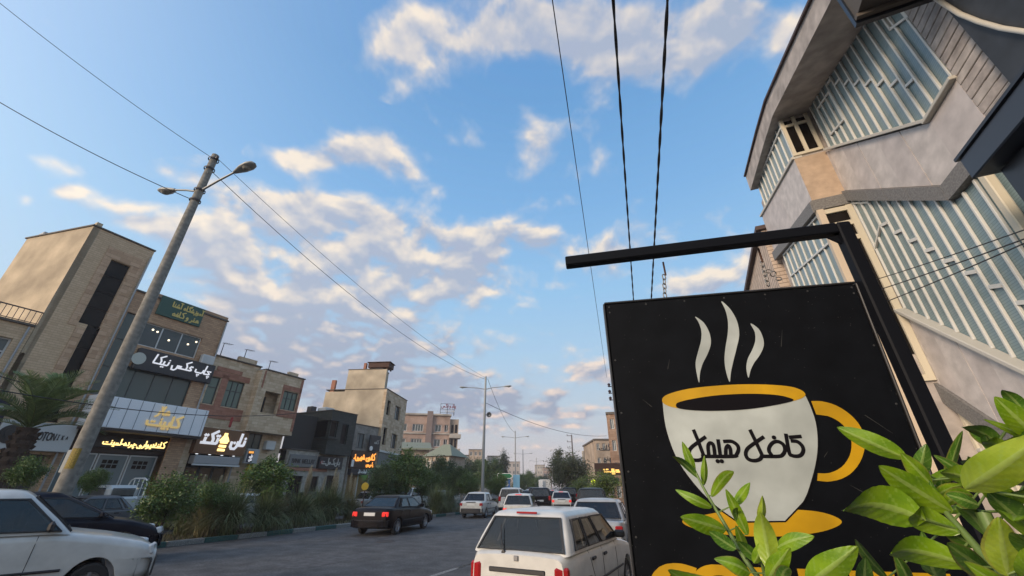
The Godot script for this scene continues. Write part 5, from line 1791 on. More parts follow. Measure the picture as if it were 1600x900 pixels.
func make_far() -> void:
	var tan_ = mat("far_tan", 0.47, 0.37, 0.28, 0.9, 0.0, noise_tex("stain", 0.006, 0.70, 1.0, 5, 14), 0.1)
	var pale = mat("far_pale", 0.52, 0.47, 0.40, 0.9, 0.0, noise_tex("stain", 0.006, 0.70, 1.0, 5, 14), 0.1)
	var pink = mat("far_pink", 0.48, 0.34, 0.27, 0.9, 0.0, noise_tex("stain", 0.006, 0.70, 1.0, 5, 14), 0.1)
	var frame = mat("frame_white", 0, 0, 0)
	var gl = mat("window_grey", 0, 0, 0)
	var dk = mat("window_dark", 0, 0, 0)
	# five-storey office block with the roof sign
	var a = at_dist(622, 641, 96.0); var c := at_dist(704, 651, 96.0)
	var w = Vector2(a.x - c.x, a.z - c.z).length()
	var o = thing("office_block", "five-storey pinkish office block with a lettered sign frame on its roof", "building", Vector3(a.x, 0, a.z), atan2(-(c - a).z, (c - a).x))
	var H = 16.4
	var holes = []
	for f in 4:
		var y = 12.9 - f * 3.1
		for q in [[0.06, 0.20], [0.30, 0.50], [0.72, 0.84], [0.90, 0.97]]:
			holes.append([q[0] * w, q[1] * w, y, y + 1.55])
	wall("wall", o, pink, 0, w, 0, H, holes, 0.35)
	for q in holes:
		window(o, q[0], q[1], q[2], q[3], -0.2, 4 if q[1] - q[0] > 2.0 else 2, 1, frame, gl if q[1] < w * 0.88 else dk, 0.10)
	block("body", o, pink, 0, w, 0, H - 0.1, -16, -0.8)
	block("stair_tower", o, mat("tower_brown", 0.20, 0.155, 0.14, 0.9), 0.555 * w, 0.665 * w, 0, H + 0.9, 0.003, 0.5)
	for f in 4:
		block("ledge", o, pale, 0, w, 12.35 - f * 3.1, 12.6 - f * 3.1, 0.004, 0.3)
	block("cornice", o, pale, -0.2, w + 0.2, H + 0.004, H + 0.35, -16, 0.45)
	# corner bay with balconies
	var cx = w
	for f in 5:
		block("balcony", o, pale, cx + 0.02, cx + 2.6, 11.6 - f * 3.1, 12.5 - f * 3.1, -2.2, 0.35, 0.05)
	block("corner_bay", o, mat("far_tan", 0, 0, 0), cx + 0.01, cx + 2.0, 0, H - 0.6, -12, -0.5)
	for f in 4:
		for k in 2:
			block("bay_window", o, dk, cx + 0.35 + k * 0.85, cx + 0.9 + k * 0.85, 12.8 - f * 3.1, 14.6 - f * 3.1, -0.52, -0.47)
	OX = 0.0
	var rs = thing("roof_sign", "open lettered sign frame standing on the office block roof", "sign", o.transform * Vector3(w * 0.80, H + 0.36, -1.0), o.rotation.y)
	var fm = MB.new()
	for x in [0.0, 1.6, 3.2]:
		fm.box(Vector3(x, 1.3, 0), Vector3(0.10, 2.6, 0.10))
		fm.span(Vector3(x, 2.4, 0), Vector3(x, 0.05, -1.2), 0.07, 0.07)
	for y in [0.5, 1.3, 2.55]:
		fm.box(Vector3(1.6, y, 0.06), Vector3(3.3, 0.07, 0.07))
	part("frame", fm, mat("iron", 0, 0, 0), rs)
	letters(rs, "ci Af bi _ vs _ ti km sf", Vector2(3.5, 1.75), 0.50, 0.30, 0.10, 0.06, mat("letter_maroon", 0.20, 0.06, 0.08, 0.6))
	letters(rs, "hi nm As tf _ bi Af", Vector2(3.2, 0.75), 0.40, 0.24, 0.10, 0.06, mat("letter_grey", 0, 0, 0))
	# green-roofed pair in front of it
	var green = mat("green_roof", 0.20, 0.215, 0.15, 0.7)
	var g0 = at_dist(626, 674, 76.0); var g1 := at_dist(672, 688, 76.0)
	var gw = Vector2(g0.x - g1.x, g0.z - g1.z).length()
	var g = thing("green_roof_house", "tan house with a wide sloping green roof before the office block", "building", Vector3(g0.x, 0, g0.z), atan2(-(g1 - g0).z, (g1 - g0).x))
	wall("wall", g, tan_, 0, gw, 0, 7.6, [[0.5, 2.0, 5.2, 6.7], [2.8, 4.3, 5.2, 6.7], [0.5, 2.0, 2.0, 3.6], [2.8, 4.3, 2.0, 3.6]], 0.3)
	for q in [[0.5, 2.0, 5.2, 6.7], [2.8, 4.3, 5.2, 6.7], [0.5, 2.0, 2.0, 3.6], [2.8, 4.3, 2.0, 3.6]]:
		window(g, q[0], q[1], q[2], q[3], -0.2, 2, 1, frame, dk, 0.08)
	block("body", g, tan_, 0, gw, 0, 7.5, -8, -0.7)
	var rm = MB.new()
	rm.prism([[-8.5, 9.3], [0.9, 7.5], [0.9, 7.75], [-8.5, 9.55]], -0.4, gw + 0.4, Transform3D(Basis(Vector3(0, 0, 1), Vector3.UP, Vector3(1, 0, 0)), Vector3.ZERO))
	part("roof", rm, green, g)
	var h0 = at_dist(668, 692, 68.0)
	var hh = thing("hip_roof_house", "low tan house with a green hipped roof and tall pilasters by the trees", "building", Vector3(h0.x, 0, h0.z), deg_to_rad(-20.0))
	block("wall", hh, tan_, 0, 4.2, 0, 6.0, -5, 0)
	for i in 6:
		block("pilaster", hh, pale, 0.1 + i * 0.75, 0.35 + i * 0.75, 0.5, 5.8, 0.003, 0.18)
	for i in 5:
		window(hh, 0.40 + i * 0.75, 0.80 + i * 0.75, 2.0, 5.3, 0.04, 1, 2, frame, dk, 0.06)
	var hm = MB.new()
	var rp = [Vector3(-0.5, 6.0, 0.5), Vector3(4.7, 6.0, 0.5), Vector3(4.7, 6.0, -5.5), Vector3(-0.5, 6.0, -5.5), Vector3(1.5, 7.9, -2.5), Vector3(2.7, 7.9, -2.5)]
	hm.quad(rp[0], rp[1], rp[5], rp[4]); hm.tri(rp[1], rp[2], rp[5]); hm.quad(rp[2], rp[3], rp[4], rp[5]); hm.tri(rp[3], rp[0], rp[4])
	hm.quad(rp[3], rp[2], rp[1], rp[0])
	part("roof", hm, green, hh)
	# small houses closing the view
	far_house("far_house", "small white far house with dark windows just right of the office block", 716, 732, 712, 130, pale, 3, 2)
	far_house("far_house", "tan stepped far house above the trees left of the second lamp post", 733, 754, 703, 165, tan_, 5, 3)
	far_house("far_house", "wide pale far house with a grey water tank right of the second lamp post", 762, 781, 713, 175, pale, 4, 3)
	far_house("far_house", "grey-brown far house with roof posts behind the third lamp post", 794, 812, 722, 210, mat("far_grey", 0.36, 0.32, 0.29, 0.9), 4, 3)
	far_house("far_house", "cream far house closing the end of the street", 836, 851, 727, 240, pale, 5, 4)
	far_house("far_house", "pinkish far house with open balconies at the end of the street", 849, 861, 731, 225, pink, 5, 3)
	far_house("far_house", "pale far house over the big roadside tree on the right", 917, 934, 712, 120, pale, 5, 3)
	# right side of the far street
	var rt = far_house("lettered_house", "tan far house with dark lettering high on its blank front", 929, 957, 688, 72, tan_, 4, 3, 12.0, deg_to_rad(12.0))
	letters(rt, "ki Af nm tf", Vector2(1.0, 7.2), 0.50, 0.26, 0.004, 0.05, mat("letter_dark", 0.03, 0.03, 0.03, 0.5))
	letters(rt, "li bi nm yf", Vector2(1.0, 5.7), 0.45, 0.26, 0.004, 0.05, mat("letter_dark", 0, 0, 0))
	var tw = far_house("clad_tower", "tall narrow brown clad building at the right edge of the street gap", 949, 972, 647, 50, mat("far_brown", 0.36, 0.26, 0.20, 0.85, 0.0, brick_image("slabs", 48, 22, Color(1, 0.97, 0.94), Color(0.84, 0.78, 0.72), Color(0.7, 0.66, 0.6), 12, 6, 1), 0.3), 4, 2, 10.0)
	# glowing shops beneath
	var ss = thing("lit_shop_sign", "yellow lit shop sign on the right below the clad tower", "sign", at_dist(950, 733, 44.0), 0.0)
	bx("board", ss, mat("board_brown_dark", 0, 0, 0), Vector3(0, 0, -0.1), Vector3(2.6, 1.1, 0.18), 0.02)
	letters(ss, "sm ym bi tf", Vector2(1.1, -0.25), 0.40, 0.34, 0.0, 0.04, glow("lit_amber", 1.0, 0.60, 0.15, 0.9))
	var s2 = thing("arrow_shop_sign", "dark shop sign with a pale arrow on the right side of the street", "sign", at_dist(951, 752, 40.0), 0.0)
	bx("board", s2, mat("board_black", 0, 0, 0), Vector3(0, 0, -0.1), Vector3(1.9, 0.55, 0.16), 0.02)
	var am = MB.new()
	am.prism([[-0.6, 0.05], [0.2, 0.05], [0.2, 0.18], [0.65, 0.0], [0.2, -0.18], [0.2, -0.05], [-0.6, -0.05]], 0.0, 0.03)
	part("arrow", am, mat("letter_yellow", 0, 0, 0), s2)

# ---------- the stone-clad house on the right; x along its front towards the camera is 11 - s ----------
const RS := 11.0

func rx(s: float) -> float:
	return RS - s

func make_right_house() -> void:
	OX = 0.0
	var o = thing("stone_house", "marble-clad house with slanting barred windows rising on the right", "building", street(RS, -3.2, 0.1), deg_to_rad(246.0))
	var worn = noise_tex("worn", 0.012, 0.66, 1.0, 5, 4)
	var marble = mat("marble", 0.64, 0.58, 0.545, 0.55, 0.0, noise_tex("veins", 0.014, 0.80, 1.0, 6, 23), 0.42)
	var marble2 = mat("marble_pale", 0.67, 0.615, 0.575, 0.55, 0.0, noise_tex("veins", 0.014, 0.80, 1.0, 6, 23), 0.55)
	var grey = mat("grey_stone", 0.27, 0.26, 0.245, 0.65, 0.0, noise_tex("fleck", 0.06, 0.62, 1.0, 5, 31), 0.9)
	var bars = mat("bar_cream", 0.62, 0.62, 0.58, 0.5)
	var glass = mat("ribbed_glass", 0.20, 0.275, 0.29, 0.30, 0.0, brick_image("ribs", 64, 6, Color(1, 1, 1), Color(0.9, 0.93, 0.93), Color(0.72, 0.76, 0.78), 20, 2, 1), 1.6)
	var dark = mat("window_dark", 0, 0, 0)
	var cream = mat("cream_paint", 0.60, 0.54, 0.41, 0.6)
	var concrete = mat("eaves_stone", 0.56, 0.505, 0.465, 0.8, 0.0, worn, 0.4)
	# structural wall behind everything
	block("wall", o, concrete, rx(7.75), rx(3.98), 0, 8.4, -0.35, -0.15)
	block("wall", o, concrete, rx(11.2), rx(7.751), 0, 8.6, -6, -0.15)
	# a slanted run falls 0.75 m per metre towards the camera, then goes level
	var low = func(s: float, ytop: float, skew: float) -> float:
		return ytop - maxf(0.0, s - 5.09) * 0.0 if s < 5.09 else ytop + (s - 5.09) * skew
	# upper window: glass, bars
	var kink = 5.09
	var soffit = func(s: float) -> float:
		return lerp_line([[3.5, 6.95], [4.4, 7.28], [7.3, 8.43], [10.6, 9.05]], s)
	var slab = func(called: String, m: Material, pts: Array, z0: float, z1: float) -> MeshInstance3D:
		var b = MB.new()
		var pp = []
		for p in pts:
			pp.append([rx(p[0]), p[1]])
		b.prism(pp, z0, z1)
		return part(called, b, m, o)
	var up = slab.call("upper_window_glass", glass, [[7.42, 7.37], [5.09, 5.62], [4.47, 5.60], [4.47, soffit.call(4.47) + 0.1], [7.42, soffit.call(7.42) + 0.1]], -0.14, -0.056)
	var upper_sp = 0.205
	for i in 15:
		var s = 7.38 - upper_sp * i
		if s < 4.5:
			break
		var y0: float = 5.62 + maxf(0.0, s - kink) * 0.75
		var y1: float = soffit.call(s) - 0.01
		bx("bar", up, bars, Vector3(rx(s), (y0 + y1) * 0.5, -0.040), Vector3(0.032, y1 - y0, 0.030), 0.004)
		# a short slanting link to the next bar
		if i > 3 and i < 12:
			var yl: float = 7.75 + (s - 6.32) * 1.28
			var lk = MB.new()
			lk.span(Vector3(rx(s) + 0.022, yl - 0.0, -0.040), Vector3(rx(s) + upper_sp - 0.022, yl - 0.06, -0.040), 0.028, 0.036)
			part("link_bar", lk, bars, up)
	# small opening leaves in the bars
	for q in [[7.15, 6.58, 7.22, 8.12], [4.78, 4.48, 6.72, 7.25]]:
		var fb = MB.new()
		fb.ribbon([Vector2(rx(q[0]), q[2] + 0.22), Vector2(rx(q[0]), q[3]), Vector2(rx(q[1]), q[3] - 0.2), Vector2(rx(q[1]), q[2]), Vector2(rx(q[0]), q[2] + 0.22)], 0.036, -0.05, -0.02)
		part("leaf_frame", fb, bars, up)
	# sill
	var sl = MB.new()
	sl.span(Vector3(rx(7.46), 7.385, -0.01), Vector3(rx(5.08), 5.60, -0.01), 0.10, 0.045, 0.006)
	sl.span(Vector3(rx(5.10), 5.585, -0.008), Vector3(rx(4.44), 5.575, -0.008), 0.102, 0.047, 0.006)
	part("sill", sl, mat("sill_stone", 0.50, 0.48, 0.42, 0.6), o)
	# marble facing between the storeys: slabs with open joints
	var cuts = [7.86, 7.45, 7.0, 6.55, 6.1, 5.6, 5.09, 4.47, 3.98]
	for i in cuts.size() - 1:
		var a: float = cuts[i] - 0.003; var c: float = cuts[i + 1] + 0.003
		var top = func(s: float) -> float: return 5.55 + maxf(0.0, s - kink) * 0.75 if s >= 4.46 else 4.88
		var bot = func(s: float) -> float: return 4.86 + maxf(0.0, s - 5.42) * 0.745
		var pts = [[a, bot.call(a)], [c, bot.call(c)], [c, top.call(maxf(c, 4.47) if i < 7 else c)], [a, top.call(minf(a, 4.46) if i == 7 else a)]]
		if a > 5.42 and c < 5.42:
			pts.insert(1, [5.42, 4.86])
		slab.call("marble_slab", marble if i % 2 == 0 else marble2, pts, -0.149, -0.02 - 0.004 * (i % 2))
	# grey band under it
	for q in [[7.88, 7.4], [7.394, 6.9], [6.894, 6.45], [6.444, 6.0], [5.994, 5.42]]:
		slab.call("grey_slab", grey, [[q[0], 4.64 + (q[0] - 5.42) * 0.745], [q[1], 4.64 + (q[1] - 5.42) * 0.745], [q[1], 4.855 + (q[1] - 5.42) * 0.745], [q[0], 4.855 + (q[0] - 5.42) * 0.745]], -0.149, 0.03)
	slab.call("grey_slab", grey, [[5.415, 4.645], [3.98, 4.645], [3.98, 4.855], [5.415, 4.855]], -0.149, 0.029)
	# lower window
	var lo = slab.call("lower_window_glass", glass, [[7.84, 4.30], [5.5, 2.50], [4.2, 1.5], [4.2, 4.64], [5.42, 4.64], [7.84, 6.44]], -0.14, -0.056)
	var lower_sp = 0.222
	for i in 17:
		var s = 7.72 - lower_sp * i
		var y1: float = 4.63 + maxf(0.0, s - 5.42) * 0.745
		var y0: float = 2.78 + (s - 5.81) * 0.775
		bx("bar", lo, bars, Vector3(rx(s), (y0 + y1) * 0.5, -0.040), Vector3(0.034, y1 - y0, 0.030), 0.004)
		if i > 2 and i < 15:
			var yl: float = 5.12 + (s - 6.86) * 1.28
			var lk = MB.new()
			lk.span(Vector3(rx(s) + 0.022, yl - 0.04, -0.040), Vector3(rx(s) + lower_sp - 0.022, yl - 0.10, -0.040), 0.028, 0.045)
			part("link_bar", lk, bars, lo)
	var fb2 = MB.new()
	fb2.ribbon([Vector2(rx(7.55), 5.15), Vector2(rx(7.55), 6.15), Vector2(rx(7.05), 5.80), Vector2(rx(7.05), 5.35), Vector2(rx(7.55), 5.15)], 0.036, -0.05, -0.02)
	part("leaf_frame", fb2, bars, lo)
	bx("window_post", o, cream, Vector3(rx(4.84), 3.4, 0.0), Vector3(0.09, 2.5, 0.08), 0.01)
	var s2 = MB.new()
	s2.span(Vector3(rx(7.86), 4.335, 0.01), Vector3(rx(4.2), 1.50, 0.01), 0.14, 0.06, 0.01)
	part("sill", s2, mat("sill_stone", 0, 0, 0), o)
	# marble and grey under the lower window
	var c2 = [7.9, 7.5, 7.1, 6.7, 6.3, 5.9, 5.5, 5.1, 4.65, 4.2]
	for i in c2.size() - 1:
		var a: float = c2[i] - 0.003; var c: float = c2[i + 1] + 0.003
		slab.call("marble_slab", marble2 if i % 2 == 0 else marble, [[a, 3.30 + (a - 7.99) * 0.76], [c, 3.30 + (c - 7.99) * 0.76], [c, 4.28 + (c - 7.84) * 0.775], [a, 4.28 + (a - 7.84) * 0.775]], -0.149, -0.02 - 0.004 * (i % 2))
		slab.call("grey_slab", grey, [[a, 3.02 + (a - 7.99) * 0.76], [c, 3.02 + (c - 7.99) * 0.76], [c, 3.295 + (c - 7.99) * 0.76], [a, 3.295 + (a - 7.99) * 0.76]], -0.149, 0.02)
	# fluted cream cladding at street level
	for i in 30:
		var s = 7.9 - i * 0.13
		var y1: float = 3.0 + (s - 7.99) * 0.76 - 0.02
		if y1 < 0.4:
			break
		bx("flute", o, cream, Vector3(rx(s), y1 * 0.5, -0.11), Vector3(0.10, y1, 0.08), 0.02)
		if i % 2 == 0:
			bx("clip", o, mat("sill_stone", 0, 0, 0), Vector3(rx(s) , y1 - 0.45, -0.05), Vector3(0.11, 0.05, 0.05), 0.012)
	# brick panel between the window and the next building
	var tones = [mat("brick_pink", 0.58, 0.51, 0.46, 0.85, 0.0, worn, 0.9), mat("brick_pale", 0.62, 0.555, 0.50, 0.85, 0.0, worn, 0.7), mat("brick_grey", 0.53, 0.47, 0.425, 0.85, 0.0, worn, 0.8)]
	var bm = MB.new()
	bm.box(Vector3.ZERO, Vector3(0.485, 0.102, 0.13), Basis.IDENTITY, 0.006)
	var bmesh = bm.mesh()
	var rg = RandomNumberGenerator.new()
	rg.seed = 5
	for r in 22:
		put("brick", bmesh, tones[rg.randi() % 3], o, Transform3D(Basis.IDENTITY, Vector3(rx(4.222), 4.945 + r * 0.112, -0.082 + rg.randf_range(0, 0.007))))
	# bay jutting out farther along
	var B = 0.49
	block("bay_return", o, concrete, rx(7.72), rx(7.56), 0.2, 8.5, -0.149, B - 0.10)
	var bay = func(called: String, m: Material, pts: Array, z0: float, z1: float) -> void:
		slab.call(called, m, pts, z0, z1)
	# street face of the bay: spandrels
	slab.call("bay_spandrel", marble2, [[7.56, 6.36], [9.0, 6.74], [9.0, 7.80], [7.56, 7.40]], B - 0.12, B)
	slab.call("bay_spandrel", marble, [[9.006, 6.74], [10.9, 7.2], [10.9, 8.33], [9.006, 7.80]], B - 0.12, B)
	slab.call("bay_grey_band", grey, [[7.545, 6.12], [10.95, 6.96], [10.95, 7.19], [7.545, 6.355]], B - 0.14, B + 0.05)
	slab.call("bay_sill", mat("sill_stone", 0, 0, 0), [[7.54, 7.405], [10.95, 8.345], [10.95, 8.40], [7.54, 7.46]], B - 0.14, B + 0.04)
	# return of the bay, facing the camera: sun-tinted marble, grey, dark windows with cream frames
	var ret = func(called: String, m: Material, y0: float, y1: float, x: float, za: float, zb: float) -> void:
		block(called, o, m, rx(7.56) , rx(7.56) + x, y0, y1, za, zb)
	ret.call("return_marble", mat("marble_sun_tint", 0.56, 0.42, 0.30, 0.5, 0.0, noise_tex("veins", 0.014, 0.80, 1.0, 6, 23), 0.6), 6.37, 7.40, 0.02, -0.02, B - 0.002)  # the orange of the low sun is put into this marble colour
	ret.call("return_grey", grey, 6.14, 6.366, 0.04, -0.02, B + 0.03)
	ret.call("return_pane", dark, 7.50, 8.40, 0.012, 0.0, B - 0.02)
	for z in [0.02, 0.24, 0.45]:
		ret.call("return_frame", cream, 7.46, 8.45, 0.045, z - 0.03, z + 0.03)
	for y in [7.46, 8.22]:
		ret.call("return_frame", cream, y, y + 0.06, 0.042, -0.01, B - 0.005)
	ret.call("lower_return_pane", dark, 3.4, 6.05, 0.012, 0.0, B - 0.02)
	for z in [0.03, 0.45]:
		ret.call("lower_return_frame", cream, 3.0, 6.12, 0.05, z - 0.045, z + 0.045)
	for y in [3.0, 5.42, 5.72, 6.02]:
		ret.call("lower_return_frame", cream, y, y + 0.09, 0.046, -0.01, B - 0.004)
	# bay windows facing the street
	var bw = func(name_: String, s0: float, s1: float, ya: float, skew: float, h0: float, n: int) -> void:
		var g2: MeshInstance3D = slab.call(name_, glass, [[s0, ya], [s1, ya + (s1 - s0) * skew], [s1, ya + (s1 - s0) * skew + h0], [s0, ya + h0]], B - 0.10, B - 0.05)
		for i in n + 1:
			var s = lerpf(s0, s1, float(i) / n)
			var y = ya + (s - s0) * skew
			bx("bar", g2, bars, Vector3(rx(s), y + h0 * 0.5, B - 0.035), Vector3(0.032, h0, 0.03), 0.004)
		for q in [0.02, 0.78, 0.98]:
			var rb = MB.new()
			rb.span(Vector3(rx(s0), ya + h0 * q, B - 0.028), Vector3(rx(s1), ya + (s1 - s0) * skew + h0 * q, B - 0.034), 0.036, 0.036)
			part("rail", rb, bars, g2)
	bw.call("bay_window_glass", 7.62, 10.4, 7.48, 0.275, 1.08, 9)
	bw.call("lower_bay_window_glass", 7.62, 10.4, 3.2, 0.25, 2.95, 8)
	block("bay_corner_post", o, mat("post_warm", 0.58, 0.48, 0.36, 0.6), rx(7.60), rx(7.50), 0.2, 6.13, B - 0.09, B + 0.012)
	block("bay_base", o, concrete, rx(10.9), rx(7.6), 0.13, 3.2, -0.149, B - 0.1)
	block("bay_end", o, concrete, rx(10.95), rx(10.8), 0.13, 8.8, -0.149, B - 0.11)
	# the eaves: a thick sloping slab overhanging the windows
	var ev = MB.new()
	var ctr = [[3.6, 6.99, 7.40], [4.4, 7.28, 7.68], [5.9, 7.88, 8.30], [7.3, 8.43, 8.86], [8.4, 8.66, 9.12], [10.6, 9.05, 9.56]]
	for i in ctr.size() - 1:
		var p = ctr[i]; var q = ctr[i + 1]
		var F = 0.62
		var A = Vector3(rx(p[0]), p[1], F); var C := Vector3(rx(q[0]), q[1], F)
		var A2 = Vector3(rx(p[0]), p[2], F); var C2 := Vector3(rx(q[0]), q[2], F)
		var bk = Vector3(0, 0, -2.6)
		ev.quad(C, A, A2, C2)
		ev.quad(A, C, C + bk, A + bk)
		ev.quad(C2, A2, A2 + bk, C2 + bk)
		if i == 0:
			ev.quad(A, A + bk, A2 + bk, A2)
		if i == ctr.size() - 2:
			ev.quad(C + bk, C, C2, C2 + bk)
	part("eaves", ev, concrete, o)
	var tr = MB.new()
	for i in ctr.size() - 1:
		tr.span(Vector3(rx(ctr[i][0]), ctr[i][2] + 0.02, 0.64), Vector3(rx(ctr[i + 1][0]), ctr[i + 1][2] + 0.02, 0.64), 0.05, 0.04)
	part("drip_edge", tr, mat("drip_brown", 0.07, 0.045, 0.04, 0.7), o)

	# low brick house beyond it
	var lw = thing("pale_brick_house", "pale brick side wall showing beyond the stone house's bay", "building", street(16.5, -2.62, 0.1), deg_to_rad(246.0))
	var lbm = mat("pale_brick", 0.58, 0.51, 0.45, 0.85, 0.0, brick_image("pale", 60, 14, Color(1, 0.97, 0.94), Color(0.88, 0.84, 0.8), Color(0.55, 0.52, 0.5), 10, 5, 2), 0.9)
	block("wall", lw, lbm, -0.5, 5.4, 0.13, 8.0, -5, 0.0)
	block("roof", lw, mat("drip_brown", 0, 0, 0), -0.6, 5.5, 8.004, 8.12, -5, 0.12)

	# neighbour nearer the camera: dark front, black fascia, jutting upper floor
	var n = thing("dark_neighbour", "dark-fronted building overhead with black fascia and a jutting upper floor", "building", street(3.96, -3.2, 0.1), deg_to_rad(246.0))
	var slate = mat("slate_render", 0.050, 0.060, 0.075, 0.7, 0.0, worn, 0.5)
	var navy = mat("navy_panel", 0.012, 0.016, 0.024, 0.35)
	block("front_wall", n, slate, 0.0, 8.0, 0.13, 6.9, -0.4, 0.06)
	block("black_cladding", n, navy, 0.0, 8.0, 0.13, 4.02, 0.061, 0.48)
	block("fascia", n, mat("fascia_black", 0.022, 0.032, 0.05, 0.3), -0.08, 8.0, 4.04, 4.26, 0.062, 0.62, 0.01)
	block("fascia_strip", n, navy, -0.10, 8.0, 4.261, 4.29, 0.062, 0.64)
	block("upper_floor", n, mat("neighbour_soffit", 0.085, 0.075, 0.065, 0.8), 0.0, 8.0, 6.36, 6.85, -0.4, 0.72)
	for i in 5:
		block("soffit_frame", n, mat("coping_dark", 0, 0, 0), 0.02 + i * 0.32, 0.07 + i * 0.32, 6.31, 6.359, -0.1, 0.74)
	block("edge_beam", n, navy, -0.05, 0.0, 6.28, 6.9, -0.1, 0.74)
	var mould = MB.new()
	var wallp = Plane(left(), (street(0, -3.12)).dot(left()))
	var inv = n.transform.affine_inverse()
	var mp = []
	for q in [[1455, -8], [1475, 6], [1500, 22], [1530, 34], [1565, 44], [1605, 50], [1660, 56]]:
		mp.append(inv * on_plane(q[0], q[1], wallp))
	mould.tube(mp, 0.022, 0.022, 8)
	part("curved_moulding", mould, mat("sill_stone", 0, 0, 0), n)

# ---------- the hanging café sign ----------
var sign_plane = Plane()
var sign_tr = Transform3D()

func sp(u: float, v: float) -> Vector2:
	var p = sign_tr.affine_inverse() * on_plane(u, v, sign_plane)
	return Vector2(p.x, p.y)

func outline(pts: Array, ox: float, oy: float, k: float) -> Array:
	var r = []
	for i in range(0, pts.size(), 2):
		r.append(sp(ox + pts[i] / k, oy + pts[i + 1] / k))
	return r

func smooth_outline(p: Array, n := 4) -> Array:
	var r = []
	var k = p.size()
	for i in k:
		for j in n:
			r.append(p[i].cubic_interpolate(p[(i + 1) % k], p[(i - 1 + k) % k], p[(i + 2) % k], float(j) / n))
	return r

func make_cafe_sign() -> void:
	var tl = at_dist(945, 475, Vector2(0.295, 1.135).length())
	var xd = Vector3(0.9785, 0, 0.2065).normalized()
	var zd = Vector3(-0.2065, 0, 0.9785).normalized()
	# the board hangs a little out of plumb, its foot pushed away from the camera
	var yd = (Vector3.UP + zd * 0.062).normalized()
	zd = xd.cross(yd).normalized()
	sign_tr = Transform3D(Basis(xd, yd, zd), tl)
	sign_plane = Plane(zd, tl.dot(zd))
	var tr_ = sp(1334, 437)
	var o = thing("cafe_sign", "black hanging sign with a white and yellow steaming coffee cup", "sign", tl)
	o.transform = sign_tr
	var black = mat("sign_black", 0.0065, 0.0078, 0.0105, 0.5, 0.0, noise_tex("scuff", 0.008, 0.75, 1.0, 5, 41), 2.2)
	var w = tr_.x
	black.metallic_specular = 0.22
	var bd = MB.new()
	bd.box(Vector3(w * 0.5, -0.55, -0.0205), Vector3(w, 1.1, 0.040), Basis.IDENTITY, 0.004)
	part("board", bd, black, o)
	# rivets along the rim, dust specks and small scratches
	var rv = MB.new()
	var rgs = RandomNumberGenerator.new()
	rgs.seed = 3
	for i in 7:
		for e in [[0.012 + i * (w - 0.024) / 6.0, -0.012], [0.012, -0.03 - i * 0.15], [w - 0.012, -0.03 - i * 0.15]]:
			rv = MB.new()
			rv.lathe([Vector2(0.0028, 0), Vector2(0.0022, 0.0012), Vector2(0, 0.0015)], Vector3(e[0], e[1], -0.0004), Basis(Vector3.RIGHT, PI / 2), 8)
			part("rivet", rv, mat("rivet_dark", 0.05, 0.05, 0.05, 0.5, 0.3), o)
	var ds = MB.new()
	for i in 420:
		var p = Vector2(rgs.randf() * w, -rgs.randf() * 1.05)
		var r = rgs.randf_range(0.0003, 0.0011)
		ds.tri(Vector3(p.x - r, p.y - r, 0.0003), Vector3(p.x + r, p.y - r * 0.6, 0.0003), Vector3(p.x, p.y + r, 0.0003))
	for i in 16:
		var p = Vector2(rgs.randf() * w, -rgs.randf() * 1.0)
		var q = p + Vector2(rgs.randf_range(-0.05, 0.05), rgs.randf_range(-0.05, 0.05))
		var sd = (q - p).orthogonal().normalized() * 0.0004
		ds.quad(Vector3(p.x - sd.x, p.y - sd.y, 0.0002), Vector3(p.x + sd.x, p.y + sd.y, 0.0002), Vector3(q.x + sd.x * 0.3, q.y + sd.y * 0.3, 0.0002), Vector3(q.x - sd.x * 0.3, q.y - sd.y * 0.3, 0.0002))
	var dso = part("dust", ds, mat("dust_grey", 0.085, 0.085, 0.08, 0.9), o)
	dso.set_meta("kind", "stuff")
	# folded sheet edges
	var ed = MB.new()
	ed.box(Vector3(w * 0.5, 0.002, -0.02), Vector3(w + 0.004, 0.006, 0.046), Basis.IDENTITY, 0.002)
	ed.box(Vector3(-0.003, -0.55, -0.02), Vector3(0.006, 1.1, 0.046), Basis.IDENTITY, 0.002)
	ed.box(Vector3(w + 0.003, -0.55, -0.02), Vector3(0.006, 1.1, 0.046), Basis.IDENTITY, 0.002)
	part("folded_edge", ed, mat("edge_black", 0.03, 0.03, 0.032, 0.35, 0.2), o)
	var white = mat("sign_white", 0.55, 0.60, 0.57, 0.5, 0.0, noise_tex("scuff", 0.008, 0.75, 1.0, 5, 41), 1.1)
	var yellow = mat("sign_yellow", 0.72, 0.40, 0.004, 0.45, 0.0, noise_tex("scuff", 0.008, 0.75, 1.0, 5, 41), 1.1)
	var ink = mat("sign_ink", 0.008, 0.007, 0.009, 0.5)
	ink.metallic_specular = 0.2
	var K = 2.648
	var flat = func(called: String, pts: Array, z0: float, z1: float, m: Material) -> void:
		var b = MB.new()
		b.prism(pts, z0, z1)
		part(called, b, m, o)
	flat.call("saucer", smooth_outline(outline([122, 676, 150, 696, 240, 720, 380, 735, 560, 735, 680, 720, 750, 700, 781, 677, 755, 655, 690, 635, 600, 626, 480, 622, 330, 628, 200, 650, 140, 662], 1020, 560, K)), 0.0004, 0.0012, yellow)
	var body = outline([40, 176, 46, 240, 60, 310, 95, 405, 150, 492, 230, 582, 320, 652, 372, 673, 545, 671, 620, 592, 655, 500, 675, 415, 680, 340, 672, 265, 650, 198, 629, 154], 1020, 560, K)
	var bsm = []
	for i in body.size() - 1:
		for j in 3:
			if i == 7 or i == 8:
				if j == 0: bsm.append(body[i])
			else:
				bsm.append(body[i].cubic_interpolate(body[i + 1], body[maxi(i - 1, 0)], body[mini(i + 2, body.size() - 1)], j / 3.0))
	bsm.append(body[body.size() - 1])
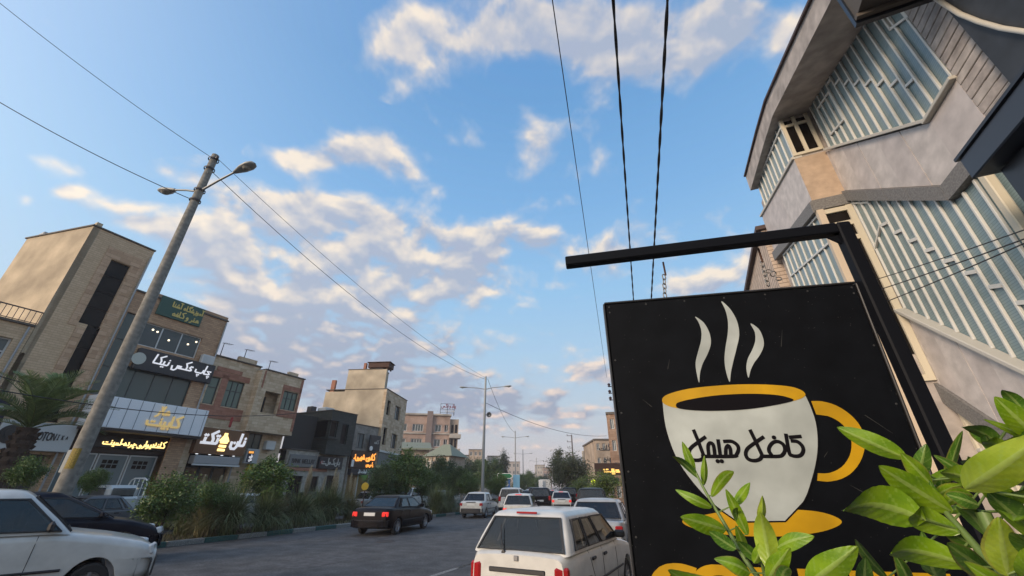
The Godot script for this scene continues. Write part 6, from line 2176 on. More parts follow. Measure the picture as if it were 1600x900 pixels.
	# dark gap round the body, then the body
	var cen = sp(1155, 700)
	var fat = []
	for p in bsm:
		fat.append(p + (p - cen).normalized() * 0.0035)
	flat.call("cup_outline", fat, 0.0013, 0.0018, ink)
	flat.call("cup_body", bsm, 0.0019, 0.0026, white)
	flat.call("cup_rim", smooth_outline(outline([38, 172, 60, 150, 150, 126, 300, 111, 430, 108, 550, 115, 608, 130, 629, 150, 612, 166, 560, 181, 450, 201, 330, 213, 200, 215, 100, 206, 52, 192], 1020, 560, K)), 0.0027, 0.0034, yellow)
	flat.call("coffee", smooth_outline(outline([95, 192, 112, 180, 180, 165, 280, 152, 400, 147, 500, 151, 560, 163, 573, 178, 450, 203, 330, 215, 200, 217, 110, 208], 1020, 560, K)), 0.0035, 0.0041, ink)
	var hd = outline([655, 177, 700, 178, 760, 196, 820, 236, 860, 286, 877, 345, 865, 410, 830, 465, 780, 498, 720, 510, 680, 506, 682, 475, 730, 474, 780, 450, 813, 405, 822, 350, 806, 300, 770, 262, 722, 238, 676, 232], 1020, 560, K)
	var hs = []
	for i in hd.size():
		hs.append(hd[i])
		if not [9, 10, 18].has(i) and i < hd.size() - 1:
			for j in [0.33, 0.66]:
				hs.append(hd[i].cubic_interpolate(hd[i + 1], hd[maxi(i - 1, 0)] if i != 11 else hd[i], hd[mini(i + 2, hd.size() - 1)], j))
	flat.call("cup_handle", hs, 0.0004, 0.0012, yellow)
	for st in [[640, 512, 680, 540, 708, 588, 716, 640, 701, 690, 676, 740, 663, 785, 659, 832, 647, 785, 642, 735, 654, 682, 668, 630, 670, 582, 657, 540],
			[767, 437, 810, 476, 843, 535, 853, 600, 841, 662, 826, 722, 813, 780, 807, 828, 790, 780, 782, 722, 787, 660, 797, 600, 799, 540, 787, 482],
			[908, 545, 946, 570, 967, 610, 972, 652, 954, 696, 926, 735, 908, 772, 898, 808, 888, 762, 895, 716, 916, 674, 931, 630, 929, 587]]:
		flat.call("steam", smooth_outline(outline(st, 880, 330, 3.104)), 0.0004, 0.0012, white)
	# the joined lettering on the cup
	var b = MB.new()
	var Z = 0.0027
	var kk = 0
	for s in [[1312, 126, 1222, 133], [1238, 166, 1285, 172, 1325, 205, 1340, 245, 1325, 285, 1290, 302, 1240, 296, 1213, 268, 1185, 112],
			[990, 303, 1120, 303, 1158, 286, 1176, 245, 1160, 198, 1115, 172, 1070, 180, 1038, 218, 1034, 258, 1062, 298],
			[868, 75, 905, 150, 972, 292], [972, 292, 955, 326, 905, 342, 850, 328, 826, 285, 842, 235, 905, 185, 980, 134],
			[636, 170, 700, 170, 748, 200, 762, 240, 745, 284, 710, 303, 440, 303], [648, 298, 650, 235, 668, 208, 688, 235, 694, 298],
			[580, 162, 600, 296], [498, 298, 490, 215, 508, 184, 538, 205, 552, 298], [364, 75, 402, 165, 452, 300], [452, 300, 440, 325, 400, 338, 350, 330, 322, 295, 332, 235, 400, 178, 462, 134]]:
		var pts = []
		var raw = []
		for i in range(0, s.size(), 2):
			raw.append(sp(1020 + s[i] / 5.714, 660 + s[i + 1] / 5.714))
		if raw.size() > 4:
			for i in raw.size() - 1:
				for j in 4:
					pts.append(raw[i].cubic_interpolate(raw[i + 1], raw[maxi(i - 1, 0)], raw[mini(i + 2, raw.size() - 1)], j / 4.0))
			pts.append(raw[raw.size() - 1])
		else:
			pts = raw
		b.ribbon(pts, 0.0088, Z, Z + 0.0004 + 0.00006 * kk)
		kk += 1
	for d in [[1077, 135], [576, 346], [612, 346]]:
		var c = sp(1020 + d[0] / 5.714, 660 + d[1] / 5.714)
		var oc = []
		for i in 10:
			oc.append(c + Vector2(cos(TAU * i / 10.0), sin(TAU * i / 10.0)) * 0.0052)
		b.prism(oc, Z, Z + 0.0014)
	part("cup_lettering", b, ink, o)
	var base = sp(1045, 884)
	for i in 6:
		latin("letter_below", "COFFEE"[i], 0.125, 0.0012, yellow, o, Vector3(w * 0.5 + (i - 2.5) * w * 0.152, base.y - 0.062, 0.001), true, 1.22)
	# bracket: post and arm of square tube
	var hz = Vector3(-xd.z, 0, xd.x)
	var arm_plane = Plane(hz, (tl + hz * 0.012).dot(hz))
	var pa = on_plane(884, 411, arm_plane)
	var pb = on_plane(1310, 359, arm_plane)
	var pf = on_plane(1352, 437, arm_plane)
	pf.y = 0.13
	var br = thing("sign_bracket", "black square-tube post with a level arm carrying the café sign", "sign post", pf, atan2(-xd.z, xd.x))
	var iron = mat("bracket_black", 0.007, 0.008, 0.011, 0.45)
	iron.metallic_specular = 0.2
	var inv = br.transform.affine_inverse()
	var la = inv * pa
	var lb_ = inv * pb
	var po = MB.new()
	po.box(Vector3(0, lb_.y * 0.5 + 0.009, 0), Vector3(0.036, lb_.y + 0.018, 0.036), Basis.IDENTITY, 0.004)
	part("post", po, iron, br)
	var ar = MB.new()
	ar.span(la, Vector3(-0.019, lb_.y + (lb_.y - la.y) * 0.02, 0), 0.034, 0.034, 0.003)
	part("arm", ar, iron, br)
	var gs = MB.new()
	gs.prism([[-0.019, lb_.y - 0.02], [-0.05, lb_.y - 0.022], [-0.019, lb_.y - 0.05]], -0.003, 0.003)
	part("gusset", gs, iron, br)
	# two chains
	for q in [[1038, 402, 1040, 462], [1190, 380, 1204, 443]]:
		var top = on_plane(q[0], q[1], sign_plane)
		var bot = on_plane(q[2], q[3], sign_plane)
		bot -= zd * 0.02
		top = on_plane(q[0], q[1], arm_plane)
		var ch = thing("sign_chain", "short steel chain at the %s end of the café sign" % ("left" if q[0] < 1100 else "right"), "chain", bot, sign_tr.basis.get_euler().y, "chains holding the café sign")
		var L: float = top.y - bot.y
		var off = (top - bot).dot(xd)
		var rod = MB.new()
		rod.tube([Vector3(off, L, 0), Vector3(off, L * 0.62, 0)], 0.003, 0.003, 6)
		part("hook", rod, mat("rust", 0, 0, 0), ch)
		for i in 5:
			var k = MB.new()
			var cpt = Vector3(off * (0.14 + i * 0.12), L * (0.07 + 0.125 * i), 0)
			var loop = []
			for j in 13:
				var a = TAU * j / 12.0
				loop.append(Vector3(cos(a) * 0.0055, sin(a) * 0.0105, 0))
			k.tube(loop, 0.0017, 0.0017, 5, false)
			put("link", k.mesh(), mat("chain_steel", 0.25, 0.24, 0.22, 0.4, 0.8), ch, Transform3D(Basis(Vector3.UP, PI / 2 * (i % 2) + 0.4), cpt))
		if q[0] > 1100:
			var loose = MB.new()
			for i in 3:
				var loop = []
				var c0 = Vector3(0.012 + i * 0.010, L * 0.35 - i * 0.006 - i * i * 0.004, 0.006)
				for j in 13:
					var a = TAU * j / 12.0
					loop.append(c0 + Vector3(cos(a) * 0.008, sin(a) * 0.006, sin(a) * 0.005 * (i % 2)))
				loose.tube(loop, 0.0016, 0.0016, 5, false)
			part("loose_link", loose, mat("chain_steel", 0, 0, 0), ch)

# ---------- the near shrub in front of the sign ----------
func make_shrub() -> void:
	var lm = leaf_mat("near_leaf", 0.34)
	var c0 = Color(0.10, 0.20, 0.008)
	var c1 = Color(0.20, 0.32, 0.014)
	var y0 = Color(0.20, 0.29, 0.02)
	var y1 = Color(0.32, 0.42, 0.05)
	var dk0 = Color(0.045, 0.12, 0.014)
	var dk1 = Color(0.085, 0.185, 0.02)
	var stem_m = mat("green_stem", 0.13, 0.20, 0.05, 0.5)
	var seed_ = 100
	var shrubs = []
	for d in [["young leafy shoot rising before the coffee cup", [[1240, 1060, 0.80], [1200, 930, 0.84], [1165, 875, 0.86], [1130, 815, 0.88], [1098, 760, 0.90], [1072, 705, 0.92]], [
			[1085, 738, 1066, 690, 16, 0.90, 0], [1092, 748, 1049, 710, 14, 0.90, 1], [1100, 758, 1101, 712, 13, 0.91, 0], [1112, 776, 1147, 732, 20, 0.88, 0],
			[1112, 793, 1056, 766, 18, 0.87, 0], [1134, 828, 1064, 808, 34, 0.85, 0], [1168, 836, 1134, 764, 22, 0.84, 0], [1146, 790, 1172, 754, 18, 0.85, 0], [1158, 822, 1150, 790, 12, 0.84, 1],
			[1150, 858, 1107, 830, 24, 0.83, 1], [1206, 896, 1188, 798, 40, 0.78, 2], [1188, 815, 1192, 776, 16, 0.79, 2], [1212, 858, 1268, 836, 30, 0.79, 0], [1200, 905, 1232, 858, 34, 0.78, 0],
			[1172, 895, 1118, 872, 34, 0.79, 0], [1180, 925, 1040, 896, 44, 0.74, 0], [1165, 862, 1150, 822, 18, 0.83, 0], [1190, 880, 1152, 845, 22, 0.81, 1], [1220, 935, 1232, 880, 26, 0.77, 1], [1160, 930, 1096, 905, 30, 0.78, 1], [1178, 880, 1196, 842, 20, 0.8, 0]]],
		["large leafy branch with broad leaves at the lower right", [[1660, 1060, 0.60], [1590, 935, 0.63], [1530, 860, 0.66], [1478, 800, 0.69], [1440, 752, 0.72], [1412, 712, 0.74]], [
			[1416, 716, 1308, 668, 36, 0.73, 0], [1456, 758, 1408, 708, 30, 0.70, 0], [1488, 800, 1372, 728, 48, 0.68, 0], [1446, 812, 1313, 790, 86, 0.64, 0], [1500, 832, 1420, 800, 46, 0.66, 0],
			[1524, 886, 1380, 858, 52, 0.60, 0], [1262, 912, 1338, 856, 48, 0.66, 0], [1388, 905, 1334, 842, 20, 0.72, 1], [1480, 760, 1503, 672, 16, 0.76, 1],
			[1510, 746, 1462, 712, 22, 0.72, 1], [1540, 760, 1468, 735, 40, 0.66, 0], [1600, 800, 1520, 742, 40, 0.62, 0], [1560, 905, 1480, 850, 44, 0.62, 1], [1420, 925, 1400, 865, 30, 0.68, 1], [1350, 925, 1352, 872, 26, 0.7, 1], [1468, 905, 1440, 838, 30, 0.68, 1]]],
		["bushy leafy branch cut by the right edge of the picture", [[1790, 960, 0.52], [1700, 850, 0.56], [1640, 770, 0.60], [1590, 720, 0.64], [1560, 690, 0.66]], [
			[1508, 764, 1640, 676, 64, 0.55, 2], [1630, 692, 1556, 622, 40, 0.60, 0], [1598, 640, 1566, 608, 24, 0.64, 1], [1610, 688, 1546, 658, 18, 0.66, 0], [1592, 712, 1535, 686, 26, 0.64, 0], [1560, 714, 1538, 678, 18, 0.67, 1],
			[1620, 760, 1560, 724, 40, 0.6, 0], [1640, 740, 1590, 700, 40, 0.60, 1], [1575, 900, 1560, 808, 56, 0.55, 2], [1640, 860, 1575, 800, 50, 0.57, 0], [1650, 900, 1590, 830, 60, 0.54, 1], [1545, 840, 1500, 790, 36, 0.64, 1],
			[1610, 830, 1545, 770, 44, 0.60, 1], [1590, 945, 1520, 885, 46, 0.57, 0], [1640, 930, 1600, 860, 50, 0.55, 0], [1530, 790, 1480, 772, 30, 0.66, 1], [1650, 800, 1580, 765, 40, 0.58, 0], [1540, 735, 1505, 716, 18, 0.69, 0], [1600, 905, 1535, 852, 40, 0.6, 1]]]]:
		var pts = []
		for q in d[1]:
			pts.append(at_dist(q[0], q[1], q[2]))
		var foot = Vector3(pts[0].x, 0.13, pts[0].z)
		var o = thing("leafy_shrub", d[0], "shrub", foot, 0.0)
		var st = MB.new()
		var path = [Vector3.ZERO]
		for p in pts:
			path.append(p - foot)
		var fine = []
		for i in path.size() - 1:
			for j in 4:
				fine.append(path[i].cubic_interpolate(path[i + 1], path[maxi(i - 1, 0)], path[mini(i + 2, path.size() - 1)], j / 4.0))
		fine.append(path[path.size() - 1])
		st.tube(fine, 0.006, 0.0016, 8)
		part("stem", st, stem_m, o)
		var rge = RandomNumberGenerator.new()
		rge.seed = seed_ + 9
		var extra = []
		for i in (6 if d[0].begins_with("young") else 18):
			var t0 = rge.randf()
			var ia = mini(int(t0 * (d[1].size() - 1)), d[1].size() - 2)
			var qa = d[1][ia]; var qb = d[1][ia + 1]
			var f = t0 * (d[1].size() - 1) - ia
			var bu: float = lerpf(qa[0], qb[0], f); var bv: float = lerpf(qa[1], qb[1], f)
			if bv < 800.0 and d[0].begins_with("young"):
				continue
			var an = rge.randf_range(-2.9, -0.2)
			var ln: float = rge.randf_range(34, 80) * (0.7 if d[0].begins_with("young") else 1.0)
			extra.append([bu, bv, bu + cos(an) * ln, bv + sin(an) * ln * 0.8, ln * rge.randf_range(0.28, 0.42), lerpf(qa[2], qb[2], f) + rge.randf_range(0.0, 0.08), rge.randi() % 2])
		for q in d[2] + extra:
			seed_ += 1
			var rg = RandomNumberGenerator.new()
			rg.seed = seed_
			var a = at_dist(q[0], q[1], q[5] + 0.01)
			var e = at_dist(q[2], q[3], q[5] - rg.randf_range(0.0, 0.05))
			var mid = (a + e) * 0.5
			var wid: float = q[4] / FOC * ray((q[0] + q[2]) * 0.5, (q[1] + q[3]) * 0.5).normalized().dot(Vector3(0, sin(TILT), -cos(TILT))) * (mid - Vector3(0, EYE, 0)).length() * (0.80 if d[0].begins_with("young") else 0.84)
			var lf = leaf_blade(a, e, wid, rg.randf_range(-0.6, 0.6), rg.randf_range(-0.16, 0.20), rg.randf_range(0.10, 0.55), [c0, dk0, y0][q[6]], [c1, dk1, y1][q[6]], seed_)
			put("leaf", lf, lm, o, Transform3D(Basis.IDENTITY, -foot))
			# leaf stalk back to the stem
			var best = fine[0] + foot
			for p in fine:
				if (p + foot).distance_to(a) < best.distance_to(a):
					best = p + foot
			if best.distance_to(a) > 0.004 and best.distance_to(a) < 0.12:
				var stk = MB.new()
				stk.tube([best - foot, a - foot + (e - a) * 0.03], 0.0013, 0.0010, 5)
				part("leaf_stalk", stk, stem_m, o)

# ---------- lamp posts, poles, wires, road signs ----------
func lamp_head(o: Node3D, m: Material, root: Vector3, dir: Vector3, sc: float) -> void:
	var b = MB.new()
	var y = Vector3.UP
	var side = dir.cross(y).normalized()
	var rings = []
	for q in [[0.0, 0.05, 0.05], [0.12, 0.085, 0.075], [0.35, 0.15, 0.10], [0.58, 0.165, 0.105], [0.74, 0.12, 0.08], [0.80, 0.03, 0.02]]:
		var ring = []
		for k in 12:
			var a = TAU * k / 12.0
			ring.append(root + dir * q[0] * sc + side * cos(a) * q[1] * sc + y * (sin(a) * q[2] * (1.0 if sin(a) > 0 else 0.6)) * sc)
		rings.append(ring)
	smooth_loft(b, rings, true)
	part("lamp_head", b, m, o)
	var g = MB.new()
	g.lathe([Vector2(0.0, -0.055), Vector2(0.07, -0.045), Vector2(0.115, -0.01), Vector2(0.12, 0.0)], root + dir * 0.50 * sc - y * 0.055 * sc, Basis.IDENTITY.scaled(Vector3(sc, sc, sc)), 14)
	part("lamp_bowl", g, mat("bowl", 0.30, 0.29, 0.25, 0.2), o)

func make_street_things() -> void:
	var concrete = mat("pole_concrete", 0.30, 0.285, 0.25, 0.9, 0.0, noise_tex("worn", 0.012, 0.66, 1.0, 5, 4), 0.8, bump_tex("grit", 0.25, 3.0), 0.4)
	var steel = mat("pole_steel", 0.27, 0.28, 0.28, 0.5, 0.4)
	var iron = mat("iron", 0, 0, 0)
	var head = mat("lamp_grey", 0.30, 0.31, 0.30, 0.5, 0.2)
	# near concrete pole in the median
	var foot = at_dist(112, 758, 17.15)
	foot.y = 0.1
	var top = at_dist(337, 243, 17.15)
	var P = thing("concrete_lamp_pole", "tall tapered concrete pole with two lamps and wires, nearest in the median", "lamp post", Vector3(top.x, 0.1, top.z))
	foot = Vector3(0, 0, 0)
	var H = top.y - 0.1
	var pb = MB.new()
	pb.tube([foot, Vector3(0, H * 0.5, 0), Vector3(0, H, 0)], 0.215, 0.125, 14)
	part("pole", pb, concrete, P)
	var across = Vector3(cos(AZ), 0, sin(AZ))
	for sg in [1.0, -1.0]:
		var q = [395, 262] if sg > 0 else [250, 306]
		var d: Vector3 = across * sg
		d = (d + along() * (-0.10 if sg < 0 else 0.1)).normalized()
		var rise = 0.62
		var a0 = Vector3(0, H - 1.85, 0) + d * 0.14
		var a1 = a0 + d * 1.45 + Vector3(0, rise * 0.75, 0)
		var ab = MB.new()
		ab.tube([a0, a0.lerp(a1, 0.5) + Vector3(0, 0.03, 0), a1], 0.045, 0.038, 8)
		part("arm", ab, steel, P)
		lamp_head(P, head, a1, (d + Vector3(0, 0.16, 0)).normalized(), 1.25)
	var cl = MB.new()
	for y in [H - 2.35, H - 0.25, H - 0.75, H - 1.85]:
		cl.lathe([Vector2(0.175, -0.03), Vector2(0.19, -0.03), Vector2(0.19, 0.03), Vector2(0.17, 0.03)], Vector3(0, y, 0), Basis.IDENTITY, 14)
	cl.box(across * 0.20 + Vector3(0, H - 0.20, 0), Vector3(0.10, 0.14, 0.10), Basis.IDENTITY, 0.02)
	cl.box(-across * 0.25 + Vector3(0, H - 2.35, 0), Vector3(0.12, 0.10, 0.08), Basis.IDENTITY, 0.02)
	part("wire_clamp", cl, iron, P)
	var yn = MB.new()
	var toc = Vector3(-top.x, 0, -top.z).normalized().rotated(Vector3.UP, -0.55)
	var tside = toc.cross(Vector3.UP)
	for k in 4:
		var a0 = (k - 2) * 0.28
		var d0 = (toc * cos(a0) + tside * sin(a0)); var d1 = (toc * cos(a0 + 0.28) + tside * sin(a0 + 0.28))
		yn.quad(d0 * 0.206 + Vector3(0, 2.1, 0), d1 * 0.206 + Vector3(0, 2.1, 0), d1 * 0.202 + Vector3(0, 2.62, 0), d0 * 0.202 + Vector3(0, 2.62, 0))
	part("yellow_patch", yn, mat("band_yellow", 0.42, 0.30, 0.03, 0.7, 0.0, noise_tex("chips", 0.05, 0.45, 1.0, 5, 8), 1.1), P)
	bx("meter_box", P, mat("meter_grey", 0.25, 0.27, 0.27, 0.5), -across * 0.34 + Vector3(0, 2.3, 0), Vector3(0.28, 0.6, 0.22), 0.02, Basis(Vector3.UP, -AZ))
	# steel double-arm lamp posts down the median
	var spec = [[757, 760, 588, 38.0, "steel double-arm lamp post with a loudspeaker, second along the median"], [803, 760, 673, 75.0, "steel double-arm lamp post, third along the median"], [815, 760, 702, 113.0, "thin steel lamp post, fourth along the median"], [836, 760, 715, 150.0, "thin steel lamp post farthest down the median"]]
	var proto: Node3D = null
	for q in spec:
		var tp = at_dist(q[0] + 2, q[2], q[3])
		var h: float = tp.y - 0.1
		if proto == null:
			var o = thing("steel_lamp_post", q[4], "lamp post", Vector3(tp.x, 0.1, tp.z), 0.0, "steel lamp posts in the median")
			var b = MB.new()
			b.tube([Vector3.ZERO, Vector3(0, h, 0)], 0.15, 0.085, 12)
			part("pole", b, steel, o)
			for sg in [1.0, -1.0]:
				var d = Vector3(sg * 0.995, 0, 0.1 * sg)
				var ab = MB.new()
				var s0 = Vector3(0, h - 1.25, 0)
				ab.tube([s0, s0 + d * 0.7 + Vector3(0, 0.14, 0), s0 + d * 1.75 + Vector3(0, 0.22, 0)], 0.04, 0.03, 8)
				part("arm", ab, steel, o)
				lamp_head(o, head, s0 + d * 1.75 + Vector3(0, 0.22, 0), (d + Vector3(0, 0.05, 0)).normalized(), 0.95)
			var sp_ = MB.new()
			sp_.lathe([Vector2(0.05, -0.22), Vector2(0.09, -0.12), Vector2(0.24, 0.14), Vector2(0.22, 0.14), Vector2(0.05, -0.08)], Vector3(0.42, h - 3.6, 0.05), Basis(Vector3.RIGHT, PI / 2), 14)
			sp_.span(Vector3(0, h - 3.6, 0), Vector3(0.42, h - 3.6, 0), 0.05, 0.05)
			part("loudspeaker", sp_, mat("speaker_grey", 0.12, 0.12, 0.12, 0.6), o)
			proto = o
		else:
			var o = copy_of(proto, q[4], Vector3(tp.x, tp.y - (proto.get_child(0) as MeshInstance3D).mesh.get_aabb().size.y, tp.z), 0.0)
			var ls = o.get_node("loudspeaker")
			o.remove_child(ls)
			ls.free()
	# wires: [from, to, sag, thickness]
	var wires = [
		[P.position + Vector3(0, H - 0.2, 0), at_dist(0, 5, 20.0), 0.15, 0.011, "thin wire running from the concrete pole top to the upper left edge"],
		[P.position + Vector3(0, H - 2.35, 0), at_dist(0, 160, 20.0), 0.15, 0.015, "wire running from below the lamps to the left edge"],
		[P.position + across * 0.2 + Vector3(0, H - 0.22, 0), at_dist(758, 590, 38.0), 0.75, 0.010, "upper sagging wire between the concrete pole and second lamp post"],
		[P.position + Vector3(0, H - 0.75, 0), at_dist(757, 592, 38.0), 1.15, 0.013, "lower sagging wire between the concrete pole and second lamp post"],
		[at_dist(762, 592, 38.0), at_dist(805, 676, 75.0), 0.9, 0.02, "sagging wire between the second and third lamp posts"],
		[at_dist(760, 630, 38.0), at_dist(948, 681, 60.0), 0.9, 0.022, "wire sagging across the road from the second lamp post"],
		[at_dist(0, 610, 22.0), street(21.6, 27.2, 6.75), 0.5, 0.02, "low dark wire crossing in front of the shop canopy"],
		[at_dist(0, 588, 23.0), street(10.2, 27.0, 6.1), 0.2, 0.016, "low wire crossing behind the palm tree"],
	]
	var wm = mat("wire_black", 0.015, 0.015, 0.016, 0.6)
	for w in wires:
		var o = thing("wire", w[4], "wire", w[0])
		var b = MB.new()
		var pts = []
		for p in sag(w[0], w[1], w[2]):
			pts.append(p - w[0])
		b.tube(pts, w[3], w[3], 5)
		part("strand", b, wm, o)
	# overhead cables along the right side
	for w in [[863, 0, 948, 590, 7.5, 0.008, "thin overhead wire left of the two thick cables"], [958, 0, 992, 500, 7.0, 0.021, "left thick twisted overhead cable"], [1043, 0, 1017, 480, 7.0, 0.024, "right thick twisted overhead cable"]]:
		var r0 = ray(w[0], w[1]); var r1 := ray(w[2], w[3])
		var a = Vector3(0, EYE, 0) + r0 * ((w[4] - EYE) / r0.y)
		var c = Vector3(0, EYE, 0) + r1 * ((w[4] - EYE) / r1.y)
		var far = a + (c - a) * (1.0 if w[5] < 0.01 else 1.7)
		var near = a - (c - a).normalized() * 9.0
		var o = thing("overhead_cable", w[6], "wire", near)
		var b = MB.new()
		var pts = []
		var n = 70
		for i in n + 1:
			pts.append(near.lerp(far, float(i) / n) - near)
		if w[5] < 0.01:
			b.tube(pts, w[5], w[5], 5)
		else:
			var dir = (far - near).normalized()
			var x = dir.cross(Vector3.UP).normalized()
			var y = x.cross(dir)
			for k in 2:
				var hl = []
				var m = 260
				for i in m + 1:
					var th = i * 0.62 + PI * k
					hl.append((far - near) * (float(i) / m) + (x * cos(th) + y * sin(th)) * w[5] * 0.42)
				b.tube(hl, w[5] * 0.62, w[5] * 0.62, 5)
		part("strand", b, wm, o)
	for w in [[[1330, 448], [1612, 352], 0.006], [[1330, 466], [1612, 366], 0.007], [[1340, 488], [1612, 372], 0.007]]:
		var pl = Plane(left(), street(0, -2.95).dot(left()))
		var a = on_plane(w[0][0], w[0][1], pl); var c := on_plane(w[1][0], w[1][1], pl)
		var o = thing("wall_cable", ["upper", "middle", "lower"][[448, 466, 488].find(w[0][1])] + " of three thin black cables strung along the barred window", "wire", a)
		var b = MB.new()
		var pts = []
		for p in sag(a, c + (c - a) * 0.2, 0.03):
			pts.append(p - a)
		b.tube(pts, w[2], w[2], 5)
		part("strand", b, wm, o)
	# pole with insulators on the right, mostly hidden by the café sign
	var ip = at_dist(949, 590, 26.0)
	var ipo = thing("insulator_pole", "dark pole with insulators just left of the café sign's edge", "pole", Vector3(ip.x + 0.55, 0.13, ip.z))
	var ib = MB.new()
	ib.tube([Vector3.ZERO, Vector3(0, ip.y + 0.3, 0)], 0.16, 0.10, 10)
	part("pole", ib, concrete, ipo)
	for i in 3:
		var im = MB.new()
		im.lathe([Vector2(0.03, -0.14), Vector2(0.10, -0.10), Vector2(0.06, -0.03), Vector2(0.11, 0.02), Vector2(0.05, 0.10), Vector2(0, 0.12)], Vector3(-0.50, ip.y - 0.6 - i * 0.42, 0), Basis.IDENTITY, 10)
		im.span(Vector3(0, ip.y - 0.7 - i * 0.42, 0), Vector3(-0.5, ip.y - 0.7 - i * 0.42, 0), 0.05, 0.05)
		part("insulator", im, mat("insulator", 0.05, 0.03, 0.03, 0.3), ipo)
	# far poles on the right
	var rp = at_dist(911, 706, 62.0)
	var r_ = thing("concrete_pole", "bare concrete pole standing in the big roadside tree", "pole", Vector3(rp.x, 0.1, rp.z))
	var rb = MB.new()
	rb.tube([Vector3.ZERO, Vector3(0, rp.y, 0)], 0.22, 0.17, 10)
	part("pole", rb, mat("pole_pale", 0.42, 0.37, 0.30, 0.9), r_)
	var lp = at_dist(893, 680, 85.0)
	var l_ = thing("power_pole", "far power pole with stepped crossarms rising above the roadside tree", "pole", Vector3(lp.x, 0.1, lp.z))
	var l2 = MB.new()
	l2.tube([Vector3.ZERO, Vector3(0, lp.y, 0)], 0.2, 0.12, 8)
	for k in 4:
		l2.box(Vector3(-0.45, lp.y - 0.2 - k * 1.15, 0), Vector3(1.0, 0.10, 0.10))
		l2.box(Vector3(-0.9, lp.y - 0.05 - k * 1.15, 0), Vector3(0.10, 0.32, 0.10))
	part("pole", l2, mat("pole_dim", 0.12, 0.11, 0.11, 0.8), l_)
	# road signs
	var signs = [[789, 745, 62.0, "green"], [792, 757, 60.0, "blue"], [807, 755, 66.0, "panel"]]
	for q in signs:
		var p = at_dist(q[0], q[1], q[2])
		var nm: String = {"green": "green arrow-shaped direction sign on a post in the median", "blue": "blue square road sign with a white arrow below the green sign", "panel": "tall light-blue poster panel in the median"}[q[3]]
		var o = thing("road_sign", nm, "road sign", Vector3(p.x, 0.1, p.z))
		var st = MB.new()
		st.tube([Vector3.ZERO, Vector3(0, p.y + 0.2, -0.06)], 0.045, 0.045, 8)
		part("post", st, steel, o)
		var sb = MB.new()
		if q[3] == "green":
			sb.prism([[-1.1, -0.36], [0.75, -0.36], [1.2, 0.0], [0.75, 0.36], [-1.1, 0.36]], 0.0, 0.04, Transform3D(Basis.IDENTITY, Vector3(0, p.y, 0)))
			part("board", sb, mat("sign_rim", 0.7, 0.7, 0.68, 0.5), o)
			var s2 = MB.new()
			s2.prism([[-1.02, -0.28], [0.70, -0.28], [1.07, 0.0], [0.70, 0.28], [-1.02, 0.28]], 0.041, 0.05, Transform3D(Basis.IDENTITY, Vector3(0, p.y, 0)))
			part("face", s2, mat("sign_green", 0.01, 0.15, 0.05, 0.5), o)
		elif q[3] == "blue":
			bx("board", o, mat("sign_blue", 0.03, 0.14, 0.42, 0.5), Vector3(0, p.y, 0), Vector3(0.85, 1.0, 0.04), 0.01)
			sb.prism([[-0.1, 0.38], [0.12, 0.38], [0.2, -0.1], [0.34, -0.06], [0.02, -0.42], [-0.18, -0.12], [-0.04, -0.1]], 0.021, 0.03, Transform3D(Basis.IDENTITY, Vector3(0, p.y, 0)))
			part("arrow", sb, mat("sign_rim", 0, 0, 0), o)
		else:
			bx("board", o, mat("poster_blue", 0.16, 0.36, 0.52, 0.5), Vector3(0, p.y, 0), Vector3(1.0, 2.1, 0.10), 0.02)
	for q in [[845, 757, 95.0, "small white road sign on a post by the far traffic"]]:
		var p = at_dist(q[0], q[1], q[2])
		var o = thing("road_sign", q[3], "road sign", Vector3(p.x, 0.1, p.z))
		bx("board", o, mat("sign_rim", 0, 0, 0), Vector3(0, p.y, 0), Vector3(0.9, 1.6, 0.05), 0.02)
		bx("post", o, steel, Vector3(0, p.y * 0.5, -0.06), Vector3(0.07, p.y, 0.06))
	# bright yellow-green marker on the right pavement
	var yp = at_dist(928, 757, 40.0)
	var yo = thing("yellow_marker", "bright yellow-green keyhole-shaped sign on the right pavement", "sign", Vector3(yp.x, 0.13, yp.z))
	var ym = MB.new()
	var kp = []
	for i in 17:
		var a = lerpf(-PI * 0.32, PI * 1.32, i / 16.0)
		kp.append(Vector2(cos(a) * 0.23, sin(a) * 0.23 + yp.y + 0.05))
	kp.append(Vector2(-0.13, yp.y - 0.62)); kp.append(Vector2(0.13, yp.y - 0.62))
	ym.prism(kp, -0.03, 0.03)
	part("board", ym, glow("lit_lime", 0.75, 0.9, 0.04, 0.55), yo)
	bx("post", yo, iron, Vector3(0, (yp.y - 0.6) * 0.5, 0), Vector3(0.08, yp.y - 0.6, 0.06))
	var yr = at_dist(570, 763, 27.0)
	var yo2 = thing("round_sign", "round yellow disc sign behind the black saloon's left", "sign", Vector3(yr.x, 0.1, yr.z))
	var y2 = MB.new()
	y2.lathe([Vector2(0, -0.03), Vector2(0.20, -0.03), Vector2(0.20, 0.03), Vector2(0, 0.03)], Vector3(0, yr.y, 0), Basis(Vector3.RIGHT, PI / 2), 20)
	part("disc", y2, mat("disc_yellow", 0.60, 0.38, 0.02, 0.5), yo2)
	bx("post", yo2, iron, Vector3(0, yr.y * 0.5, -0.05), Vector3(0.05, yr.y, 0.04))
	# parasol lamp by the yellow pier
	var up = street(19.0, 26.9, 0.13)
	var uo = thing("parasol_lamp", "small white parasol with a glowing bulb before the yellow pier", "parasol", up)
	var um = MB.new()
	um.lathe([Vector2(0.42, 2.05), Vector2(0.30, 2.18), Vector2(0.02, 2.32)], Vector3.ZERO, Basis.IDENTITY, 12)
	part("canopy", um, mat("white_paint", 0, 0, 0), uo)
	bx("pole", uo, iron, Vector3(0, 1.05, 0), Vector3(0.04, 2.1, 0.04))
	var bl = MB.new()
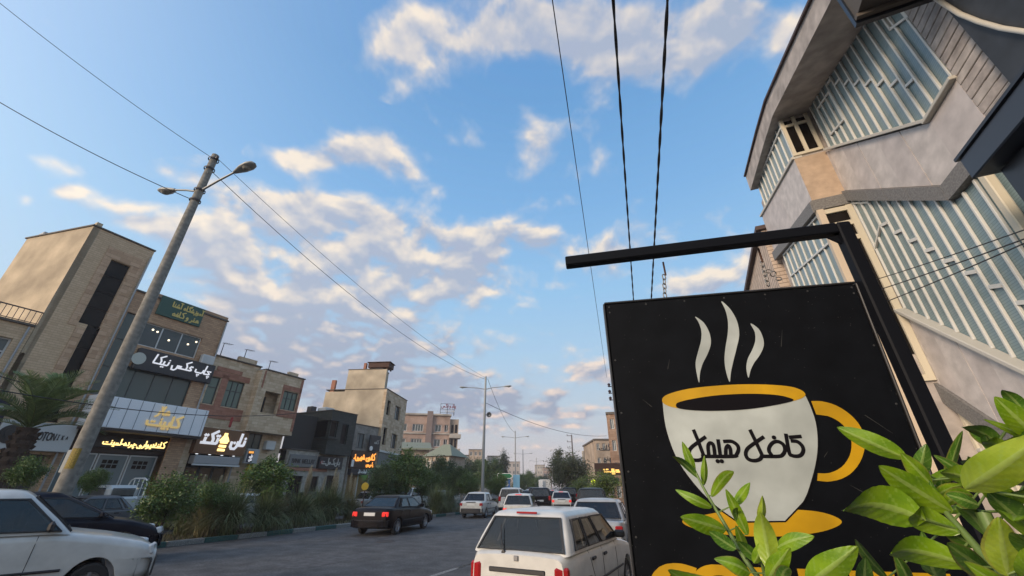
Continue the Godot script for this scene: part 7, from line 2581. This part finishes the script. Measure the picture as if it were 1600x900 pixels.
	bl.lathe([Vector2(0, -0.06), Vector2(0.06, 0), Vector2(0, 0.06)], Vector3(0.1, 1.92, 0), Basis.IDENTITY, 10)
	part("bulb", bl, glow("lamp_warm", 0, 0, 0, 0), uo)

# ---------- planting ----------
func make_plants() -> void:
	var g0 = Color(0.034, 0.075, 0.014)
	var g1 = Color(0.105, 0.175, 0.032)
	var shrub = [crown_mesh(1, Vector3(1.05, 1.0, 1.05), 8000, 0.105, g0, g1, 34, 0.17), crown_mesh(2, Vector3(1.15, 1.05, 1.1), 8000, 0.105, g0, Color(0.10, 0.17, 0.03), 30, 0.17), crown_mesh(3, Vector3(1.0, 1.15, 1.0), 8000, 0.105, g0, Color(0.115, 0.185, 0.032), 36, 0.16)]
	var sst = [stems_mesh(1, 1.8, 0.045, Vector3(0.7, 0.6, 0.7), 7, 3), stems_mesh(2, 1.8, 0.045, Vector3(0.7, 0.6, 0.7), 7, 3), stems_mesh(3, 1.9, 0.05, Vector3(0.6, 0.6, 0.6), 7, 2)]
	var rows = [[262, 780, 19.2, 0.82, 0, "rounded dark green shrub in front of the cabinet shop's right end"], [337, 776, 20.4, 0.58, 1, "bushy green shrub below the bread shop sign"], [416, 755, 22.6, 1.05, 2, "tall rounded shrub before the bank front"], [146, 750, 22.0, 0.42, 1, "small shrub just right of the concrete pole"], [45, 738, 21.5, 0.5, 0, "bright leafy shrub under the palm tree"]]
	for q in rows:
		var p = at_dist(q[0], q[1], q[2])
		plant("median_shrub", q[5], "shrub", Vector3(p.x, 0.1, p.z), sst[q[4]], shrub[q[4]], maxf(p.y - 0.1, 1.0) / q[3], q[0] * 0.7, "rounded shrubs in the median", q[3])
	# trees of the median farther on
	var tr = [crown_mesh(11, Vector3(2.1, 1.9, 2.1), 14000, 0.17, g0, Color(0.115, 0.185, 0.034), 46, 0.15), crown_mesh(12, Vector3(2.0, 2.1, 2.0), 14000, 0.17, Color(0.024, 0.052, 0.017), Color(0.085, 0.135, 0.036), 44, 0.15)]
	var ts = [stems_mesh(11, 3.0, 0.13, Vector3(1.4, 1.3, 1.4), 10), stems_mesh(12, 3.0, 0.13, Vector3(1.3, 1.4, 1.3), 10)]
	var tl = [[634, 738, 32.5, 0.85, 0, "broad median tree behind the black saloon's bonnet"], [664, 752, 35.0, 0.60, 0, "smaller bright median tree right of the broad one"], [690, 742, 47.0, 0.95, 1, "dark median tree in the row before the office block"], [596, 752, 30.5, 0.55, 1, "low dark tree at the left end of the median trees"],
		[712, 750, 44.0, 0.72, 1, "dark tree just left of the second lamp post"], [733, 757, 43.0, 0.60, 0, "round tree against the foot of the second lamp post"], [779, 757, 47.0, 0.60, 0, "green tree just right of the second lamp post"], [765, 740, 66.0, 1.15, 1, "dark tree behind the second lamp post"],
		[826, 752, 110.0, 1.3, 0, "pale green tree at the far end of the median"], [848, 756, 130.0, 1.2, 1, "far tree before the cream house at the end of the street"], [740, 740, 84.0, 1.4, 1, "far dark tree left of the second lamp post"], [812, 756, 85.0, 0.85, 1, "far bush beside the third lamp post"], [690, 750, 58.0, 0.9, 1, "dark tree below the hipped green roof"]]
	for q in tl:
		var p = at_dist(q[0], q[1], q[2])
		plant("median_tree", q[5], "tree", Vector3(p.x, 0.1, p.z), ts[q[4]], tr[q[4]], maxf(p.y - 0.1, 1.6) / q[3], q[0] * 0.9, "trees along the median", q[3])
	var cone = crown_mesh(21, Vector3(2.3, 4.2, 2.3), 12000, 0.22, Color(0.012, 0.026, 0.016), Color(0.04, 0.06, 0.035), 60, 0.13, 0.85)
	var cp = at_dist(787, 736, 95.0)
	plant("conifer", "dark conifer standing beyond the green road sign", "tree", Vector3(cp.x, 0.1, cp.z), stems_mesh(21, 6.0, 0.2, Vector3(0.5, 0.6, 0.5), 8), cone, cp.y, 0.0, "", 1.0)
	# the big roadside tree on the right
	var bigc = crown_mesh(31, Vector3(3.3, 3.4, 3.3), 22000, 0.22, Color(0.022, 0.038, 0.016), Color(0.085, 0.105, 0.040), 70, 0.15)
	var bp = at_dist(889, 741, 62.0)
	plant("roadside_tree", "big dense roadside tree right of the traffic queue", "tree", Vector3(bp.x, 0.1, bp.z), stems_mesh(31, 5.0, 0.22, Vector3(2.0, 2.2, 2.0), 12), bigc, bp.y + 0.3, 0.4, "", 0.98)
	var hb = crown_mesh(32, Vector3(1.5, 1.1, 1.5), 7000, 0.12, Color(0.03, 0.06, 0.015), Color(0.11, 0.16, 0.03), 30, 0.22)
	for q in [[940, 762, 34.0, "bright hedge bush behind the parked cars on the right"], [912, 764, 50.0, "green hedge bush below the roadside tree"]]:
		var p = at_dist(q[0], q[1], q[2])
		plant("hedge_bush", q[3], "shrub", Vector3(p.x, 0.1, p.z), sst[0], hb, maxf(p.y - 0.1, 1.0), q[0] * 0.3, "hedge bushes on the right pavement", 1.0)
	# ornamental grasses on the median
	var bl = [blades_mesh(41, 1300, 1.95, 0.017, Color(0.07, 0.10, 0.035), Color(0.20, 0.23, 0.10)), blades_mesh(42, 1300, 1.75, 0.017, Color(0.065, 0.095, 0.032), Color(0.21, 0.235, 0.10), 1.2), blades_mesh(43, 1000, 1.45, 0.016, Color(0.10, 0.10, 0.04), Color(0.25, 0.22, 0.11))]
	var pm = leaf_mat("grass_blades", 0.7)
	var k = 0
	for q in [[285, 835, 0, 0, "low grass tuft at the foot of the first rounded shrub"], [318, 838, 2, 0, "dry grass tuft left of the largest grass clump"], [380, 838, 0, 0, "largest arching grass clump on the median"], [348, 826, 2, 0, "dark grass clump behind the largest one"], [432, 822, 2, 0, "dry reddish grass clump before the tall shrub"],
			[462, 822, 1, 4, "grass clump with tall pale plumes before the bank"], [512, 815, 0, 4, "grass clump with several cream plumes"], [545, 812, 2, 2, "small plumed grass clump beside the black saloon's tail"], [490, 816, 1, 1, "grass clump between two plumed clumps"], [300, 826, 1, 1, "grass clump with one plume below the bread sign"], [325, 822, 0, 1, "grass clump with one thin plume behind the first shrubs"], [408, 830, 1, 0, "arching grass clump right of the largest one"], [698, 800, 1, 0, "low grass clump behind the black saloon's bonnet"], [680, 803, 0, 0, "grass clump beside the black saloon's mirror"]]:
		var r = ray(q[0], q[1])
		var p = Vector3(0, EYE, 0) + r * ((0.12 - EYE) / r.y)
		var lat = p.dot(left())
		if lat < KERB + 0.75 and q[0] < 650:
			p += left() * (KERB + 0.75 - lat) * 0.9
		var o = thing("grass_clump", q[4], "grass", Vector3(p.x, 0.11, p.z), k * 1.3, "ornamental grass clumps on the median")
		put("blades", bl[q[2]], pm, o)
		for j in q[3]:
			put("plume", plume_mesh(50 + k * 5 + j, 2.0 + 0.22 * (j % 3)), pm, o, Transform3D(Basis(Vector3.UP, j * 1.9), Vector3(sin(j * 2.1) * 0.14, 0, cos(j * 2.1) * 0.14)))
		k += 1
	# low ground cover on the median
	var rg = RandomNumberGenerator.new()
	rg.seed = 77
	var gc = MB.new()
	for i in 16000:
		var s = rg.randf_range(6.0, 62.0)
		var p = way(s, rg.randf_range(KERB + 0.3, 19.2), 0.11)
		gc.col = Color(0.05, 0.065, 0.025).lerp(Color(0.16, 0.14, 0.07), rg.randf())
		var a = rg.randf() * TAU
		var d = Vector3(cos(a), rg.randf_range(0.6, 1.6), sin(a)).normalized() * rg.randf_range(0.08, 0.28 if s < 24.0 else 0.42)
		var sd = Vector3(-sin(a), 0, cos(a)) * 0.014
		gc.tri(p - sd, p + sd, p + d)
	var gco = put("ground_cover", gc.mesh(), pm, self)
	gco.set_meta("kind", "stuff")
	tag(gco, "low weeds and dry grass covering the median soil", "ground cover")
	# date palm on the far pavement
	var pp = at_dist(54, 652, 24.5)
	var palm = thing("palm_tree", "short date palm with arching fronds before the white camera sign", "palm tree", Vector3(pp.x, 0.1, pp.z))
	var tb = MB.new()
	var TH = pp.y - 0.5
	var prof = []
	for i in 26:
		var y = TH * i / 25.0
		prof.append(Vector2(0.34 - 0.06 * i / 25.0 + (0.05 if i % 2 else 0.0), y))
	tb.lathe(prof, Vector3.ZERO, Basis.IDENTITY, 14)
	for i in 90:
		var a = i * 2.4
		var y = TH * (0.12 + 0.86 * i / 90.0)
		var d = Vector3(cos(a), 0, sin(a))
		tb.box(d * 0.34 + Vector3(0, y, 0), Vector3(0.12, 0.16, 0.05), Basis(Vector3.UP, -a) * Basis(Vector3.BACK, -0.5), 0.01)
	part("trunk", tb, mat("palm_bark", 0.085, 0.055, 0.038, 0.95, 0.0, noise_tex("bark", 0.03, 0.5, 1.0, 4, 9), 1.4), palm)
	var fr = [frond_mesh(61, 2.5), frond_mesh(62, 2.7), frond_mesh(63, 2.3)]
	var fm = leaf_mat("palm_leaf", 0.55)
	for i in 26:
		var a = i * 2.399
		var up = lerpf(1.35, 0.22, i / 25.0)
		put("frond", fr[i % 3], fm, palm, Transform3D(Basis(Vector3.UP, a) * Basis(Vector3.BACK, up), Vector3(0, TH - 0.05 + 0.25 * (1.0 - i / 25.0), 0)))

# ---------- traffic ----------
func place(o: Node3D, pos: Vector3, az: float) -> Node3D:
	o.position = pos
	o.rotation.y = -deg_to_rad(az)
	return o

func ground_at(u: float, v: float) -> Vector3:
	var r = ray(u, v)
	return Vector3(0, EYE, 0) + r * (-EYE / r.y)

func make_traffic() -> void:
	var white = paint("paint_white", 0.62, 0.62, 0.59)
	var white2 = paint("paint_cream_white", 0.66, 0.65, 0.61)
	var black = paint("paint_black", 0.005, 0.0045, 0.007)
	var navy = paint("paint_navy", 0.007, 0.008, 0.016)
	var silver = paint("paint_silver", 0.36, 0.38, 0.39)
	var grey = paint("paint_grey", 0.11, 0.115, 0.125)
	var tint = null
	# white hatchback waiting in front of the camera
	var h = place(make_car("hatch", "white_hatchback", "white hatchback seen from behind, nearest car beside the café sign", white2, 0, true, tint), Vector3(0.95, 0, -8.35), 27.0)
	var wb = MB.new()
	wb.tube([Vector3(-0.22, 0.93, 1.92), Vector3(-0.30, 1.08, 1.85), Vector3(-0.36, 1.25, 1.735)], 0.009, 0.006, 6)
	wb.lathe([Vector2(0.03, 0), Vector2(0.028, 0.03), Vector2(0, 0.035)], Vector3(-0.22, 0.92, 1.915), Basis(Vector3.RIGHT, PI / 2), 12)
	part("rear_wiper", wb, mat("trim_black", 0, 0, 0), h)
	bx("badge", h, mat("chrome_dull", 0.25, 0.25, 0.26, 0.3, 0.8), Vector3(0.0, 0.865, 1.975), Vector3(0.07, 0.065, 0.015), 0.012)
	bx("badge_script", h, mat("chrome_dull", 0, 0, 0), Vector3(-0.52, 0.85, 1.955), Vector3(0.14, 0.018, 0.012), 0.004)
	bx("plate_recess", h, mat("trim_black", 0, 0, 0), Vector3(0.0, 0.72, 1.965), Vector3(0.86, 0.06, 0.03), 0.01)
	# black saloon
	place(make_car("saloon", "black_saloon", "black saloon with lit tail lamps driving by the median", black, 1), Vector3(-5.25, 0, -20.6), 14.0)
	# white saloon ahead of it
	place(make_car("boxy", "white_saloon", "white boxy saloon with black bumper ahead of the black saloon", white, 0), Vector3(-2.15, 0, -30.3), 13.0)
	# two cars at the lower left edge
	(place(make_car("hatch", "white_passing_car", "white car cut by the left edge, nearest on the left", white, 0), Vector3(-8.2, 0, -7.45), 44.0) as Node3D).scale = Vector3(1.12, 1.2, 1.0)
	(place(make_car("compact", "dark_passing_car", "dark navy hatchback behind the white car at the left edge", navy, 0), Vector3(-11.5, 0, -11.3), 42.0) as Node3D).scale = Vector3.ONE * 1.12
	# silver saloon ahead of the hatchback
	place(make_car("boxy", "silver_saloon", "silver-white saloon half hidden by the café sign", silver, 3, false, tint), Vector3(2.75, 0, -14.0), 18.0)
	# the queue
	var q_white_hatch = make_car("hatch", "queue_car", "white hatchback with red brake lamp, first ahead of the nearest hatchback", white, 1)
	place(q_white_hatch, Vector3(0.55, 0, -25.0), 8.0)
	place(make_car("tall", "queue_car", "white people carrier left of the braking white hatchback", white, 0), Vector3(0.05, 0, -36.0), 6.0)
	var q_dark = make_car("tall", "queue_car", "black off-roader in the middle of the queue", black, 0)
	place(q_dark, Vector3(2.5, 0, -38.5), 5.0)
	var q_white = make_car("boxy", "queue_car", "white saloon with lit red lamps right of the black off-roader", white, 1)
	place(q_white, Vector3(4.05, 0, -37.0), 5.0)
	var q_sedan_grey = make_car("boxy", "queue_car", "grey saloon behind the white people carrier", grey, 0)
	place(q_sedan_grey, Vector3(1.3, 0, -46.0), 4.0)
	var dark_tall = make_car("tall", "parked_car", "dark off-roader with pale roof parked on the right beyond the silver saloon", paint("paint_green_black", 0.02, 0.024, 0.024), 0)
	place(dark_tall, Vector3(4.9, 0, -27.5), 10.0)
	var g = "cars queueing down the street"
	for o in [q_white_hatch, q_dark, q_white, q_sedan_grey]:
		o.set_meta("group", g)
	var far = [[q_white, 0.6, 49.0, "white saloon far ahead left of the queue's middle"], [q_dark, 2.6, 47.0, "dark off-roader behind the black one in the queue"], [q_sedan_grey, 2.6, 58.0, "grey saloon far down the queue"], [q_white, 4.7, 52.0, "white saloon at the right of the far queue"], [q_white_hatch, 1.0, 62.0, "far white hatchback at the left of the queue"], [q_dark, 6.2, 49.0, "dark car at the kerb before the roadside tree"], [q_white, 2.9, 72.0, "farther white saloon in the queue's middle"], [q_sedan_grey, 5.3, 63.0, "grey saloon under the roadside tree"], [q_white_hatch, 1.4, 78.0, "farthest white hatchback in the left lane"], [q_dark, 3.6, 84.0, "farthest dark car in the queue"], [q_white, 5.3, 78.0, "farthest white saloon in the right lane"], [q_sedan_grey, 1.6, 92.0, "farthest grey saloon in the left lane"]]
	for f in far:
		copy_of(f[0], f[3], Vector3(f[1], 0, -f[2]), -deg_to_rad(4.0), g)
	# white box lorry far down
	var bp = Vector3(7.4, 0, -98.0)
	var tk = thing("box_lorry", "far white box lorry at the end of the queue", "lorry", bp, -deg_to_rad(3.0))
	bx("cargo_box", tk, white, Vector3(0, 2.0, 0.5), Vector3(2.3, 2.5, 4.4), 0.04)
	bx("cab", tk, white, Vector3(0, 1.4, -2.6), Vector3(2.1, 1.9, 1.5), 0.15)
	bx("door_frame", tk, mat("grey_metal", 0, 0, 0), Vector3(0, 2.0, 2.72), Vector3(0.05, 2.3, 0.03))
	bx("chassis", tk, mat("trim_black", 0, 0, 0), Vector3(0, 0.62, 0), Vector3(1.9, 0.25, 6.2))
	for x in [-0.95, 0.95]:
		for z in [-2.4, 1.6]:
			var wm = MB.new()
			wm.lathe([Vector2(0, -0.12), Vector2(0.42, -0.12), Vector2(0.42, 0.12), Vector2(0, 0.12)], Vector3(x, 0.42, z), Basis(Vector3.BACK, PI / 2), 16)
			part("wheel", wm, mat("rubber", 0.02, 0.02, 0.021, 0.85), tk)
	# parked along the far side of the left road; they point the other way
	var pk = [["boxy", grey, 9.6, 23.2, "grey saloon parked by the cabinet shop behind the dark hatchback"], ["boxy", white, 17.2, 23.8, "white saloon parked below the bread shop, seen between shrubs"], ["compact", grey, 14.4, 24.0, "grey hatchback parked left of the white saloon below the bread sign"], ["compact", navy, 22.4, 24.0, "dark hatchback parked before the bank behind plumed grass"], ["boxy", silver, 27.4, 23.9, "silver saloon parked before the orange sign"], ["tall", white, 31.8, 23.2, "white off-roader parked beyond the silver saloon"], ["boxy", white, 43.0, 22.0, "white saloon seen under the median trees"], ["compact", silver, 37.5, 22.0, "silver hatchback seen past the black saloon's bonnet"]]
	for q in pk:
		var o = make_car(q[0], "parked_car", q[4], q[1], 0)
		o.set_meta("group", "cars parked along the far kerb")
		place(o, way(q[2], q[3]), rad_to_deg(heading(q[2])) + (180.0 if q[3] < 23.5 else 0.0))
	# white pickup with a hooped rack
	var p = thing("white_pickup", "white pickup with a hooped tubular rack parked before the cabinet shop", "pickup", way(11.7, 23.6), -(AZ + PI))
	var cab = MB.new()
	cab.box(Vector3(0, 0.95, -1.2), Vector3(1.6, 0.9, 1.5), Basis.IDENTITY, 0.10)
	cab.box(Vector3(0, 0.75, -2.0), Vector3(1.55, 0.5, 0.6), Basis.IDENTITY, 0.10)
	cab.box(Vector3(0, 1.55, -1.1), Vector3(1.4, 0.55, 1.2), Basis.IDENTITY, 0.16)
	part("cab", cab, white, p)
	bx("windscreen", p, car_glass(), Vector3(0, 1.53, -1.71), Vector3(1.2, 0.40, 0.03), 0.01)
	for sx in [-1.0, 1.0]:
		bx("side_window", p, mat("car_glass", 0, 0, 0), Vector3(sx * 0.705, 1.53, -1.1), Vector3(0.03, 0.36, 0.8), 0.01)
		bx("bed_side", p, white, Vector3(sx * 0.78, 1.0, 0.85), Vector3(0.05, 0.75, 2.5), 0.015)
	bx("tail_gate", p, white, Vector3(0, 1.0, 2.1), Vector3(1.5, 0.7, 0.05), 0.015)
	bx("bed_floor", p, mat("grey_metal", 0, 0, 0), Vector3(0, 0.62, 0.85), Vector3(1.55, 0.08, 2.5))
	bx("bumper", p, mat("trim_black", 0, 0, 0), Vector3(0, 0.5, 2.2), Vector3(1.55, 0.16, 0.12), 0.03)
	var rk = MB.new()
	for z in [-0.35]:
		rk.tube([Vector3(-0.72, 1.35, z), Vector3(-0.72, 1.85, z), Vector3(-0.62, 2.02, z), Vector3(-0.4, 2.1, z), Vector3(0.4, 2.1, z), Vector3(0.62, 2.02, z), Vector3(0.72, 1.85, z), Vector3(0.72, 1.35, z)], 0.03, 0.03, 8)
	for x in [-0.36, 0.0, 0.36]:
		rk.tube([Vector3(x, 1.35, -0.35), Vector3(x, 2.08, -0.35)], 0.02, 0.02, 6)
	rk.tube([Vector3(-0.72, 1.7, -0.35), Vector3(0.72, 1.7, -0.35)], 0.02, 0.02, 6)
	part("rack", rk, mat("white_paint", 0, 0, 0), p)
	for sx in [-1.0, 1.0]:
		for z in [-1.55, 1.35]:
			var wm = wheel_meshes(0.30)
			var w = Node3D.new()
			w.name = "wheel" if sx < 0 and z < 0 else "wheel_%03d" % (1 + int(sx > 0) + 2 * int(z > 0) - 1 + 0)
			p.add_child(w, true)
			w.position = Vector3(sx * 0.72, 0.30, z)
			w.rotation.y = 0.0 if sx > 0 else PI
			put("tyre", wm[0], mat("rubber", 0.02, 0.02, 0.021, 0.85), w)
			put("rim", wm[1], mat("rim_metal", 0.33, 0.33, 0.34, 0.35, 0.7), w)

func _ready() -> void:
	make_view()
	make_ground()
	make_left_buildings()
	make_right_house()
	make_signs()
	make_right_row()
	make_far()
	make_plants()
	make_traffic()
	make_street_things()
	make_cafe_sign()
	make_shrub()
